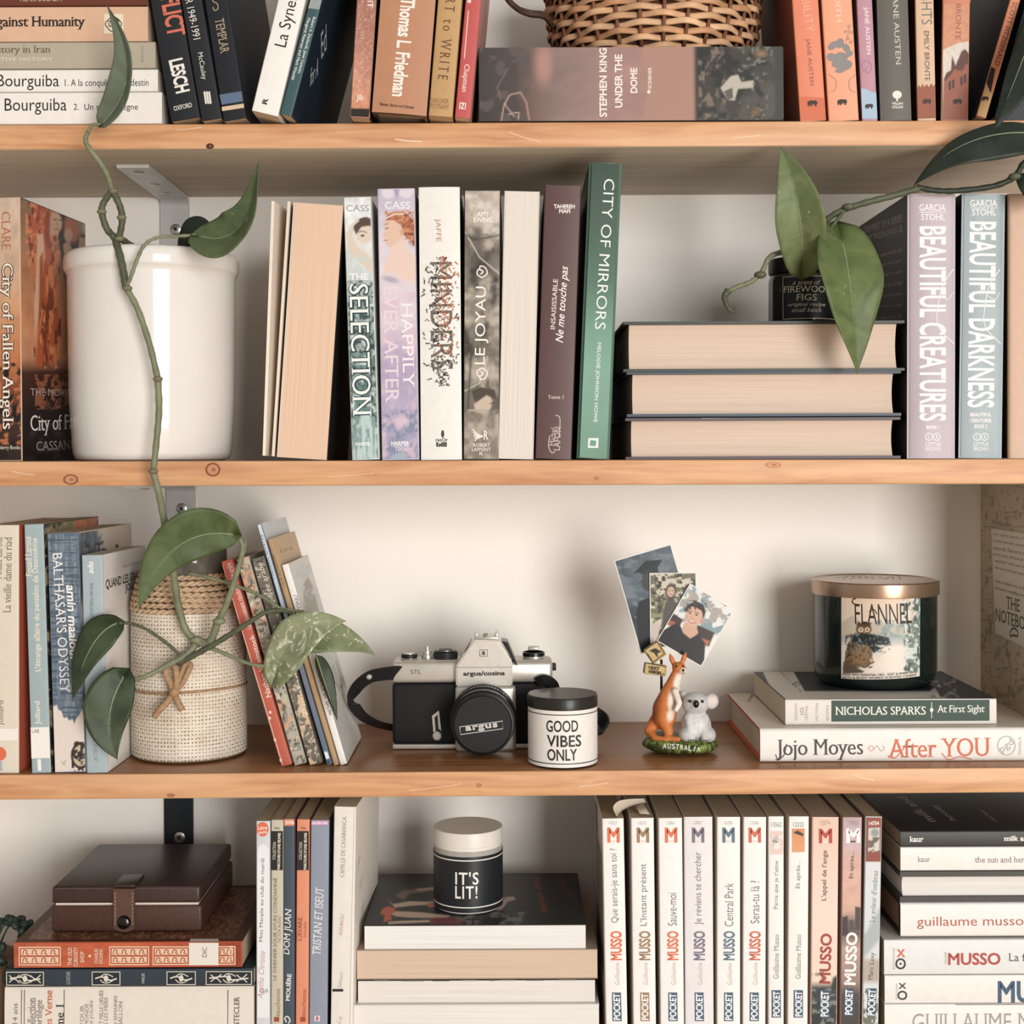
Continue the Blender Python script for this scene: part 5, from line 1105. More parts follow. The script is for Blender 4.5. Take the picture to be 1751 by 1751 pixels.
B = book('peach pocket novel with dark red capitals', (1385.5, 1797), (1431, 1797), (1389, 1397), .012, .108, 4, cover='#c9a08a', spine='#e9cbb8', **pk); F = B.front
pic(B, [('grad', 0, 1397, 0, 1797, [(0, '#e6bfa9'), (.4, '#ecd3c3'), (.7, '#ead0bd'), (.73, '#3b3f42'), (.85, '#2c3136'), (1, '#23282d')]), ('nz', (1380, 1660, 1440, 1760), 8, 7, .58, .05, '#7d8076'), ('poly', [(1424, 1672), (1436, 1664), (1436, 1690), (1420, 1692)], '#33322c', 3)], step=2)
letter(F, '15074', (1403, 1407), (1419, 1407), 8, '#a08472', 'number_lettering'); letter(F, 'M', (1400, 1429.5), (1423, 1429.3), 25, '#b8492c', 'capital_emblem', bold=.045); rect(F, 1407, 1437.5, 1415, 1441, '#f0d9cb', 'emblem_bar'); letter(F, "L'appel de l'ange", (1409.5, 1540), (1411, 1454), 11, '#5a4438', 'title_lettering', bold=.01); letter(F, 'MUSSO', (1410, 1682), (1413, 1596), 20, '#a8402c', 'author_lettering', bold=.03)
rect(F, 1402, 1693, 1418, 1740, '#3c566c', 'publisher_mark'); letter(F, 'POCKET', (1410, 1738), (1410.5, 1695), 14, '#e6ebea', 'publisher_lettering', bold=.03)
B = book('dusk-pink pocket novel with white capitals and a skyline', (1436, 1797), (1470, 1797), (1440.5, 1397), .012, .108, 4, cover='#9a7f76', spine='#b58a80', **pk); F = B.front
pic(B, [('grad', 0, 1397, 0, 1797, [(0, '#b9a0a8'), (.12, '#c7aab0'), (.18, '#d5a898'), (.4, '#d8a994'), (.45, '#7a6862'), (.5, '#5c514b'), (.56, '#b9988a'), (.7, '#9a8078'), (.76, '#4b4644'), (1, '#3a3636')]), ('mul', 18, 10, .15), ('poly', [(1440, 1568), (1450, 1566), (1450, 1600), (1440, 1600)], '#3d3632', 1), ('poly', [(1462, 1550), (1476, 1552), (1476, 1590), (1462, 1590)], '#4a423d', 1), ('poly', [(1452, 1572), (1460, 1574), (1460, 1590), (1452, 1590)], '#55493f', 1)], step=1.6)
letter(F, '17925', (1452, 1407), (1468, 1407), 7, '#8a7278', 'number_lettering'); letter(F, 'M', (1447, 1429), (1471, 1428.6), 25, '#f3eeea', 'capital_emblem', bold=.045); rect(F, 1454, 1437.5, 1463, 1440.5, '#5f4a4a', 'emblem_bar'); letter(F, 'Et après...', (1456, 1502), (1458, 1456), 9, '#4f3f3c', 'title_lettering', bold=.01); letter(F, 'MUSSO', (1453, 1684), (1457, 1594), 20, '#f3eeea', 'author_lettering', bold=.03)
shape(F, [(1443, 1736), (1459, 1736), (1460, 1690), (1444, 1690)], '#3c566c', 'publisher_mark'); letter(F, 'POCKET', (1451, 1735), (1452, 1692), 13, '#eef0f0', 'publisher_lettering', bold=.03)
B = book('narrow grey-white pocket novel with a red-brown top, last in its row', (1473, 1797), (1501.5, 1797), (1480, 1396), .012, .108, 4, cover='#8f8478', spine='#cfd3d3', **pk); F = B.front
pic(B, [('fill', '#d3d8d9'), ('poly', [(1400, 1390), (1520, 1390), (1520, 1473.5), (1400, 1473.5)], '#8f3d26', .8), ('poly', [(1485, 1416), (1504.5, 1415), (1504, 1456), (1484.5, 1457)], '#cfc9c2', .8), ('ell', 1496, 1424, 7, 7, 0, '#8f9290', 3), ('nz', (1484, 1432, 1505, 1458), 6, 6, .52, .06, '#6b5a48'), ('poly', [(1500, 1560), (1510, 1545), (1510, 1600), (1476, 1640), (1470, 1600), (1480, 1595)], '#a9b3b2', 5), ('poly', [(1465, 1640), (1510, 1640), (1510, 1680), (1465, 1680)], '#b5a598', 6), ('nz', (1465, 1690, 1510, 1800), 5, 9, .5, .06, '#6d725f')], step=1.5)
letter(F, '14754', (1486, 1408), (1503, 1407.5), 7, '#f0e2da', 'number_lettering', bold=.03); letter(F, "Le voleur d'ombres", (1491, 1577), (1497, 1489), 9, '#6d7275', 'title_lettering', serif=True); letter(F, 'Marc Levy', (1489, 1676), (1493, 1628), 10, '#4a4d4c', 'author_lettering', serif=True)
shape(F, [(1482, 1737), (1497, 1737), (1499, 1690), (1484, 1690)], '#33566e', 'publisher_mark'); letter(F, 'POCKET', (1489.5, 1736), (1491.5, 1692), 13, '#eef0f0', 'publisher_lettering', bold=.03)
# strip of printed paper curling out of the first pocket novels
zt = P0.topz
bm_r = empty('paper_bookmark', (PW(1062, 1398, .03).x, .035, zt), 'printed paper bookmark curling out above the white pocket novels', 'bookmark')
vs, fs = [], []
top_ = catmull([PW(*q) for q in ((1054, 1394, .016), (1049, 1380, .017), (1058, 1370, .02), (1078, 1366.5, .026), (1102, 1366, .034))], 4); bot_ = catmull([PW(*q) for q in ((1057, 1397, .018), (1058, 1393, .022), (1066, 1385, .026), (1084, 1377, .032), (1105, 1373, .04))], 4)
for i, (p, q) in enumerate(zip(top_, bot_)):
    for j in range(4): vs.append(p.lerp(q, j / 3) - bm_r.location)
    if i:
        for j in range(1, 4): fs.append((4 * i - 4 + j - 1, 4 * i - 4 + j, 4 * i + j, 4 * i + j - 1))
k0 = len(vs)
for q in ((1086, 1377, .035), (1098, 1372, .037), (1111, 1392, .02), (1094, 1391, .018)): vs.append(PW(*q) - bm_r.location)
fs.append((k0, k0 + 3, k0 + 2, k0 + 1))
o = mesh_obj('paper_strip', vs, fs, mat('#cdbfa9', .7), bm_r, smooth=True); md = o.modifiers.new('paper', 'SOLIDIFY'); md.thickness = .0004

# pile at the right
g = 'books lying in the pile at the bottom right'
r4 = dict(group=g)
sb = lambda lab, x0, y0, y1, Y, D, sup, **k: stackbook(lab, x0, x0 + 400, y0, y1, Y, D, sup, **{**r4, **k})
e = lambda x: -(x - 1720) * .0046
Q7 = sb('white book with large thin grey capitals, lowest in the bottom right pile', 1513, 1716.5, 1797, .012, .15, 4, cover='#e0dcd6', spine='#e9e6e1', pages='#b9a68c'); letter(Q7.front, 'GUILLAUME MUSSO', (1560, 1747 + e(1560)), (1842, 1747 + e(1842)), 29, '#a09a94', 'author_lettering', serif=True, bold=-.004); stroke(Q7.front, [(1634, 1718), (1760, 1717.5)], 1, '#55504b', smooth=False)
Q6 = sb('white book with dark blue capitals, second from bottom in the bottom right pile', 1513, 1667, 1715.5, .012, .15, Q7.topz, cover='#dcd7d0', spine='#e8e4df', pages='#b9a68c'); letter(Q6.front, 'MUSSO', (1706, 1696 + e(1706)), (1840, 1696 + e(1840)), 38, '#3d5a75', 'author_lettering', bold=.03)
letter(Q6.front, 'X', (1536, 1686), (1550, 1685.8), 10, '#4b4a48', 'publisher_mark', bold=.04); stroke(Q6.front, [(1543 + 7 * math.cos(a), 1702 + 6.5 * math.sin(a)) for a in [6.283 * j / 10 for j in range(10)]], 3, '#3a3937', 'publisher_mark', closed=True); letter(Q6.front, 'ÉDITIONS', (1533, 1708), (1533, 1682), 4, '#a29c95', 'publisher_lettering')
Q5 = sb('white book with red capitals, third from bottom in the bottom right pile', 1512, 1606.5, 1666, .010, .15, Q6.topz, cover='#d5d0c8', spine='#dfe0df', pages='#b9a68c'); letter(Q5.front, 'MUSSO', (1621, 1639.5 + e(1621)), (1711, 1639.5 + e(1711)), 21, '#b4483c', 'author_lettering', bold=.03); letter(Q5.front, 'La fille de Brooklyn', (1724, 1639), (1880, 1638), 18, '#4f4a46', 'title_lettering', serif=True)
letter(Q5.front, 'X', (1533, 1630), (1548, 1629.8), 14, '#d9663c', 'publisher_mark', bold=.04); stroke(Q5.front, [(1540 + 7.5 * math.cos(a), 1648 + 8 * math.sin(a)) for a in [6.283 * j / 10 for j in range(10)]], 3, '#2b2a29', 'publisher_mark', closed=True); disc(Q5.front, 1540, 1648, 2, 2, '#2b2a29', 'publisher_mark', 8); letter(Q5.front, 'ÉDITIONS', (1528, 1657), (1528, 1621), 4, '#a29c95', 'publisher_lettering'); letter(Q5.front, 'GUILLAUME', (1617, 1648), (1617, 1628), 4, '#a29c95', 'author_lettering')
Q4 = sb('white hardback with rust-red lowercase title in the bottom right pile', 1540, 1543, 1602, .012, .15, Q5.topz, cover='#3a2f2a', spine='#ebe5e0', pages='#b98a6a', hard=True); letter(Q4.front, 'guillaume musso', (1568, 1577.5 + e(1568)), (1750, 1577 + e(1750)), 21, '#b5583f', 'author_lettering')
Q3 = sb('dark-boarded hardback with page edges outward in the bottom right pile', 1539, 1489.5, 1542, .012, .15, Q4.topz, front='fore', cover='#3f3d39', pages='#e9e2dc', hard=True, board=.0042)
Q2 = sb('white book with small grey lowercase title in the bottom right pile', 1540, 1448, 1488.5, .012, .13, Q3.topz, cover='#e2dbd5', spine='#ebe5df', pages='#a58f72'); letter(Q2.front, 'kaur', (1569, 1469.5), (1590.5, 1469.3), 9, '#76706a', 'author_lettering', serif=True); letter(Q2.front, 'the sun and her flowers', (1666, 1470), (1795, 1469.5), 10, '#76706a', 'title_lettering', serif=True)
Q1 = sb('black book with white lowercase lettering on top of the bottom right pile', 1540, 1420.5, 1447, .012, .13, Q2.topz, cover='#201f21', spine='#33322f', pages='#a58f72'); letter(Q1.front, 'kaur', (1555, 1435), (1579, 1434.8), 9.5, '#efebe4', 'author_lettering', serif=True, bold=.025); letter(Q1.front, 'milk and honey', (1716, 1435), (1805, 1434.5), 11, '#efebe4', 'title_lettering', serif=True, bold=.025)
for t, p0, p1, h in (('milk and', (1594, 1406), (1540, 1362), 16), ('honey', (1633, 1404), (1596, 1376), 14), ('rupi kaur', (1704, 1406), (1676, 1384), 8)): letter(Q1.top, t, p0, p1, h, '#b9b5ae', 'title_lettering', serif=True)
# ================================================================ leaves and vines
def mat_leaf(c0, c1, fleck, amount, rough=0.38):
    m = bpy.data.materials.new('leaf_green'); n, l, p = nodes(m)
    tc = n.new('ShaderNodeTexCoord')
    nz = n.new('ShaderNodeTexNoise'); nz.inputs['Scale'].default_value = 45; nz.inputs['Detail'].default_value = 4; nz.inputs['Distortion'].default_value = 1.2
    l.new(tc.outputs['Object'], nz.inputs['Vector'])
    cr = n.new('ShaderNodeValToRGB'); e = cr.color_ramp.elements
    e[0].position = .35; e[0].color = (*[x * ALB for x in lin(c0)], 1); e[1].position = .65; e[1].color = (*[x * ALB for x in lin(c1)], 1)
    l.new(nz.outputs['Fac'], cr.inputs[0])
    n2 = n.new('ShaderNodeTexNoise'); n2.inputs['Scale'].default_value = 95; n2.inputs['Detail'].default_value = 3; n2.inputs['Distortion'].default_value = 2
    l.new(tc.outputs['Object'], n2.inputs['Vector'])
    r = n.new('ShaderNodeMapRange'); r.inputs[1].default_value = .72 - amount; r.inputs[2].default_value = .76 - amount * .6
    l.new(n2.outputs['Fac'], r.inputs[0])
    mx = n.new('ShaderNodeMix'); mx.data_type = 'RGBA'; l.new(r.outputs[0], mx.inputs[0]); l.new(cr.outputs[0], mx.inputs[6]); mx.inputs[7].default_value = (*[x * ALB for x in lin(fleck)], 1)
    l.new(mx.outputs[2], p.inputs['Base Color'])
    b = n.new('ShaderNodeBump'); b.inputs['Strength'].default_value = .15; b.inputs['Distance'].default_value = .0008
    l.new(nz.outputs['Fac'], b.inputs['Height']); l.new(b.outputs[0], p.inputs['Normal'])
    p.inputs['Roughness'].default_value = rough + .06; p.inputs['Specular IOR Level'].default_value = 0.22
    return m
G_DARK = mat_leaf('#2f3a27', '#404c33', '#6d7757', .0)
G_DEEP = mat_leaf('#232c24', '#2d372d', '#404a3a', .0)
G_MID = mat_leaf('#4b593a', '#5f6d4a', '#a0a886', .02)
G_LITE = mat_leaf('#868f6c', '#a3a986', '#d5d6c0', .17)
G_UNDER = mat_leaf('#66745a', '#75836a', '#8d9a80', .0, .6)
G_STEM = mat('#7c8161', .5, var=.2, scale=90); G_STEMD = mat('#555b42', .5, var=.2, scale=90); G_RIB = mat('#858e6c', .5, var=.1)
NODE = mat('#757055', .7, var=.2)
def leaf(parent, base, tip, ctrl, side, wl, wr, material, fold=.25, curl=.0, heart=.13, name='leaf', rib=True, wave=.0):
    """base, tip, ctrl: points of the midrib (ctrl bends it); side: towards the right half; wl, wr: half widths in metres"""
    o = parent.matrix_world.translation
    b, t, c = Vector(base) - o, Vector(tip) - o, Vector(ctrl) - o
    side = Vector(side).normalized()
    L = (t - b).length
    NS, NT = 22, 12
    def at(s, q):
        p = b * (1 - s) ** 2 + c * 2 * s * (1 - s) + t * s * s
        d = ((c - b) * (1 - s) + (t - c) * s).normalized()
        sd = (side - d * side.dot(d)).normalized(); up = sd.cross(d)
        if s < .32: e_ = s / .32; prof = math.sqrt(e_ * (2 - e_))
        else: e_ = (s - .32) / .68; prof = max(0.0, (1 - e_ ** 1.75) ** 1.08)
        a = abs(q); w = wr if q > 0 else wl
        back = heart * 1.5 * L * a ** 1.1 * max(0, 1 - s / .32) ** 1.6
        h = fold * a * w * prof + .05 * w * prof * math.sin(13 * s + a * 2) * a
        return p - d * back + sd * (w * prof * q * math.cos(fold)) + up * h, up
    vs, fs = [], []
    for i in range(NS + 1):
        for j in range(NT + 1): vs.append(at(i / NS, j / NT * 2 - 1)[0])
    W = NT + 1
    for i in range(NS):
        for j in range(NT): fs.append((i * W + j, i * W + j + 1, (i + 1) * W + j + 1, (i + 1) * W + j))
    lf = mesh_obj(name, vs, fs, material, parent, smooth=True)
    md = lf.modifiers.new('blade', 'SOLIDIFY'); md.thickness = .0006; md.offset = 0
    if rib:
        tube('midrib', [at(i / NS, 0)[0] for i in range(NS + 1)], [.0008 * (1 - .8 * i / NS) for i in range(NS + 1)], G_RIB, lf, 6)
        vv, vf = [], []
        for sgn in (-1, 1):
            for k in range(6):
                s0 = .06 + .13 * k
                P = [at(min(.99, s0 + .20 * (m / 6) ** 1.2), sgn * .93 * m / 6)[0] for m in range(7)]
                v2, f2_ = tube_geo(P, [.00042 * (1 - .6 * m / 6) for m in range(7)], 5); k0 = len(vv); vv += v2; vf += [tuple(q + k0 for q in f) for f in f2_]
        mesh_obj('venation', vv, vf, material, lf, smooth=True)
    return lf
def vine(parent, pts, r0, r1, material=None, name='stem', n=7):
    o = parent.matrix_world.translation
    path = [p - o for p in catmull([PW(*q) for q in pts], n)]
    N = len(path)
    return tube(name, path, [r0 + (r1 - r0) * i / (N - 1) + .0002 * math.sin(i * 1.7) for i in range(N)], material or G_STEM, parent, 8)
def node(parent, p, r, material=None):
    o = parent.matrix_world.translation; c = PW(*p) - o
    bm = bmesh.new(); bmesh.ops.create_icosphere(bm, subdivisions=2, radius=r); bmesh.ops.scale(bm, vec=(1.25, 1.1, .75), verts=bm.verts)
    return bm_obj('stem_node', bm, material or NODE, parent, True, loc=c)

# ---- white ceramic pot
ceramic = mat('#e9e4dd', .12, var=.015, scale=30, coat=.3)
PY = .066
pc = PW(262, 785, PY); pc.z = shelf_z(2, pc.x) + .0003
pot = empty('ceramic_pot', pc, 'glossy white ceramic crock with rounded rim, holding the vine', 'pot')
R = SZ(140, PY); Rb = SZ(132, PY); Hp = SZ(349, PY)
body = [(0, 0), (Rb * .9, 0), (Rb * .97, .0015), (Rb, .006), (R * .985, Hp * .3), (R * 1.0, Hp * .84), (R * 1.002, Hp * .885)]
lathe('pot_body', body, ceramic, pot, 96, sharp=50)
Rr = SZ(146, PY)
rim = [(R * 1.0, Hp * .885)] + [(R * 1.0 + (Rr - R) * math.sin(a), Hp * .885 + .003 + .010 * (1 - math.cos(a)) * .5) for a in [math.pi / 2 * k / 5 for k in range(1, 6)]]
rim += [(Rr, Hp * .955), (Rr * .995, Hp * .975), (Rr * .98, Hp * .99), (Rr * .955, Hp), (R * .92, Hp * .997), (R * .90, Hp * .985), (R * .89, Hp * .7), (R * .88, .012), (0, .012)]
lathe('pot_rim', rim, ceramic, pot, 96, sharp=60)
lathe('soil', [(0, Hp * .84), (R * .5, Hp * .85), (R * .885, Hp * .83)], mat('#3d2f25', .95, var=.4, scale=220, bump=.8), pot, 48)

# ---- the long trailing vine from the pot down to the jar
VY = .0
vn = empty('trailing_pothos', PW(240, 440, .05), 'long green pothos vine trailing from the white pot down to the burlap jar', 'plant')
# inside the pot up to the fork, then over the rim and down
vine(vn, [(262, 500, .075), (250, 432, .05), (232, 424, .025), (206, 408, .002)], .0022, .0026, G_STEMD)
vine(vn, [(150, 226, -.03), (146, 240, -.028), (154, 256, -.024), (170, 276, -.02), (184, 300, -.014), (192, 326, -.008)], .0018, .0023, G_STEM)
vine(vn, [(192, 326, -.008), (178, 345, -.006), (174, 362, -.005), (182, 390, -.003), (196, 408, .002), (206, 440, -.010), (212, 470, -.013), (216, 492, -.014)], .0026, .0030, G_STEMD)
vine(vn, [(192, 326, -.008), (204, 350, -.007), (209, 372, -.006), (206, 396, -.004), (202, 410, .0)], .0026, .0026, G_STEMD)
vine(vn, [(216, 492, -.014), (236, 530, -.017), (256, 590, -.018), (270, 648, -.018)], .0024, .0025)
vine(vn, [(270, 648, -.018), (272, 700, -.018), (268, 750, -.019), (262, 806, -.02)], .0027, .0024)
vine(vn, [(262, 806, -.02), (272, 845, -.018), (280, 885, -.012), (288, 930, -.004), (298, 990, .006), (306, 1040, .012), (318, 1078, .016), (336, 1096, .017)], .0027, .0030)
for p in ((174, 362, -.007), (208, 372, -.008), (194, 327, -.010), (204, 408, -.002), (218, 493, -.016), (270, 648, -.020), (262, 806, -.022)): node(vn, p, .0031)
vine(vn, [(216, 492, -.015), (225, 470, -.016), (236, 440, -.016), (248, 418, -.014), (270, 406, -.010), (300, 404, -.006), (335, 402, -.004), (350, 402, -.004)], .0016, .0012)
# leaf pointing up past the top shelf, leaf beside the pot
leaf(vn, PW(172, 214, -.028), PW(182, 8, -.045), PW(258, 135, -.05), (.75, -.3, -.3), .013, .012, mat_leaf('#5d6656', '#6b7463', '#828a76', .0, .55), .5, heart=.02)
vine(vn, [(150, 226, -.03), (158, 214, -.03), (172, 212, -.03)], .0014, .0011)
leaf(vn, PW(340, 404, -.006), PW(442, 276, -.035), PW(430, 432, -.02), (.6, -.55, -.6), .018, .024, G_MID, .35, heart=.06)
leaf(vn, PW(362, 404, .012), PW(304, 428, .03), PW(322, 384, .02), (.35, -.3, .85), .013, .013, G_DEEP, .1, heart=.03)
# foliage in front of the jar
vine(vn, [(336, 1096, .017), (330, 1108, .016), (315, 1122, .014), (285, 1138, .012), (250, 1156, .008), (222, 1162, .0), (208, 1158, -.006)], .0030, .0013, G_STEM)
vine(vn, [(312, 1124, .014), (285, 1100, .012), (250, 1076, .006), (222, 1066, -.002), (203, 1066, -.008)], .0014, .0012, G_STEMD)
vine(vn, [(336, 1096, .017), (358, 1098, .012), (372, 1066, .004), (386, 1036, .0), (402, 990, -.004), (414, 945, -.006), (412, 925, -.008), (398, 912, -.01)], .0036, .0013)
vine(vn, [(402, 990, -.002), (416, 950, -.003), (421, 922, -.002)], .0018, .0004)
vine(vn, [(304, 1134, .015), (340, 1116, .012), (372, 1098, .008), (420, 1068, .006), (452, 1048, .006), (480, 1044, .006), (500, 1048, .006)], .0026, .0014, G_STEMD)
vine(vn, [(332, 1096, .014), (380, 1116, .010), (430, 1136, .006), (474, 1140, .004)], .0018, .0012)
vine(vn, [(322, 980, .02), (380, 994, .014), (440, 1016, .010), (480, 1040, .008), (520, 1046, .006)], .0015, .0012)
for p in ((336, 1094, .015), (375, 1062, .001)): node(vn, p, .0042, G_STEM)
leaf(vn, PW(399, 914, -.012), PW(237, 1042, -.022), PW(285, 895, -.02), (-.55, -.25, .75), .017, .023, mat_leaf('#45522f', '#586642', '#7f8a63', -.01), .15, heart=.05)
leaf(vn, PW(200, 1066, -.008), PW(124, 1199, -.022), PW(150, 1082, -.02), (.85, -.25, -.5), .017, .013, G_DARK, .2, heart=.06)
leaf(vn, PW(210, 1160, -.006), PW(201, 1299, -.016), PW(168, 1230, -.018), (-.95, -.30, -.1), .016, .021, G_DARK, .15, heart=.10)
leaf(vn, PW(474, 1146, .0), PW(592, 1062, -.012), PW(505, 1062, -.012), (.55, -.45, -.55), .019, .022, G_LITE, .2, heart=.16)
leaf(vn, PW(510, 1096, .004), PW(642, 1120, .012), PW(570, 1066, -.006), (-.1, -.55, -.8), .013, .017, mat_leaf('#757f5c', '#89926f', '#cfd1b4', .12), .15, heart=.08)
leaf(vn, PW(540, 1120, .006), PW(577, 1232, .004), PW(556, 1170, -.002), (.6, -.2, .1), .006, .008, G_DARK, .6, heart=.0)

# ---- plant at the right: leaves over the small candle jar and the big dark leaves by the frame
rp = empty('hanging_pothos', PW(1735, 320, .0), 'dark green pothos hanging in from the right over the small candle jar', 'plant')
vine(rp, [(1790, 250, -.01), (1752, 278, -.012), (1735, 302, -.01), (1700, 318, -.008), (1640, 326, -.006), (1600, 326, -.006), (1568, 320, -.006)], .0024, .0022, mat('#2f3a2b', .5, var=.2))
vine(rp, [(1572, 322, -.006), (1530, 334, -.006), (1490, 344, -.006), (1450, 356, -.004), (1424, 368, -.002), (1400, 388, .004), (1372, 416, .02)], .0026, .0022, G_STEMD)
vine(rp, [(1446, 357, -.004), (1430, 378, -.006), (1416, 398, -.01), (1424, 408, -.014)], .0014, .0012, G_STEMD)
vine(rp, [(1372, 420, .03), (1340, 430, .012), (1316, 440, .004), (1302, 466, .002), (1284, 482, .0), (1262, 490, .0), (1246, 498, -.002)], .0022, .0018, G_STEM)
vine(rp, [(1246, 496, -.002), (1239, 508, -.002), (1244, 524, -.004), (1252, 532, -.004), (1258, 528, -.004)], .0028, .0012, G_STEMD)
for p in ((1450, 354, -.006), (1735, 302, -.012), (1300, 470, .0)): node(rp, p, .004, G_STEMD)
leaf(rp, PW(1372, 440, .0), PW(1334, 250, -.012), PW(1374, 345, -.03), (1, -.25, 0), .020, .021, mat_leaf('#64714b', '#7a865d', '#a8b089', .02), .4, heart=.16)
leaf(rp, PW(1440, 414, -.012), PW(1466, 638, -.022), PW(1458, 480, -.035), (-.97, -.25, -.15), .0265, .027, mat_leaf('#526039', '#687547', '#a5ac86', .03), .22, heart=.15)
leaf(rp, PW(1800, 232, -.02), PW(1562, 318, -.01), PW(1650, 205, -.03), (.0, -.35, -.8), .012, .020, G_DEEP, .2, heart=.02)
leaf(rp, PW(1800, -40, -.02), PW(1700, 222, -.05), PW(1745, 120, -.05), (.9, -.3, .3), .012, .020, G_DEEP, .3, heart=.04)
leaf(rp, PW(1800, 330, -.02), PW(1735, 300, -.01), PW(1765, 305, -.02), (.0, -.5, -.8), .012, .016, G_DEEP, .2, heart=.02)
# succulent at the bottom left, mostly outside the frame
su_c = PW(-30, 1690, .06); su_c.z = shelf_z(4, su_c.x)
su = empty('trailing_succulent', su_c, 'dark trailing succulent cut off by the left frame edge, lower left', 'plant')
lathe('plant_pot', [(0, .0005), (.026, .0005), (.031, .05), (.033, .052), (.029, .052), (.028, .045), (0, .045)], mat('#8a6a50', .7), su, 32)
random.seed(4)
gs = mat('#2c3b31', .5, var=.2)
for k in range(6):
    a = random.uniform(-.9, .9); top = Vector((.012 * math.cos(a * 2), -.012, .05))
    end = Vector((.030 + .010 * random.random(), -.03 + .012 * k * .6, .03 + .06 * random.random()))
    P = catmull([top, top.lerp(end, .5) + Vector((0, 0, .02)), end, end + Vector((.004, -.002, -.02))], 6); tube('stem', P, .0008, gs, su, 6)
    for q in P[6::2]:
        bm = bmesh.new(); bmesh.ops.create_icosphere(bm, subdivisions=2, radius=.0042); bmesh.ops.scale(bm, vec=(1.0, .75, .6), verts=bm.verts)
        o = bm_obj('leaf', bm, gs, su, True, loc=q + Vector((random.uniform(-.003, .003), random.uniform(-.003, .003), 0))); o.rotation_euler = (random.random() * 3, random.random() * 3, 0)

# ================================================================ candles and jars
class Cyl:
    """a round thing standing upright; print is wrapped on its wall at radius R"""
    def __init__(s, root, R):
        s.root, s.R = root, R; s.level = 0; s.c = root.matrix_world.translation
        s.face = Face(root, (0, -R, 0), (1, 0, 0), (0, 0, 1)); s.face.lift = s.lift
        s.face.uv = s.uv
    def lift(s): s.level += 1; return .00030 + .00010 * s.level
    def uv(s, px, py):
        o = Vector((0, -CD, ZO)) - s.c; d = PW(px, py, 1.0) - s.c - o
        a = d.x ** 2 + d.y ** 2; b = 2 * (o.x * d.x + o.y * d.y); c = o.x ** 2 + o.y ** 2 - s.R ** 2
        q = max(0, b * b - 4 * a * c); p = o + d * ((-b - math.sqrt(q)) / (2 * a))
        return Vector((math.atan2(p.x, -p.y) * s.R, p.z))
    def wrap(s, u, v, h):
        a = u / s.R; r = s.R + h
        return Vector((r * math.sin(a), -r * math.cos(a), v))
    def band(s, z0, z1, a0, a1, material, name='label', lift=None, n=48):
        lf = s.lift() if lift is None else lift; vs, fs = [], []
        for i in range(n + 1):
            a = a0 + (a1 - a0) * i / n
            for z in (z0, z1): vs.append(((s.R + lf) * math.sin(a), -(s.R + lf) * math.cos(a), z))
            if i: fs.append((2 * i - 2, 2 * i, 2 * i + 1, 2 * i - 1))
        return mesh_obj(name, vs, fs, material, s.root, smooth=True)
def on_shelf(px, Y, i):
    p = PW(px, 1000, Y); p.z = shelf_z(i, p.x) + .0003
    return p
# small black candle with white label
YV = Y3(1317, 960) + .0277
c = on_shelf(961, YV, 3); R = SZ(58.5, YV); k = lambda y: (PW(961, y, YV - R) - c).z
gv = empty('candle_tin', c, 'small black candle tin with white lettered label, in front of the camera', 'candle')
blk = mat('#26241f', .38, var=.05, coat=.1); Hh = k(1195)
lathe('tin_body', [(0, 0), (R * .95, 0), (R * .985, .0012), (R, .003), (R, Hh - .012), (R * .985, Hh - .010)], blk, gv, 72)
lathe('tin_lid', [(R * .96, Hh - .0095), (R * 1.025, Hh - .0095), (R * 1.03, Hh - .008), (R * 1.03, Hh - .0018), (R * 1.0, Hh), (0, Hh)], blk, gv, 72)
cy = Cyl(gv, R); cy.band(k(1313), k(1215), -2.6, 2.6, mat('#ece7e0', .55), 'paper_label')
for y in (1223, 1306.5): cy.band(k(y + .8), k(y - .8), -2.6, 2.6, mat('#2c2926', .5), 'label_rule')
for t, x0, x1, y in (('GOOD', 935, 988, 1241), ('VIBES', 936, 993, 1266), ('ONLY', 937, 986, 1290)): letter(cy.face, t, (x0, y), (x1, y - .2), 20, '#2a2724', 'label_lettering', bold=.012, wrap=cy.wrap)
# small white-lidded candle on the middle pile
YL = .043 + .0286
c = PW(801, 1565, YL); R = SZ(58.5, YL); c.z = W1.topz + .0008; k = lambda y: (PW(801, y, YL - R) - c).z
il = empty('candle_tin', c, 'small black candle with white lid and white lettering, on the middle pile', 'candle')
wht = mat('#e6e0d7', .35, var=.02); Hh = k(1427)
lathe('tin_body', [(0, 0), (R * .94, 0), (R * .98, .001), (R, .003), (R, k(1456) - .0005), (R * .98, k(1456))], wht, il, 72)
lathe('tin_lid', [(R * .96, k(1466)), (R * 1.0, k(1466)), (R * 1.0, k(1452)), (R * 1.012, k(1451)), (R * 1.012, Hh - .0015), (R * .995, Hh), (0, Hh)], wht, il, 72)
cy = Cyl(il, R); cy.band(k(1561), k(1466), -2.8, 2.8, mat('#23262a', .4), 'paper_label')
for y in (1472, 1552): cy.band(k(y + 1), k(y - 1), -2.8, 2.8, mat('#e9e3da', .5), 'label_rule')
for t, x0, x1, y in (("IT'S", 779, 818, 1501), ('LIT!', 779, 816, 1525)): letter(cy.face, t, (x0, y), (x1, y), 22, '#f0ebe3', 'label_lettering', bold=.014, space=1.12, wrap=cy.wrap)
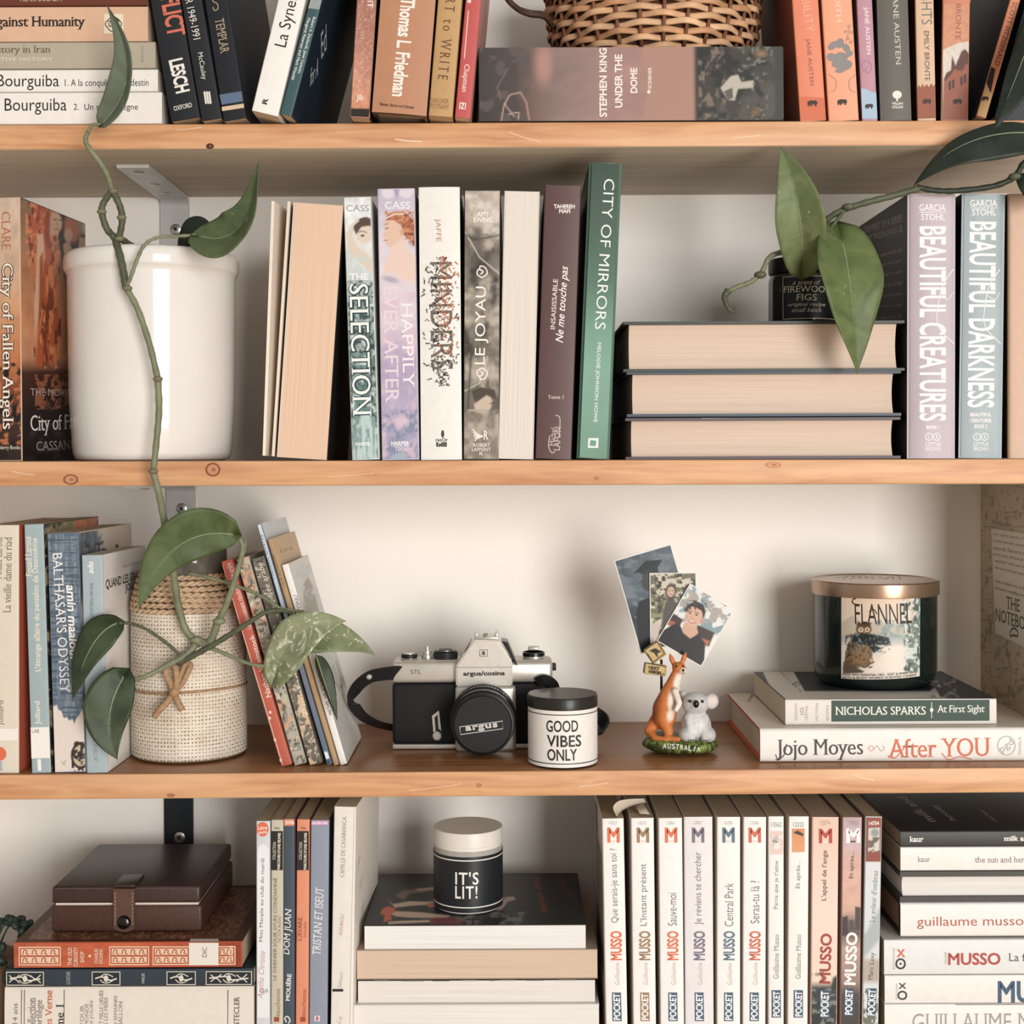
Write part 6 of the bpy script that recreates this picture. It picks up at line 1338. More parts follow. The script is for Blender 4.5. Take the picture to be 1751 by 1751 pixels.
# big dark candle with the picture label
YF = .066 + .0525
c = PW(1496, 1180, YF); R = SZ(104.5, YF); c.z = SP.topz + .0005; k = lambda y: (PW(1496, y, YF - R) - c).z
fc = empty('candle_jar', c, 'large dark green candle jar with bronze lid and owl label', 'candle')
glass = mat('#14201e', .16, var=.05, coat=.4); bronze = mat('#b99a80', .28, .85, .06, 60); zt = k(1020); zl = k(999)
lathe('jar_body', [(0, .001), (R * .80, 0), (R * .88, .001), (R * .95, .005), (R * .985, .012), (R * .99, zt), (R * .96, zt + .001)], glass, fc, 96, sharp=50)
lathe('jar_lid', [(R * .96, zt - .002), (R * 1.02, zt - .002), (R * 1.025, zt - .001), (R * 1.025, zl - .001), (R * 1.005, zl), (R * .99, zl - .0008), (0, zl - .0008)], bronze, fc, 96)
random.seed(9)
lidf = Face(fc, (0, 0, zl - .0008), (1, 0, 0), (0, 1, 0))
for q in range(9): stroke(lidf, [(1430 + 12 * q, 988 + random.uniform(-3, 3)), (1440 + 12 * q, 986 + random.uniform(-2, 4)), (1452 + 11 * q, 989 + random.uniform(-3, 3))], 2.4, '#7a6350', 'lid_engraving', metal=.7, rough=.4)
cy = Cyl(fc, R * .99)
picture(cy.face, [(1439, 1017), (1573, 1016), (1572, 1156), (1439, 1160)], [('grad', 0, 1017, 0, 1160, [(0, '#e3c8ae'), (.3, '#e0cdb6'), (.42, '#b9bdb2'), (.52, '#a7b2ae'), (.62, '#d7d0c6'), (.75, '#e3d6c6'), (1, '#e0d2c2')]), ('mul', 30, 20, .06),
    ('poly', [(1439, 1064), (1458, 1052), (1474, 1066), (1500, 1062), (1520, 1070), (1560, 1060), (1560, 1085), (1439, 1085)], '#c3b6a2', 2), ('nz', (1500, 1060, 1560, 1090), 8, 14, .5, .08, '#8fa19d'), ('poly', [(1512, 1118), (1500, 1108), (1540, 1104), (1575, 1112), (1575, 1150), (1480, 1150)], '#ecdccb', 3),
    ('poly', [(1562, 1020), (1575, 1016), (1575, 1160), (1545, 1160), (1552, 1136), (1546, 1128), (1556, 1112), (1550, 1100), (1560, 1080), (1556, 1068), (1566, 1048), (1560, 1040)], '#7f8f88', 2.5), ('nz', (1545, 1020, 1575, 1160), 6, 5, .55, .05, '#d7dcd6'), ('nz', (1545, 1020, 1575, 1160), 5, 8, .62, .05, '#566862'),
    ('poly', [(1441, 1145), (1446, 1118), (1454, 1095), (1462, 1082), (1480, 1084), (1490, 1100), (1492, 1120), (1484, 1136), (1462, 1142)], '#6b5138', 2), ('ell', 1474, 1115, 16, 21, 10, '#94744c', 4), ('nz', (1445, 1085, 1492, 1142), 3, 3, .56, .05, '#8a6b48'), ('nz', (1445, 1085, 1492, 1142), 3, 4, .62, .05, '#4b3726'),
    ('ell', 1477, 1076, 13.5, 11, 0, '#6f5138', 1.5), ('poly', [(1464, 1070), (1467, 1062), (1474, 1067), (1482, 1066), (1490, 1064), (1488, 1072)], '#5a4230', 1), ('ell', 1472, 1077, 4.4, 4, 0, '#d9c3a4', 1), ('ell', 1483, 1077, 4.2, 4, 0, '#d9c3a4', 1), ('ell', 1472, 1077, 1.6, 1.6, 0, '#2a1f18', .6), ('ell', 1483, 1077, 1.6, 1.6, 0, '#2a1f18', .6), ('poly', [(1476, 1079), (1480, 1079), (1478, 1085)], '#b58a52', .6),
    ('poly', [(1456, 1086), (1470, 1083), (1490, 1084), (1520, 1090), (1523, 1103), (1496, 1103), (1508, 1108), (1494, 1117), (1486, 1104), (1462, 1100), (1455, 1094)], '#232a2c', 1), ('nz', (1455, 1083, 1524, 1117), 3.2, 3.2, .62, .05, '#6d7878'),
    ('poly', [(1441, 1152), (1442, 1132), (1454, 1136), (1478, 1148), (1470, 1156)], '#5b4a3c', 2), ('line', [(1462, 1136), (1478, 1140), (1494, 1132)], 3, '#6d5a48', 1), ('poly', [(1438, 1152), (1575, 1148), (1575, 1165), (1438, 1165)], '#e6dacb', 1.5)], 'picture_label', step=1.1, wrap=cy.wrap, rough=.45)
letter(cy.face, 'FLANNEL', (1462, 1049.5), (1558, 1048), 35, '#3a2a20', 'label_lettering', wrap=cy.wrap); stroke(cy.face, [(1464, 1034), (1458, 1030), (1460, 1024), (1464, 1024)], 2, '#3a2a20', 'label_flourish', wrap=cy.wrap); stroke(cy.face, [(1486, 1046), (1494, 1042), (1500, 1050)], 1.6, '#3a2a20', 'label_flourish', wrap=cy.wrap)
letter(cy.face, 'MADE WITH ESSENTIAL OILS - SOFT & WARM SPICED', (1442, 1153), (1568, 1148), 4, '#5a4a3e', 'label_lettering', bold=.01, wrap=cy.wrap); letter(cy.face, 'BATH & BODY WORKS SCENTED CANDLE', (1442, 1158), (1566, 1153.5), 3.6, '#5a4a3e', 'label_lettering', bold=.01, wrap=cy.wrap)
# small black jar under the right plant
YJ = .07; c = PW(1372, 551, YJ); R = SZ(57, YJ); c.z = TOP3.topz + .0004; k = lambda y: (PW(1372, y, YJ - R) - c).z
fj = empty('candle_jar', c, 'small glass candle jar with black label, on three lying hardbacks', 'candle')
dg = mat('#2b2a26', .10, var=.1, coat=.5); zt = k(462)
lathe('jar_body', [(0, 0), (R * .92, 0), (R * .98, .002), (R, .005), (R, zt - .006), (R * .97, zt - .002), (R * .9, zt)], dg, fj, 72, sharp=50)
lathe('jar_lid', [(R * .88, zt - .001), (R * .98, zt), (R * 1.0, zt + .0015), (R * 1.0, zt + .010), (R * .97, zt + .012), (0, zt + .012)], mat('#1c1c1a', .35), fj, 72)
cy = Cyl(fj, R); cy.band(k(545), k(471), -.80, 1.35, mat('#b9a987', .45, .3), 'label_border'); cy.band(k(543.5), k(472.5), -.77, 1.32, mat('#171719', .45), 'paper_label')
for t, x0, x1, y, h, kw in (('a scent of', 1356, 1402, 483, 8, dict(shear=.3, serif=True)), ('· FIREWOOD', 1334, 1418, 496, 11, dict(serif=True, bold=.006)), ('FIGS', 1361, 1396, 508.5, 11, dict(serif=True, bold=.006)), ('original recipe', 1348, 1410, 522, 8, dict(shear=.3, serif=True)), ('small batch', 1354, 1403, 530.5, 7, dict(shear=.3, serif=True))): letter(cy.face, t, (x0, y), (x1, y), h, '#cfc3a6', 'label_lettering', wrap=cy.wrap, **kw)

# ---- burlap jar
def mat_burlap():
    m = bpy.data.materials.new('burlap_weave'); n, l, p = nodes(m)
    p.inputs['Roughness'].default_value = .95; p.inputs['Specular IOR Level'].default_value = .1
    tc = n.new('ShaderNodeTexCoord'); nz = n.new('ShaderNodeTexNoise'); nz.inputs['Scale'].default_value = 60; nz.inputs['Detail'].default_value = 4
    l.new(tc.outputs['Object'], nz.inputs['Vector']); cr = n.new('ShaderNodeValToRGB'); e = cr.color_ramp.elements
    e[0].position = .3; e[0].color = (*[x * ALB for x in lin('#d6c7b3')], 1); e[1].position = .7; e[1].color = (*[x * ALB for x in lin('#efe5d6')], 1)
    l.new(nz.outputs['Fac'], cr.inputs[0]); l.new(cr.outputs[0], p.inputs['Base Color'])
    return m
burlap = mat_burlap(); ropem = mat('#cdab84', .9, var=.25, scale=260, bump=.5); gl_d = mat('#6d6558', .12, var=.15, coat=.5)
YB = .075
c = on_shelf(323, YB, 3); R = SZ(95, YB); zb = lambda y: (PW(323, y, YB - R) - c).z
bj = empty('burlap_jar', c, 'jar wrapped in burlap and rope with a twine bow', 'jar')
zt = zb(1049); zr = zb(992)
lathe('glass_jar', [(0, .0005), (R * .9, .0005), (R * .94, .003), (R * .93, zt), (R * .81, zr - .002), (R * .74, zr + .004), (R * .68, zr + .012), (R * .68, zr + .022), (R * .71, zr + .023), (R * .66, zr + .024), (R * .64, zr + .012), (R * .5, zr + .008), (0, zr + .008)], gl_d, bj, 64, sharp=60)
# burlap sleeve: woven warp and weft threads over a backing cloth
lathe('backing_cloth', [(R * .965, .001), (R * .99, .0016), (R * 1.0, .003), (R * 1.0, zt - .003), (R * .985, zt)], mat('#907b60', .95), bj, 96)
vs, fs = [], []
NW, NH = 104, 40
def thread(path, w, h):
    k0 = len(vs)
    for i, (a, z, r) in enumerate(path):
        a2, z2, _ = path[min(i + 1, len(path) - 1)]; a1, z1, _ = path[max(i - 1, 0)]
        da, dz = (a2 - a1) * R, z2 - z1; q = math.hypot(da, dz) or 1
        na, nz_ = -dz / q * w / R, da / q * w
        for s, hh in ((-1, 0), (0, h), (1, 0)):
            rr = r + hh; vs.append((rr * math.sin(a + na * s), -rr * math.cos(a + na * s), z + nz_ * s))
        if i:
            for q3 in (0, 1): fs.append((k0 + 3 * i - 3 + q3, k0 + 3 * i - 2 + q3, k0 + 3 * i + 1 + q3, k0 + 3 * i + q3))
random.seed(2)
z0, z1 = .0028, zt - .001
for i in range(NW):
    a = 2 * math.pi * i / NW
    w = random.uniform(.0008, .0011)
    thread([(a + .004 * math.sin(j * .4 + i), z0 + (z1 - z0) * j / (NH * 1), R * 1.003 + .00035 * (1 if (i + j) % 2 else -1)) for j in range(NH + 1)], w, .0004)
for j in range(NH):
    z = z0 + (z1 - z0) * (j + .5) / NH; w = random.uniform(.0009, .0012)
    thread([(2 * math.pi * i / NW, z + .0003 * math.sin(i * .21 + j), R * 1.003 + .00035 * (-1 if (i + j) % 2 else 1)) for i in range(NW + 1)], w, .0004)
o = mesh_obj('burlap_sleeve', vs, fs, burlap, bj, smooth=True); o['kind'] = 'stuff'
# rope turns round the neck
nr = 7
for k_ in range(nr):
    t = k_ / (nr - 1); z = zt + .001 + (zr - zt) * t; rr = R * (.985 - .15 * t ** 1.6)
    vs, fs = [], []
    for st in (0, 1):
        path = []
        for i in range(241):
            a = 2 * math.pi * i / 240; ph = i * .55 + math.pi * st + k_
            r2 = rr + .0011 * math.cos(ph); path.append(Vector((r2 * math.sin(a), -r2 * math.cos(a), z + .0011 * math.sin(ph) + .0005 * math.sin(3 * a + k_))))
        v2, f2_ = tube_geo(path, .0015, 6, caps=False); k0 = len(vs); vs += v2; fs += [tuple(q + k0 for q in f) for f in f2_]
    mesh_obj('rope_turn', vs, fs, ropem, bj, smooth=True)
tw = mat('#b08a62', .9, var=.2, scale=300)
zw = zb(1185)
tube('twine_band', [Vector((R * 1.012 * math.sin(a), -R * 1.012 * math.cos(a), zw + .001 * math.sin(a * 2))) for a in [2 * math.pi * i / 72 for i in range(73)]], .0012, tw, bj, 8, caps=False)
bw = lambda pts, nm, r=.0021: tube(nm, [p - c for p in catmull([PW(*q) for q in pts], 8)], r, tw, bj, 8)
yb = .021
bw([(296, 1183, yb), (290, 1165, yb - .004), (283, 1150, yb - .004), (290, 1136, yb - .002), (300, 1142, yb - .004), (302, 1165, yb - .004), (298, 1183, yb - .002)], 'bow_loop', .0026)
bw([(298, 1183, yb), (312, 1168, yb - .004), (322, 1148, yb - .004), (326, 1138, yb - .002), (318, 1134, yb - .001), (308, 1158, yb - .004), (298, 1180, yb - .003)], 'bow_loop', .0022)
bw([(297, 1184, yb), (286, 1200, yb - .004), (273, 1214, yb - .005), (264, 1226, yb - .004)], 'bow_tail', .0026); bw([(299, 1185, yb), (304, 1200, yb - .004), (312, 1215, yb - .004)], 'bow_tail', .0026)
bm = bmesh.new(); bmesh.ops.create_icosphere(bm, subdivisions=2, radius=.0042); bm_obj('bow_knot', bm, tw, bj, True, loc=PW(298, 1184, yb - .003) - c)
# ================================================================ leather box
bx0, bx1 = PW(88, 1603, .030), PW(345, 1603, .030)
bw_ = (bx1 - bx0).x; bd_ = .125; zb_ = DI.topz + .0006
lb = empty('leather_box', ((bx0.x + bx1.x) / 2, .030, zb_), 'small brown leather box with snap strap, on the red old book', 'box')
lea = mat('#4e3026', .42, var=.12, scale=240, bump=.15); lea_t = mat('#42302a', .35, var=.12, scale=200, bump=.12)
hb_ = SZ(45, .03); hg_ = SZ(3, .03); hl_ = SZ(30, .03)
box_obj('box_base', (0, bd_ / 2, hb_ / 2), (bw_, bd_, hb_), lea, lb, .002, 3)
box_obj('box_lining', (0, bd_ / 2 - .001, hb_ + hg_ / 2), (bw_ - .006, bd_ - .006, hg_ + .002), mat('#e6d9c9', .7), lb)
box_obj('box_lid', (-.0004, bd_ / 2, hb_ + hg_ + hl_ / 2), (bw_ - .001, bd_, hl_), lea_t, lb, .0028, 3)
cxs = PW(213.5, 1560, .03).x - lb.location.x; ws = SZ(37, .03); ztp = hb_ + hg_ + hl_; zlo = max(.0006, PW(213, 1601, .03).z - zb_)
pr = [(-ws / 2, ztp - .0012), (ws / 2, ztp - .0012)] + [(ws / 2 * math.cos(a), zlo + ws * .3 - ws * .3 * math.sin(a)) for a in [math.pi * k / 10 for k in range(11)]]
bm = bmesh.new(); fr = [bm.verts.new((cxs + x, -.0028, z)) for x, z in pr]; bk_ = [bm.verts.new((cxs + x, -.0004, z)) for x, z in pr]
bm.faces.new(fr); bm.faces.new(bk_[::-1])
for k in range(len(pr)): q = (k + 1) % len(pr); bm.faces.new((fr[k], bk_[k], bk_[q], fr[q]))
strap = bm_obj('clasp_strap', bm, mat('#5d4033', .4, var=.12, scale=220, bump=.15), lb)
box_obj('clasp_strap_top', (cxs, .012, ztp + .0010), (ws, .030, .0018), lea_t, lb, .0006)
snap = lathe('snap_button', [(0, .0034), (.003, .0034), (.0046, .0026), (.0054, .0008), (.0056, 0)], mat('#14110f', .2, .3, coat=.5), lb, 28, (cxs, -.0028, zlo + ws * .46), 'Y')
stm = mat('#a98f78', .7)
for sx in (-1, 1):
    for k in range(9):
        z = ztp - .005 - (ztp - zlo - .012) * k / 8
        box_obj('stitch', (cxs + sx * (ws / 2 - .0018), -.0029, z), (.0005, .0004, .0021), stm, strap, mtx=None)
for z in (hb_ + .0002, ztp - .0016):
    box_obj('worn_edge', (0, -.0001, z), (bw_ - .006, .0003, .0003), mat('#7d6152', .7), lb)

# ================================================================ wicker basket
YK = .086; c = PW(1117, 76, YK); c.z = KB.topz + .0006
wb = empty('wicker_basket', c, 'woven wicker basket standing on the lying thick novel', 'basket')
Rb0 = SZ(158, YK)
def rad(h): return Rb0 * (.93 + .14 * min(1, h / .03) ** .6) + .10 * h
lathe('basket_floor', [(0, .001), (Rb0 * .93, .001), (Rb0 * .94, .004), (0, .004)], mat('#7a4f30', .8, var=.3), wb, 48)
lathe('inner_lining', [(rad(.003) - .004, .003), (rad(.03) - .004, .03), (rad(.09) - .004, .09)], mat('#5a3822', .9, var=.3), wb, 64)
NSP = 28
wm = [mat(h, .5, var=.22, scale=70) for h in ('#cf9d6e', '#dcae80', '#c28c5c', '#d5a577')]
sm_ = mat('#7d4c2c', .6, var=.2)
for k in range(NSP):
    a = 2 * math.pi * k / NSP
    tube('spoke', [Vector((rad(h) * math.sin(a), -rad(h) * math.cos(a), h)) for h in [.002 + .09 * i / 8 for i in range(9)]], .0017, sm_, wb, 6)
rows = 16; seg = NSP * 6
for j in range(rows):
    h = .0030 + .0056 * j
    path = []
    for i in range(seg + 1):
        a = 2 * math.pi * i / seg
        w = math.cos(a * NSP / 2 + (math.pi / 2 if False else 0) + math.pi * (j % 2)) if NSP % 2 == 0 else 0
        path.append(Vector(((rad(h) + .0021 * w) * math.sin(a), -(rad(h) + .0021 * w) * math.cos(a), h + .0006 * math.sin(a * 7 + j * 2.3) + .0004 * w)))
    vs, fs = [], []
    for i, p in enumerate(path):
        n_ = Vector((p.x, p.y, 0)).normalized()
        for q in range(8):
            t = 2 * math.pi * q / 8; vs.append(p + n_ * (.0011 * math.cos(t)) + Vector((0, 0, .0027 * math.sin(t))))
        if i:
            for q in range(8): fs.append((8 * i - 8 + q, 8 * i - 8 + (q + 1) % 8, 8 * i + (q + 1) % 8, 8 * i + q))
    mesh_obj('woven_strand', vs, fs, wm[(j * 7) % 4], wb, smooth=True)
hm = mat('#4a2f20', .6, var=.3, scale=120, bump=.4)
tube('handle', [p - c for p in catmull([PW(*q) for q in ((945, 44, .05), (930, 28, .035), (905, 24, .03), (884, 14, .03), (866, -6, .03), (862, -40, .035), (880, -70, .045), (925, -80, .06))], 8)], .0024, hm, wb, 8)
tube('handle_strand', [p - c for p in catmull([PW(*q) for q in ((945, 44, .049), (932, 24, .036), (905, 20, .029), (880, 12, .029))], 8)], .0016, hm, wb, 8)
tube('edge_braid', [Vector((rad(.091) * math.sin(a), -rad(.091) * math.cos(a), .0925)) for a in [2 * math.pi * i / 96 for i in range(97)]], [.004 + .0008 * math.sin(i * 1.5) for i in range(97)], wm[0], wb, 8, caps=False)

# ================================================================ camera
YC = Y3(1282, 760); c = PW(807, 1282, YC); c.z = shelf_z(3, c.x) + .0003
cm_ = empty('film_camera', c, 'vintage black and chrome film camera with lens cap', 'camera')
chrome = mat('#d6cfc4', .33, .5, .05, 120); leath = mat('#131215', .55, var=.15, scale=900, bump=.5); blackp = mat('#111113', .32, var=.05, coat=.2); blackm = mat('#19191b', .45, var=.05); silver = mat('#d8d3ca', .25, .7, .04)
Lc = lambda x, y, Y: PW(x, y, Y) - c
def slab(name, x0, x1, y0, y1, Ya, Yb, m_, bev=.0012, parent=cm_):
    a, b = Lc(x0, y1, Ya), Lc(x1, y0, Ya)
    return box_obj(name, ((a.x + b.x) / 2, (Ya + Yb) / 2 - c.y, (a.z + b.z) / 2), (abs(b.x - a.x), Yb - Ya, abs(b.z - a.z)), m_, parent, bev, 3)
slab('leather_body', 671, 943, 1167, 1273, YC, YC + .034, leath, .003)
slab('top_plate', 669.5, 945, 1131, 1168.5, YC - .001, YC + .035, chrome, .0035)
slab('bottom_plate', 671, 943, 1272, 1281.5, YC - .0006, YC + .0346, chrome, .0012)
slab('top_step', 690, 935, 1128, 1133, YC + .004, YC + .030, chrome, .001)
fr = [(779.5, 1174), (876.5, 1173), (876, 1131), (853, 1094), (810, 1094), (779.5, 1139)]
bm = bmesh.new(); A = [bm.verts.new(Lc(x, y, YC - .008)) for x, y in fr]
mid_ = Lc(830, 1140, YC); Bk = []
for x, y in fr:
    p = Lc(x, y, YC - .008); q = p.copy(); q.y += .040
    if y < 1120: q.z -= .004; q.x = mid_.x + (q.x - mid_.x) * .8
    Bk.append(bm.verts.new(q))
bm.faces.new(A); bm.faces.new(Bk[::-1])
for k in range(6): q = (k + 1) % 6; bm.faces.new((A[k], Bk[k], Bk[q], A[q]))
bmesh.ops.bevel(bm, geom=bm.edges[:], offset=.0011, segments=2, affect='EDGES')
smooth_angle(bm_obj('prism_housing', bm, chrome, cm_))
# black flanks of the prism
for s, pts in ((1, [(857, 1096), (868, 1098), (885, 1138), (877, 1128)]), (-1, [(806, 1096), (803, 1100), (793, 1118), (797, 1112)])):
    bm = bmesh.new(); F_ = [bm.verts.new(Lc(x, y, YC - .004)) for x, y in pts]; Bq = [bm.verts.new(Lc(x, y, YC - .004) + Vector((0, .022, 0))) for x, y in pts]
    bm.faces.new(F_); bm.faces.new(Bq[::-1])
    for k in range(4): bm.faces.new((F_[k], Bq[k], Bq[(k + 1) % 4], F_[(k + 1) % 4]))
    bm_obj('prism_flank', bm, blackp, cm_)
slab('hot_shoe', 811, 852, 1089, 1094.5, YC - .004, YC + .018, silver, .0005)
for x in (811.5, 846): slab('shoe_rail', x, x + 5.5, 1082.5, 1089.5, YC - .003, YC + .016, silver, .0005)
slab('shoe_contact', 826, 834, 1086, 1089.3, YC - .002, YC + .012, mat('#8a8478', .4, .5), .0003)
# knobs
def knob(name, x, y, r, h, m_, Y=YC + .017, prof=None, n=32):
    b = Lc(x, y, Y); R_k = SZ(r, Y); H_k = SZ(h, Y)
    return lathe(name, prof(R_k, H_k) if prof else [(0, H_k), (R_k * .9, H_k), (R_k, H_k * .88), (R_k, 0)][::-1], m_, cm_, n, (b.x, b.y, b.z))
knob('advance_knob', 700, 1131, 15.5, 7, silver); knob('advance_cap', 700, 1124, 14, 6, blackm); knob('advance_disc', 700, 1118.5, 10, 2, silver)
knob('release_collar', 730.5, 1131, 10, 13, silver); knob('shutter_button', 730.5, 1119, 7.5, 8, silver); knob('button_thread', 730.5, 1112, 4, 7, silver)
d_ = knob('shutter_dial', 762, 1131, 20, 19, blackm)
for k in range(40):
    a = 2 * math.pi * k / 40; Rk = SZ(20, YC + .017)
    box_obj('dial_ridge', (Rk * math.cos(a), Rk * math.sin(a), SZ(9, YC)), (.0007, .0007, SZ(15, YC)), blackp, d_)
knob('dial_cap', 762, 1112.5, 15, 1.5, silver); knob('dial_top', 762, 1111.5, 13, 1.5, blackm)
knob('rewind_base', 912.5, 1131, 22.5, 6, blackm); knob('rewind_knob', 912.5, 1126, 18.5, 12, silver); knob('rewind_ring', 912.5, 1121, 19, 7, blackp); slab('rewind_crank', 903, 922, 1106, 1112.5, YC + .013, YC + .021, silver, .0008)
# lens
slab('mount_plate', 778.5, 882, 1173, 1286, YC - .008, YC + .002, chrome, .003)
ctr = Lc(827, 1224.5, YC - .008)
ringR = SZ(56, YC - .02)
lathe('lens_barrel', [(0, 0), (ringR, 0), (ringR, .004), (ringR * .96, .005), (ringR * .96, .008), (ringR * 1.0, .009), (ringR * 1.0, .016), (ringR * .93, .017), (ringR * .93, .021), (ringR * .97, .022), (ringR * .97, .028), (0, .028)], blackp, cm_, 80, (ctr.x, ctr.y, ctr.z), 'Y')
lathe('lens_ring', [(ringR * .955, .0055), (ringR * .968, .0055), (ringR * .968, .0075), (ringR * .955, .0075)], silver, cm_, 80, (ctr.x, ctr.y, ctr.z), 'Y')
for k in range(60):
    a = 2 * math.pi * k / 60
    box_obj('grip_ridge', (ctr.x + ringR * math.cos(a), ctr.y - .0125, ctr.z + ringR * math.sin(a)), (.0009, .006, .0009), blackm, cm_)
YCap = YC - .008 - .034; cc = Lc(826.5, 1241, YCap); rc = SZ(53.5, YCap); cc.z = ctr.z - .0006; cc.x = ctr.x
lathe('lens_cap', [(rc * .9, -.006), (rc, -.006), (rc, -.0014), (rc * .985, 0), (rc * .93, .0004), (rc * .90, -.0006), (0, -.0006)], mat('#101012', .42, var=.04), cm_, 80, (cc.x, cc.y, cc.z), 'Y')
fcap = Face(cm_, (cc.x, cc.y + .0003, cc.z), (1, 0, 0), (0, 0, 1))
stroke(fcap, [(786, 1243), (859.5, 1233), (860, 1246), (787.5, 1256)], 1.6, '#b5b1aa', 'cap_frame', closed=True, smooth=False); letter(fcap, 'argus', (796, 1248), (851, 1241), 11, '#cfcbc3', 'cap_lettering', bold=.04, space=1.15)
# prints and small fittings on the front
ftop = Face(cm_, (0, -.001, 0), (1, 0, 0), (0, 0, 1)); fpr = Face(cm_, (0, -.0082, 0), (1, 0, 0), (0, 0, 1))
letter(ftop, 'STL', (702, 1149), (720.5, 1149), 7, '#4a443c', 'model_lettering'); letter(fpr, 'argus/cosina', (792, 1153), (863.5, 1152), 10, '#2a2622', 'maker_lettering', bold=.035)
stroke(fpr, [(820.5, 1122), (833.5, 1122), (833.5, 1111), (820.5, 1111)], 1, '#2f2b27', 'maker_emblem', closed=True, smooth=False); letter(fpr, 'a', (824, 1116.5), (830, 1116.5), 6.5, '#2f2b27', 'maker_emblem', bold=.03)
stroke(fpr, [(781, 1141.5), (875, 1140.8)], .9, '#8f887b', 'plate_crease', smooth=False)
pv = Lc(747.5, 1258, YC - .001); lathe('timer_pivot', [(0, .002), (.003, .002), (.0038, .0015), (.004, 0)], silver, cm_, 28, (pv.x, pv.y, pv.z), 'Y')
tl_ = [Lc(x, y, YC - .0018) for x, y in ((741, 1253), (738.5, 1224), (750.5, 1215), (754.5, 1250), (750, 1246), (748.5, 1222), (743, 1227), (745, 1250))]
bm = bmesh.new(); fa = [bm.verts.new(p) for p in tl_]; fb = [bm.verts.new(p + Vector((0, .0015, 0))) for p in tl_]
bm.faces.new(fa); bm.faces.new(fb[::-1])
for k in range(8): bm.faces.new((fa[k], fb[k], fb[(k + 1) % 8], fa[(k + 1) % 8]))
bm_obj('timer_lever', bm, silver, cm_)
slab('timer_lever_core', 742.5, 750, 1224, 1250, YC - .0016, YC - .0002, blackm, .0003)
slab('sync_socket', 944, 951, 1135, 1147, YC + .006, YC + .014, blackm, .001)
# strap
strapm = mat('#1d1b1c', .5, var=.1, scale=200, bump=.1)
tube('lug_ring', [Lc(688, 1152, YC + .004) + Vector((.004 * math.cos(a), .0015, .006 * math.sin(a))) for a in [2 * math.pi * i / 20 for i in range(21)]], .0007, silver, cm_, 6)
P = [p - c for p in catmull([PW(*q) for q in ((688, 1150, YC + .002), (660, 1152, YC - .004), (632, 1158, YC - .006), (610, 1176, YC - .004), (603, 1198, YC + .002), (616, 1221, YC + .014), (640, 1236, YC + .024), (676, 1246, YC + .03))], 8)]
vs, fs = [], []
for i, p in enumerate(P):
    t = (P[min(i + 1, len(P) - 1)] - P[max(i - 1, 0)]).normalized(); s = i / (len(P) - 1)
    wdir = Vector((0, -.35 - .5 * s, .9 - .35 * s)); wdir = (wdir - t * wdir.dot(t)).normalized(); nn = t.cross(wdir)
    w = .0062 - .0012 * s
    for a_, b_ in ((-1, -1), (1, -1), (1, 1), (-1, 1)): vs.append(p + wdir * (w * a_) + nn * (.0009 * b_))
    if i:
        for k in range(4): fs.append((4 * i - 4 + k, 4 * i - 4 + (k + 1) % 4, 4 * i + (k + 1) % 4, 4 * i + k))
fs += [(3, 2, 1, 0), tuple(len(vs) - 4 + k for k in range(4))]
bm = bmesh.new(); bv = [bm.verts.new(v) for v in vs]
for f in fs: bm.faces.new([bv[i] for i in f])
st_ = bm_obj('strap', bm, strapm, cm_)
rv = Lc(631, 1157, YC - .0078); lathe('strap_rivet', [(0, .0012), (.0018, .0010), (.0026, 0)], silver, cm_, 20, (rv.x, rv.y, rv.z), 'Y')
tube('strap_end', [p - c for p in catmull([PW(*q) for q in ((918, 1166, YC - .003), (932, 1162, YC - .006), (946, 1170, YC - .002), (950, 1185, YC + .006))], 6)], 0, strapm, cm_, flat=(.004, .001), up=(0, -1, 0))
tube('strap_tail', [p - c for p in catmull([PW(*q) for q in ((950, 1185, YC + .006), (985, 1205, YC + .02), (1020, 1222, YC + .02), (1033, 1236, YC + .012), (1022, 1256, YC + .004))], 6)], 0, strapm, cm_, flat=(.006, .001), up=(0, -1, 0))

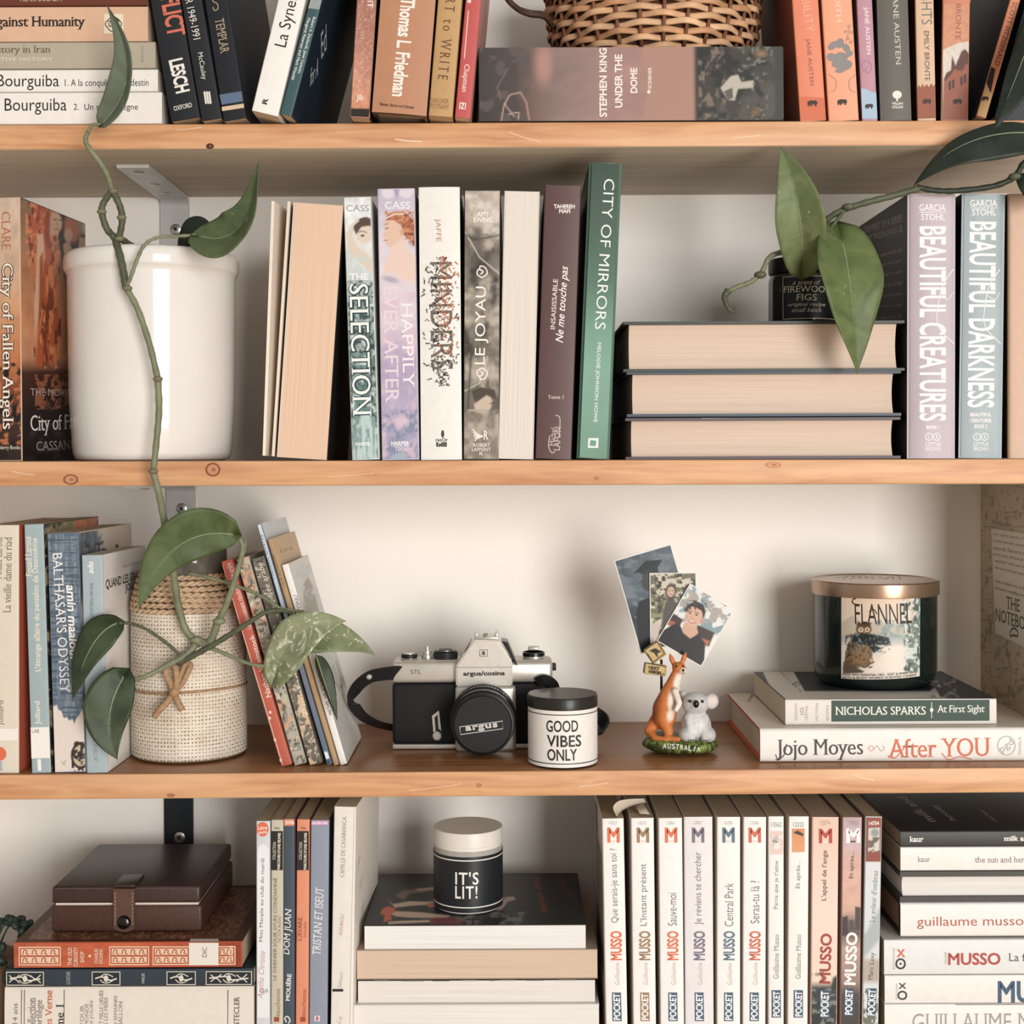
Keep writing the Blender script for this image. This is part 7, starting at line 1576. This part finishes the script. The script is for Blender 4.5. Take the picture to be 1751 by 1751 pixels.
# ================================================================ souvenir figurine
YG = .064; c = on_shelf(1163, YG, 3)
sv = empty('souvenir_figurine', c, 'souvenir figurine of a kangaroo and koala on a grass base', 'figurine')
Ls = lambda x, y, dY=0.0: PW(x, y, YG + dY) - c
def organic(name, blobs, voxel, color, parent, smooth=6, rough=.55, speck=0.0):
    bm = bmesh.new()
    for b in blobs:
        if b[0] == 'e':
            _, p, r, rot = b
            m4 = Matrix.Translation(p) @ Matrix.Rotation(rot, 4, 'Y') @ Matrix.Diagonal((*r, 1))
            bmesh.ops.create_icosphere(bm, subdivisions=3, radius=1.0, matrix=m4)
        else:
            _, p0, p1, r0, r1 = b
            for k in range(9):
                t = k / 8; bmesh.ops.create_icosphere(bm, subdivisions=2, radius=r0 + (r1 - r0) * t, matrix=Matrix.Translation(p0.lerp(p1, t)))
    me = bpy.data.meshes.new(name); bm.to_mesh(me); bm.free()
    o = bpy.data.objects.new(name, me); COL.objects.link(o)
    md = o.modifiers.new('skin', 'REMESH'); md.mode = 'VOXEL'; md.voxel_size = voxel
    ms = o.modifiers.new('soft', 'SMOOTH'); ms.iterations = smooth; ms.factor = .5
    dg = bpy.context.evaluated_depsgraph_get()
    me2 = bpy.data.meshes.new_from_object(o.evaluated_get(dg))
    o.modifiers.clear(); o.data = me2; bpy.data.meshes.remove(me)
    me2.polygons.foreach_set('use_smooth', [True] * len(me2.polygons))
    n = len(me2.vertices); co = np.empty(n * 3, np.float32); me2.vertices.foreach_get('co', co); co = co.reshape(-1, 3)
    C = color(co)
    if speck: C = C * (1 + speck * (np.random.RandomState(1).rand(n, 1) - .5) * 2)
    at = me2.color_attributes.new('Col', 'FLOAT_COLOR', 'POINT'); at.data.foreach_set('color', np.concatenate([np.clip(C, 0, 1) * ALB, np.ones((n, 1))], 1).astype(np.float32).ravel())
    me2.materials.clear(); me2.materials.append(mat_print(rough)); o.parent = parent
    return o
def tint(co, base, marks):
    C = np.tile(np.array(lin(base)), (len(co), 1))
    for p, r, col, soft in marks:
        r = np.array(r if isinstance(r, (tuple, list)) else (r, r, r))
        d = np.linalg.norm((co - np.array(p)) / r, axis=1); a = (1 - sstep(1 - soft, 1 + soft, d))[:, None]
        C = C * (1 - a) + np.array(lin(col)) * a
    return C
# grass base
gb = [('e', Ls(1163, 1278), (SZ(66, YG), .026, SZ(15, YG)), 0), ('e', Ls(1140, 1276), (SZ(40, YG), .024, SZ(17, YG)), 0), ('e', Ls(1190, 1276), (SZ(38, YG), .024, SZ(16, YG)), 0)]
gb = [(a, p + Vector((0, 0, max(0, r[2] - p.z))), r, q) for a, p, r, q in gb]
def grass(co):
    f = fbm(co[:, 0] * 420 + 3, co[:, 2] * 420 + co[:, 1] * 300); f2 = fbm(co[:, 0] * 160, co[:, 2] * 160 + 7)
    a = sstep(.42, .6, f)[:, None]; b = sstep(.5, .7, f2)[:, None]
    return (np.array(lin('#3d4726')) * (1 - a) + np.array(lin('#8b9a4c')) * a) * (1 - .3 * b)
ob = organic('grass_base', gb, .0011, grass, sv, 3)
fb_ = Face(sv, (0, Ls(1163, 1279).y - .0275, 0), (1, 0, 0), (0, 0, 1))
for k, ch in enumerate('AUSTRALIA'):
    x = 1137 + 7.2 * k; letter(fb_, ch, (x - (2.8 if ch != 'I' else .8), 1275 + 6 * (k / 8) ** 1.3), (x + (2.8 if ch != 'I' else .8), 1275.5 + 6 * (k / 8) ** 1.3), 9, '#dfe0d2', 'base_lettering', bold=.012)
# kangaroo
E_, C_ = 'e', 'c'
r_ = lambda v: SZ(v, YG)
kd = -.004
kang = [(C_, Ls(1159, 1150, kd), Ls(1148, 1178, kd), r_(10), r_(14)), (C_, Ls(1148, 1178, kd), Ls(1136, 1212, kd), r_(15), r_(21)), (E_, Ls(1136, 1222, kd), (r_(21), .012, r_(26)), .1),
        (E_, Ls(1161, 1142, kd), (r_(12), .0062, r_(10)), .3), (E_, Ls(1167, 1146, kd - .003), (r_(8), .005, r_(6.5)), .3),
        (C_, Ls(1136, 1232, kd - .006), Ls(1144, 1252, kd - .009), r_(13), r_(8)), (C_, Ls(1143, 1252, kd - .009), Ls(1141, 1262, kd - .010), r_(8), r_(6)), (C_, Ls(1140, 1263, kd - .012), Ls(1160, 1264, kd - .016), r_(6), r_(4.5)),
        (C_, Ls(1122, 1232, kd + .004), Ls(1110, 1250, kd), r_(12), r_(9)), (C_, Ls(1110, 1250, kd), Ls(1120, 1262, kd - .008), r_(8), r_(6)), (C_, Ls(1120, 1262, kd - .008), Ls(1140, 1265, kd - .014), r_(6), r_(4)),
        (C_, Ls(1154, 1182, kd - .008), Ls(1162, 1202, kd - .012), r_(6.5), r_(5.5)), (C_, Ls(1162, 1202, kd - .012), Ls(1156, 1214, kd - .013), r_(5.5), r_(4)), (C_, Ls(1158, 1184, kd + .006), Ls(1166, 1202, kd + .002), r_(6), r_(5))]
for x0, y0, x1, y1, dy in ((1152, 1136, 1145, 1118, kd + .002), (1166, 1134, 1173, 1116, kd)): kang.append((C_, Ls(x0, y0, dy), Ls(x0 * .5 + x1 * .5, y0 * .5 + y1 * .5, dy), r_(3.5), r_(5))); kang.append((C_, Ls(x0 * .5 + x1 * .5, y0 * .5 + y1 * .5, dy), Ls(x1, y1, dy), r_(5), r_(1.6)))
org = '#cf7c45'; crm = '#e9dccd'
km = [(Ls(1163, 1172, kd - .008), (r_(11), .012, r_(20)), crm, .25), (Ls(1154, 1200, kd - .012), (r_(12), .010, r_(22)), crm, .25), (Ls(1150, 1226, kd - .016), (r_(10), .008, r_(14)), crm, .25), (Ls(1170, 1149, kd - .006), (r_(8), .008, r_(7)), crm, .25), (Ls(1115, 1195, kd), (r_(14), .02, r_(40)), '#a85c30', .4),
      (Ls(1146, 1124, kd - .006), (r_(3.4), .005, r_(8)), '#e0b094', .3), (Ls(1171, 1124, kd - .007), (r_(3), .005, r_(7)), '#e0b094', .3), (Ls(1158, 1206, kd - .016), (r_(7), .006, r_(12)), '#efe6dc', .3)]
kg = organic('kangaroo', kang, .0009, lambda co: tint(co, org, km), sv, 4, speck=.10)
def dot(name, p, r, m_, parent, sc=(1, .6, 1)):
    bm = bmesh.new(); bmesh.ops.create_icosphere(bm, subdivisions=2, radius=r); bmesh.ops.scale(bm, vec=sc, verts=bm.verts)
    return bm_obj(name, bm, m_, parent, True, loc=p)
ink = mat('#191512', .15)
dot('eye', Ls(1157, 1139.5, kd - .0058), .0009, ink, kg); dot('eye', Ls(1168, 1139, kd - .0052), .0008, ink, kg); dot('nose', Ls(1168.5, 1146.5, kd - .0082), .0011, ink, kg); dot('mouth', Ls(1168.5, 1151, kd - .0074), .0007, ink, kg, (1.4, .5, .4))
# koala
qd = -.010
koa = [(E_, Ls(1190, 1240, qd), (r_(26), .013, r_(27)), 0), (E_, Ls(1189, 1203, qd - .003), (r_(23), .0105, r_(20)), 0), (E_, Ls(1190, 1207, qd - .010), (r_(11), .005, r_(9)), 0), (C_, Ls(1178, 1228, qd - .006), Ls(1183, 1262, qd - .012), r_(9), r_(6.5)), (C_, Ls(1204, 1228, qd - .006), Ls(1205, 1262, qd - .012), r_(9), r_(6.5)),
       (E_, Ls(1174, 1256, qd - .008), (r_(14), .008, r_(12)), 0), (E_, Ls(1212, 1256, qd - .004), (r_(12), .009, r_(13)), 0), (E_, Ls(1216, 1199, qd - .002), (r_(13), .0045, r_(14)), .2), (E_, Ls(1170, 1188, qd + .002), (r_(8), .004, r_(8)), 0)]
def fur(co):
    f = fbm(co[:, 0] * 900, co[:, 2] * 600 + co[:, 1] * 500)
    C = tint(co, '#c9c8c6', [(Ls(1218, 1200, qd - .007), (r_(9), .005, r_(10)), '#e3d3cc', .3), (Ls(1191, 1240, qd - .014), (r_(14), .007, r_(18)), '#e0dedb', .4)])
    return C * (.78 + .4 * f)[:, None]
kq = organic('koala', koa, .0009, fur, sv, 3)
dot('eye', Ls(1180, 1199, qd - .0128), .0013, ink, kq); dot('eye', Ls(1201, 1199.5, qd - .0122), .0013, ink, kq); dot('nose', Ls(1190.5, 1204, qd - .0150), .0025, ink, kq, (.95, .6, 1.3))
for x in (1179, 1183, 1187, 1201, 1205, 1209): dot('claw', Ls(x, 1267, qd - .0155), .0010, mat('#8f8a84', .5), kq, (.6, .8, 1.2))
# road sign
yel = mat('#c7a864', .5, var=.08); inkm = '#33281c'
tube('sign_post', [Ls(1131, 1185, .004), Ls(1131, 1128, .004)], .0011, mat('#33302c', .5), sv, 8)
def sign(name, cx_, cy_, w, h, rot, d0):
    p = Ls(cx_, cy_, d0); o = box_obj(name, (0, 0, 0), (w, .006, h), yel, sv, .0012, 2); o.location = p; o.rotation_euler = (0, rot, .15)
    return o
sign('diamond_sign', 1120, 1115, r_(29), r_(29), math.radians(45 + 10), -.006); sign('distance_sign', 1120, 1144.5, r_(39), r_(19), math.radians(9), -.006)
fs_ = Face(sv, (0, Ls(1120, 1115, -.006).y - .0038, 0), (1, 0, 0), (0, 0, 1))
stroke(fs_, [(1103, 1111), (1124, 1097), (1137, 1118), (1117, 1133)], 1.6, inkm, 'sign_border', closed=True, smooth=False)
shape(fs_, [(1110, 1113), (1116, 1110), (1122, 1108.5), (1126, 1112), (1131, 1113.5), (1127, 1116), (1124, 1118), (1126, 1125), (1122, 1121), (1119, 1117), (1114, 1114.5)], inkm, 'kangaroo_silhouette')
stroke(fs_, [(1102, 1133), (1139, 1140), (1137, 1154), (1100, 1148)], 1.5, inkm, 'sign_border', closed=True, smooth=False)
letter(fs_, 'NEXT', (1109, 1141), (1128, 1144), 6, inkm, 'sign_lettering', bold=.04); letter(fs_, '100KM', (1106, 1147), (1130, 1151), 5.5, inkm, 'sign_lettering', bold=.04)

# ---- photographs stuck in the figurine's clip
def photo(label, bl, br, tl, Y, layers):
    a, b, d = PW(*bl, Y), PW(*br, Y), PW(*tl, Y); U = (b - a); W_ = U.length; U.normalize(); V = Vector((-U.z, 0, U.x)); H_ = (d - a).dot(V)
    r = empty('photograph', a, label, 'photo', 'photographs held by the figurine'); M = Matrix((U, Vector((0, 1, 0)), V)).transposed().to_4x4(); M.translation = a; r.matrix_world = M
    box_obj('photo_paper', (W_ / 2, .0003, H_ / 2), (W_, .0006, H_), mat('#e9e6e0', .4), r)
    f = Face(r, (0, 0, 0), (1, 0, 0), (0, 0, 1)); q = lambda u, v: proj(M @ Vector((u, 0, v)))
    m = .0007; picture(f, [q(m, H_ - m), q(W_ - m, H_ - m), q(W_ - m, m), q(m, m)], layers, 'print', step=.9, rough=.3)
photo('dark stormy photograph of a person in a graduation cap, rearmost of three', (1096, 1118), (1193, 1090), (1056, 957), YG + .0060, [('grad', 1060, 950, 1120, 1120, [(0, '#4b5a66'), (.3, '#56646e'), (.5, '#3c4d58'), (.8, '#26323c'), (1, '#1c2530')]), ('mul', 26, 14, .5), ('nz', (1050, 925, 1200, 1060), 22, 10, .55, .1, '#6f7a83'),
    ('poly', [(1083, 981), (1104, 959), (1133, 957), (1126, 968), (1106, 976)], '#1e252b', 1.2), ('poly', [(1092, 978), (1124, 966), (1126, 980), (1100, 984)], '#262d33', 1.2), ('ell', 1108, 995, 11, 16, 0, '#3a3f42', 2), ('poly', [(1088, 1050), (1092, 1030), (1106, 1022), (1140, 1030), (1150, 1120), (1095, 1120)], '#171d24', 2)])
photo('photograph of a girl under trees, middle of three', (1112, 1100), (1192, 1099), (1105, 980), YG + .0045, [('fill', '#6d6a52'), ('nz', (1095, 970, 1200, 1110), 9, 7, .5, .05, '#c9c3ac'), ('nz', (1095, 970, 1200, 1110), 6, 6, .58, .05, '#3b3a2a'), ('nz', (1095, 1010, 1200, 1110), 12, 9, .58, .05, '#8a8f62'), ('line', [(1108, 1005), (1130, 1022), (1150, 1030)], 2, '#3a3022', 1),
    ('ell', 1147, 1012, 9, 15, 5, '#4a382c', 2), ('ell', 1147, 1012, 6.5, 9, 5, '#c9a68e', 1), ('line', [(1143, 1010), (1145, 1010)], 1.2, '#3a2a22', .5), ('line', [(1149, 1010), (1151, 1010)], 1.2, '#3a2a22', .5), ('line', [(1144, 1017), (1150, 1017)], 1.2, '#a05a50', .5), ('poly', [(1132, 1060), (1138, 1030), (1152, 1024), (1165, 1040), (1160, 1100), (1130, 1100)], '#4d4d48', 2), ('poly', [(1112, 1064), (1130, 1068), (1122, 1100), (1112, 1100)], '#c9b8ae', 2)])
photo('photograph of a smiling person in a black shirt, foremost of three', (1123, 1096), (1199, 1140), (1165, 989), YG + .0030, [('fill', '#dfe0dd'), ('nz', (1140, 985, 1250, 1090), 18, 12, .52, .05, '#7f99a3'), ('nz', (1140, 985, 1250, 1090), 10, 9, .62, .05, '#a89f98'), ('poly', [(1166, 990), (1180, 1000), (1172, 1022), (1160, 1010)], '#7d98a0', 2),
    ('poly', [(1142, 1042), (1168, 1060), (1160, 1075), (1136, 1064)], '#3a2722', 1.5), ('poly', [(1138, 1058), (1155, 1064), (1150, 1072), (1134, 1066)], '#a85a3a', 2), ('poly', [(1192, 1068), (1222, 1082), (1212, 1106), (1190, 1090)], '#3a241c', 1.5), ('poly', [(1196, 1090), (1214, 1096), (1208, 1106), (1196, 1100)], '#b5623a', 2),
    ('poly', [(1165, 1078), (1170, 1064), (1190, 1068), (1194, 1082), (1184, 1094), (1174, 1092)], '#cfa286', 1.2), ('poly', [(1120, 1100), (1134, 1078), (1150, 1068), (1163, 1069), (1168, 1082), (1180, 1092), (1194, 1084), (1206, 1100), (1204, 1135), (1196, 1145), (1120, 1105)], '#16161c', 1.2),
    ('ell', 1190, 1046, 16, 17, 10, '#1d1815', 1.4), ('ell', 1187, 1053, 14.2, 18.5, 14, '#d5a88c', 1), ('poly', [(1172, 1047), (1174, 1036), (1182, 1031), (1192, 1029), (1203, 1036), (1205, 1056), (1202, 1050), (1199, 1044), (1192, 1040), (1184, 1037), (1177, 1041)], '#1d1815', 1.4), ('nz', (1170, 1026, 1208, 1046), 4, 4, .6, .08, '#332a24'), ('ell', 1201, 1062, 3, 4.5, 10, '#c4947a', 1), ('ell', 1174.5, 1055, 1, 4, 0, '#c9987c', .8),
    ('ell', 1180, 1048.5, 2.2, 1.3, 12, '#2a1d18', .5), ('ell', 1191, 1051.5, 2.2, 1.3, 12, '#2a1d18', .5), ('line', [(1177, 1045), (1183, 1045.5)], 1.2, '#3a2820', .5), ('line', [(1188, 1047), (1195, 1049)], 1.2, '#3a2820', .5), ('line', [(1184, 1052), (1182.5, 1057), (1186, 1058)], 1, '#b07d64', .5), ('line', [(1177, 1061), (1182, 1065), (1189, 1064.5)], 1.6, '#a0544a', .6), ('line', [(1179, 1062.3), (1186, 1064)], 1, '#efe3da', .4)])
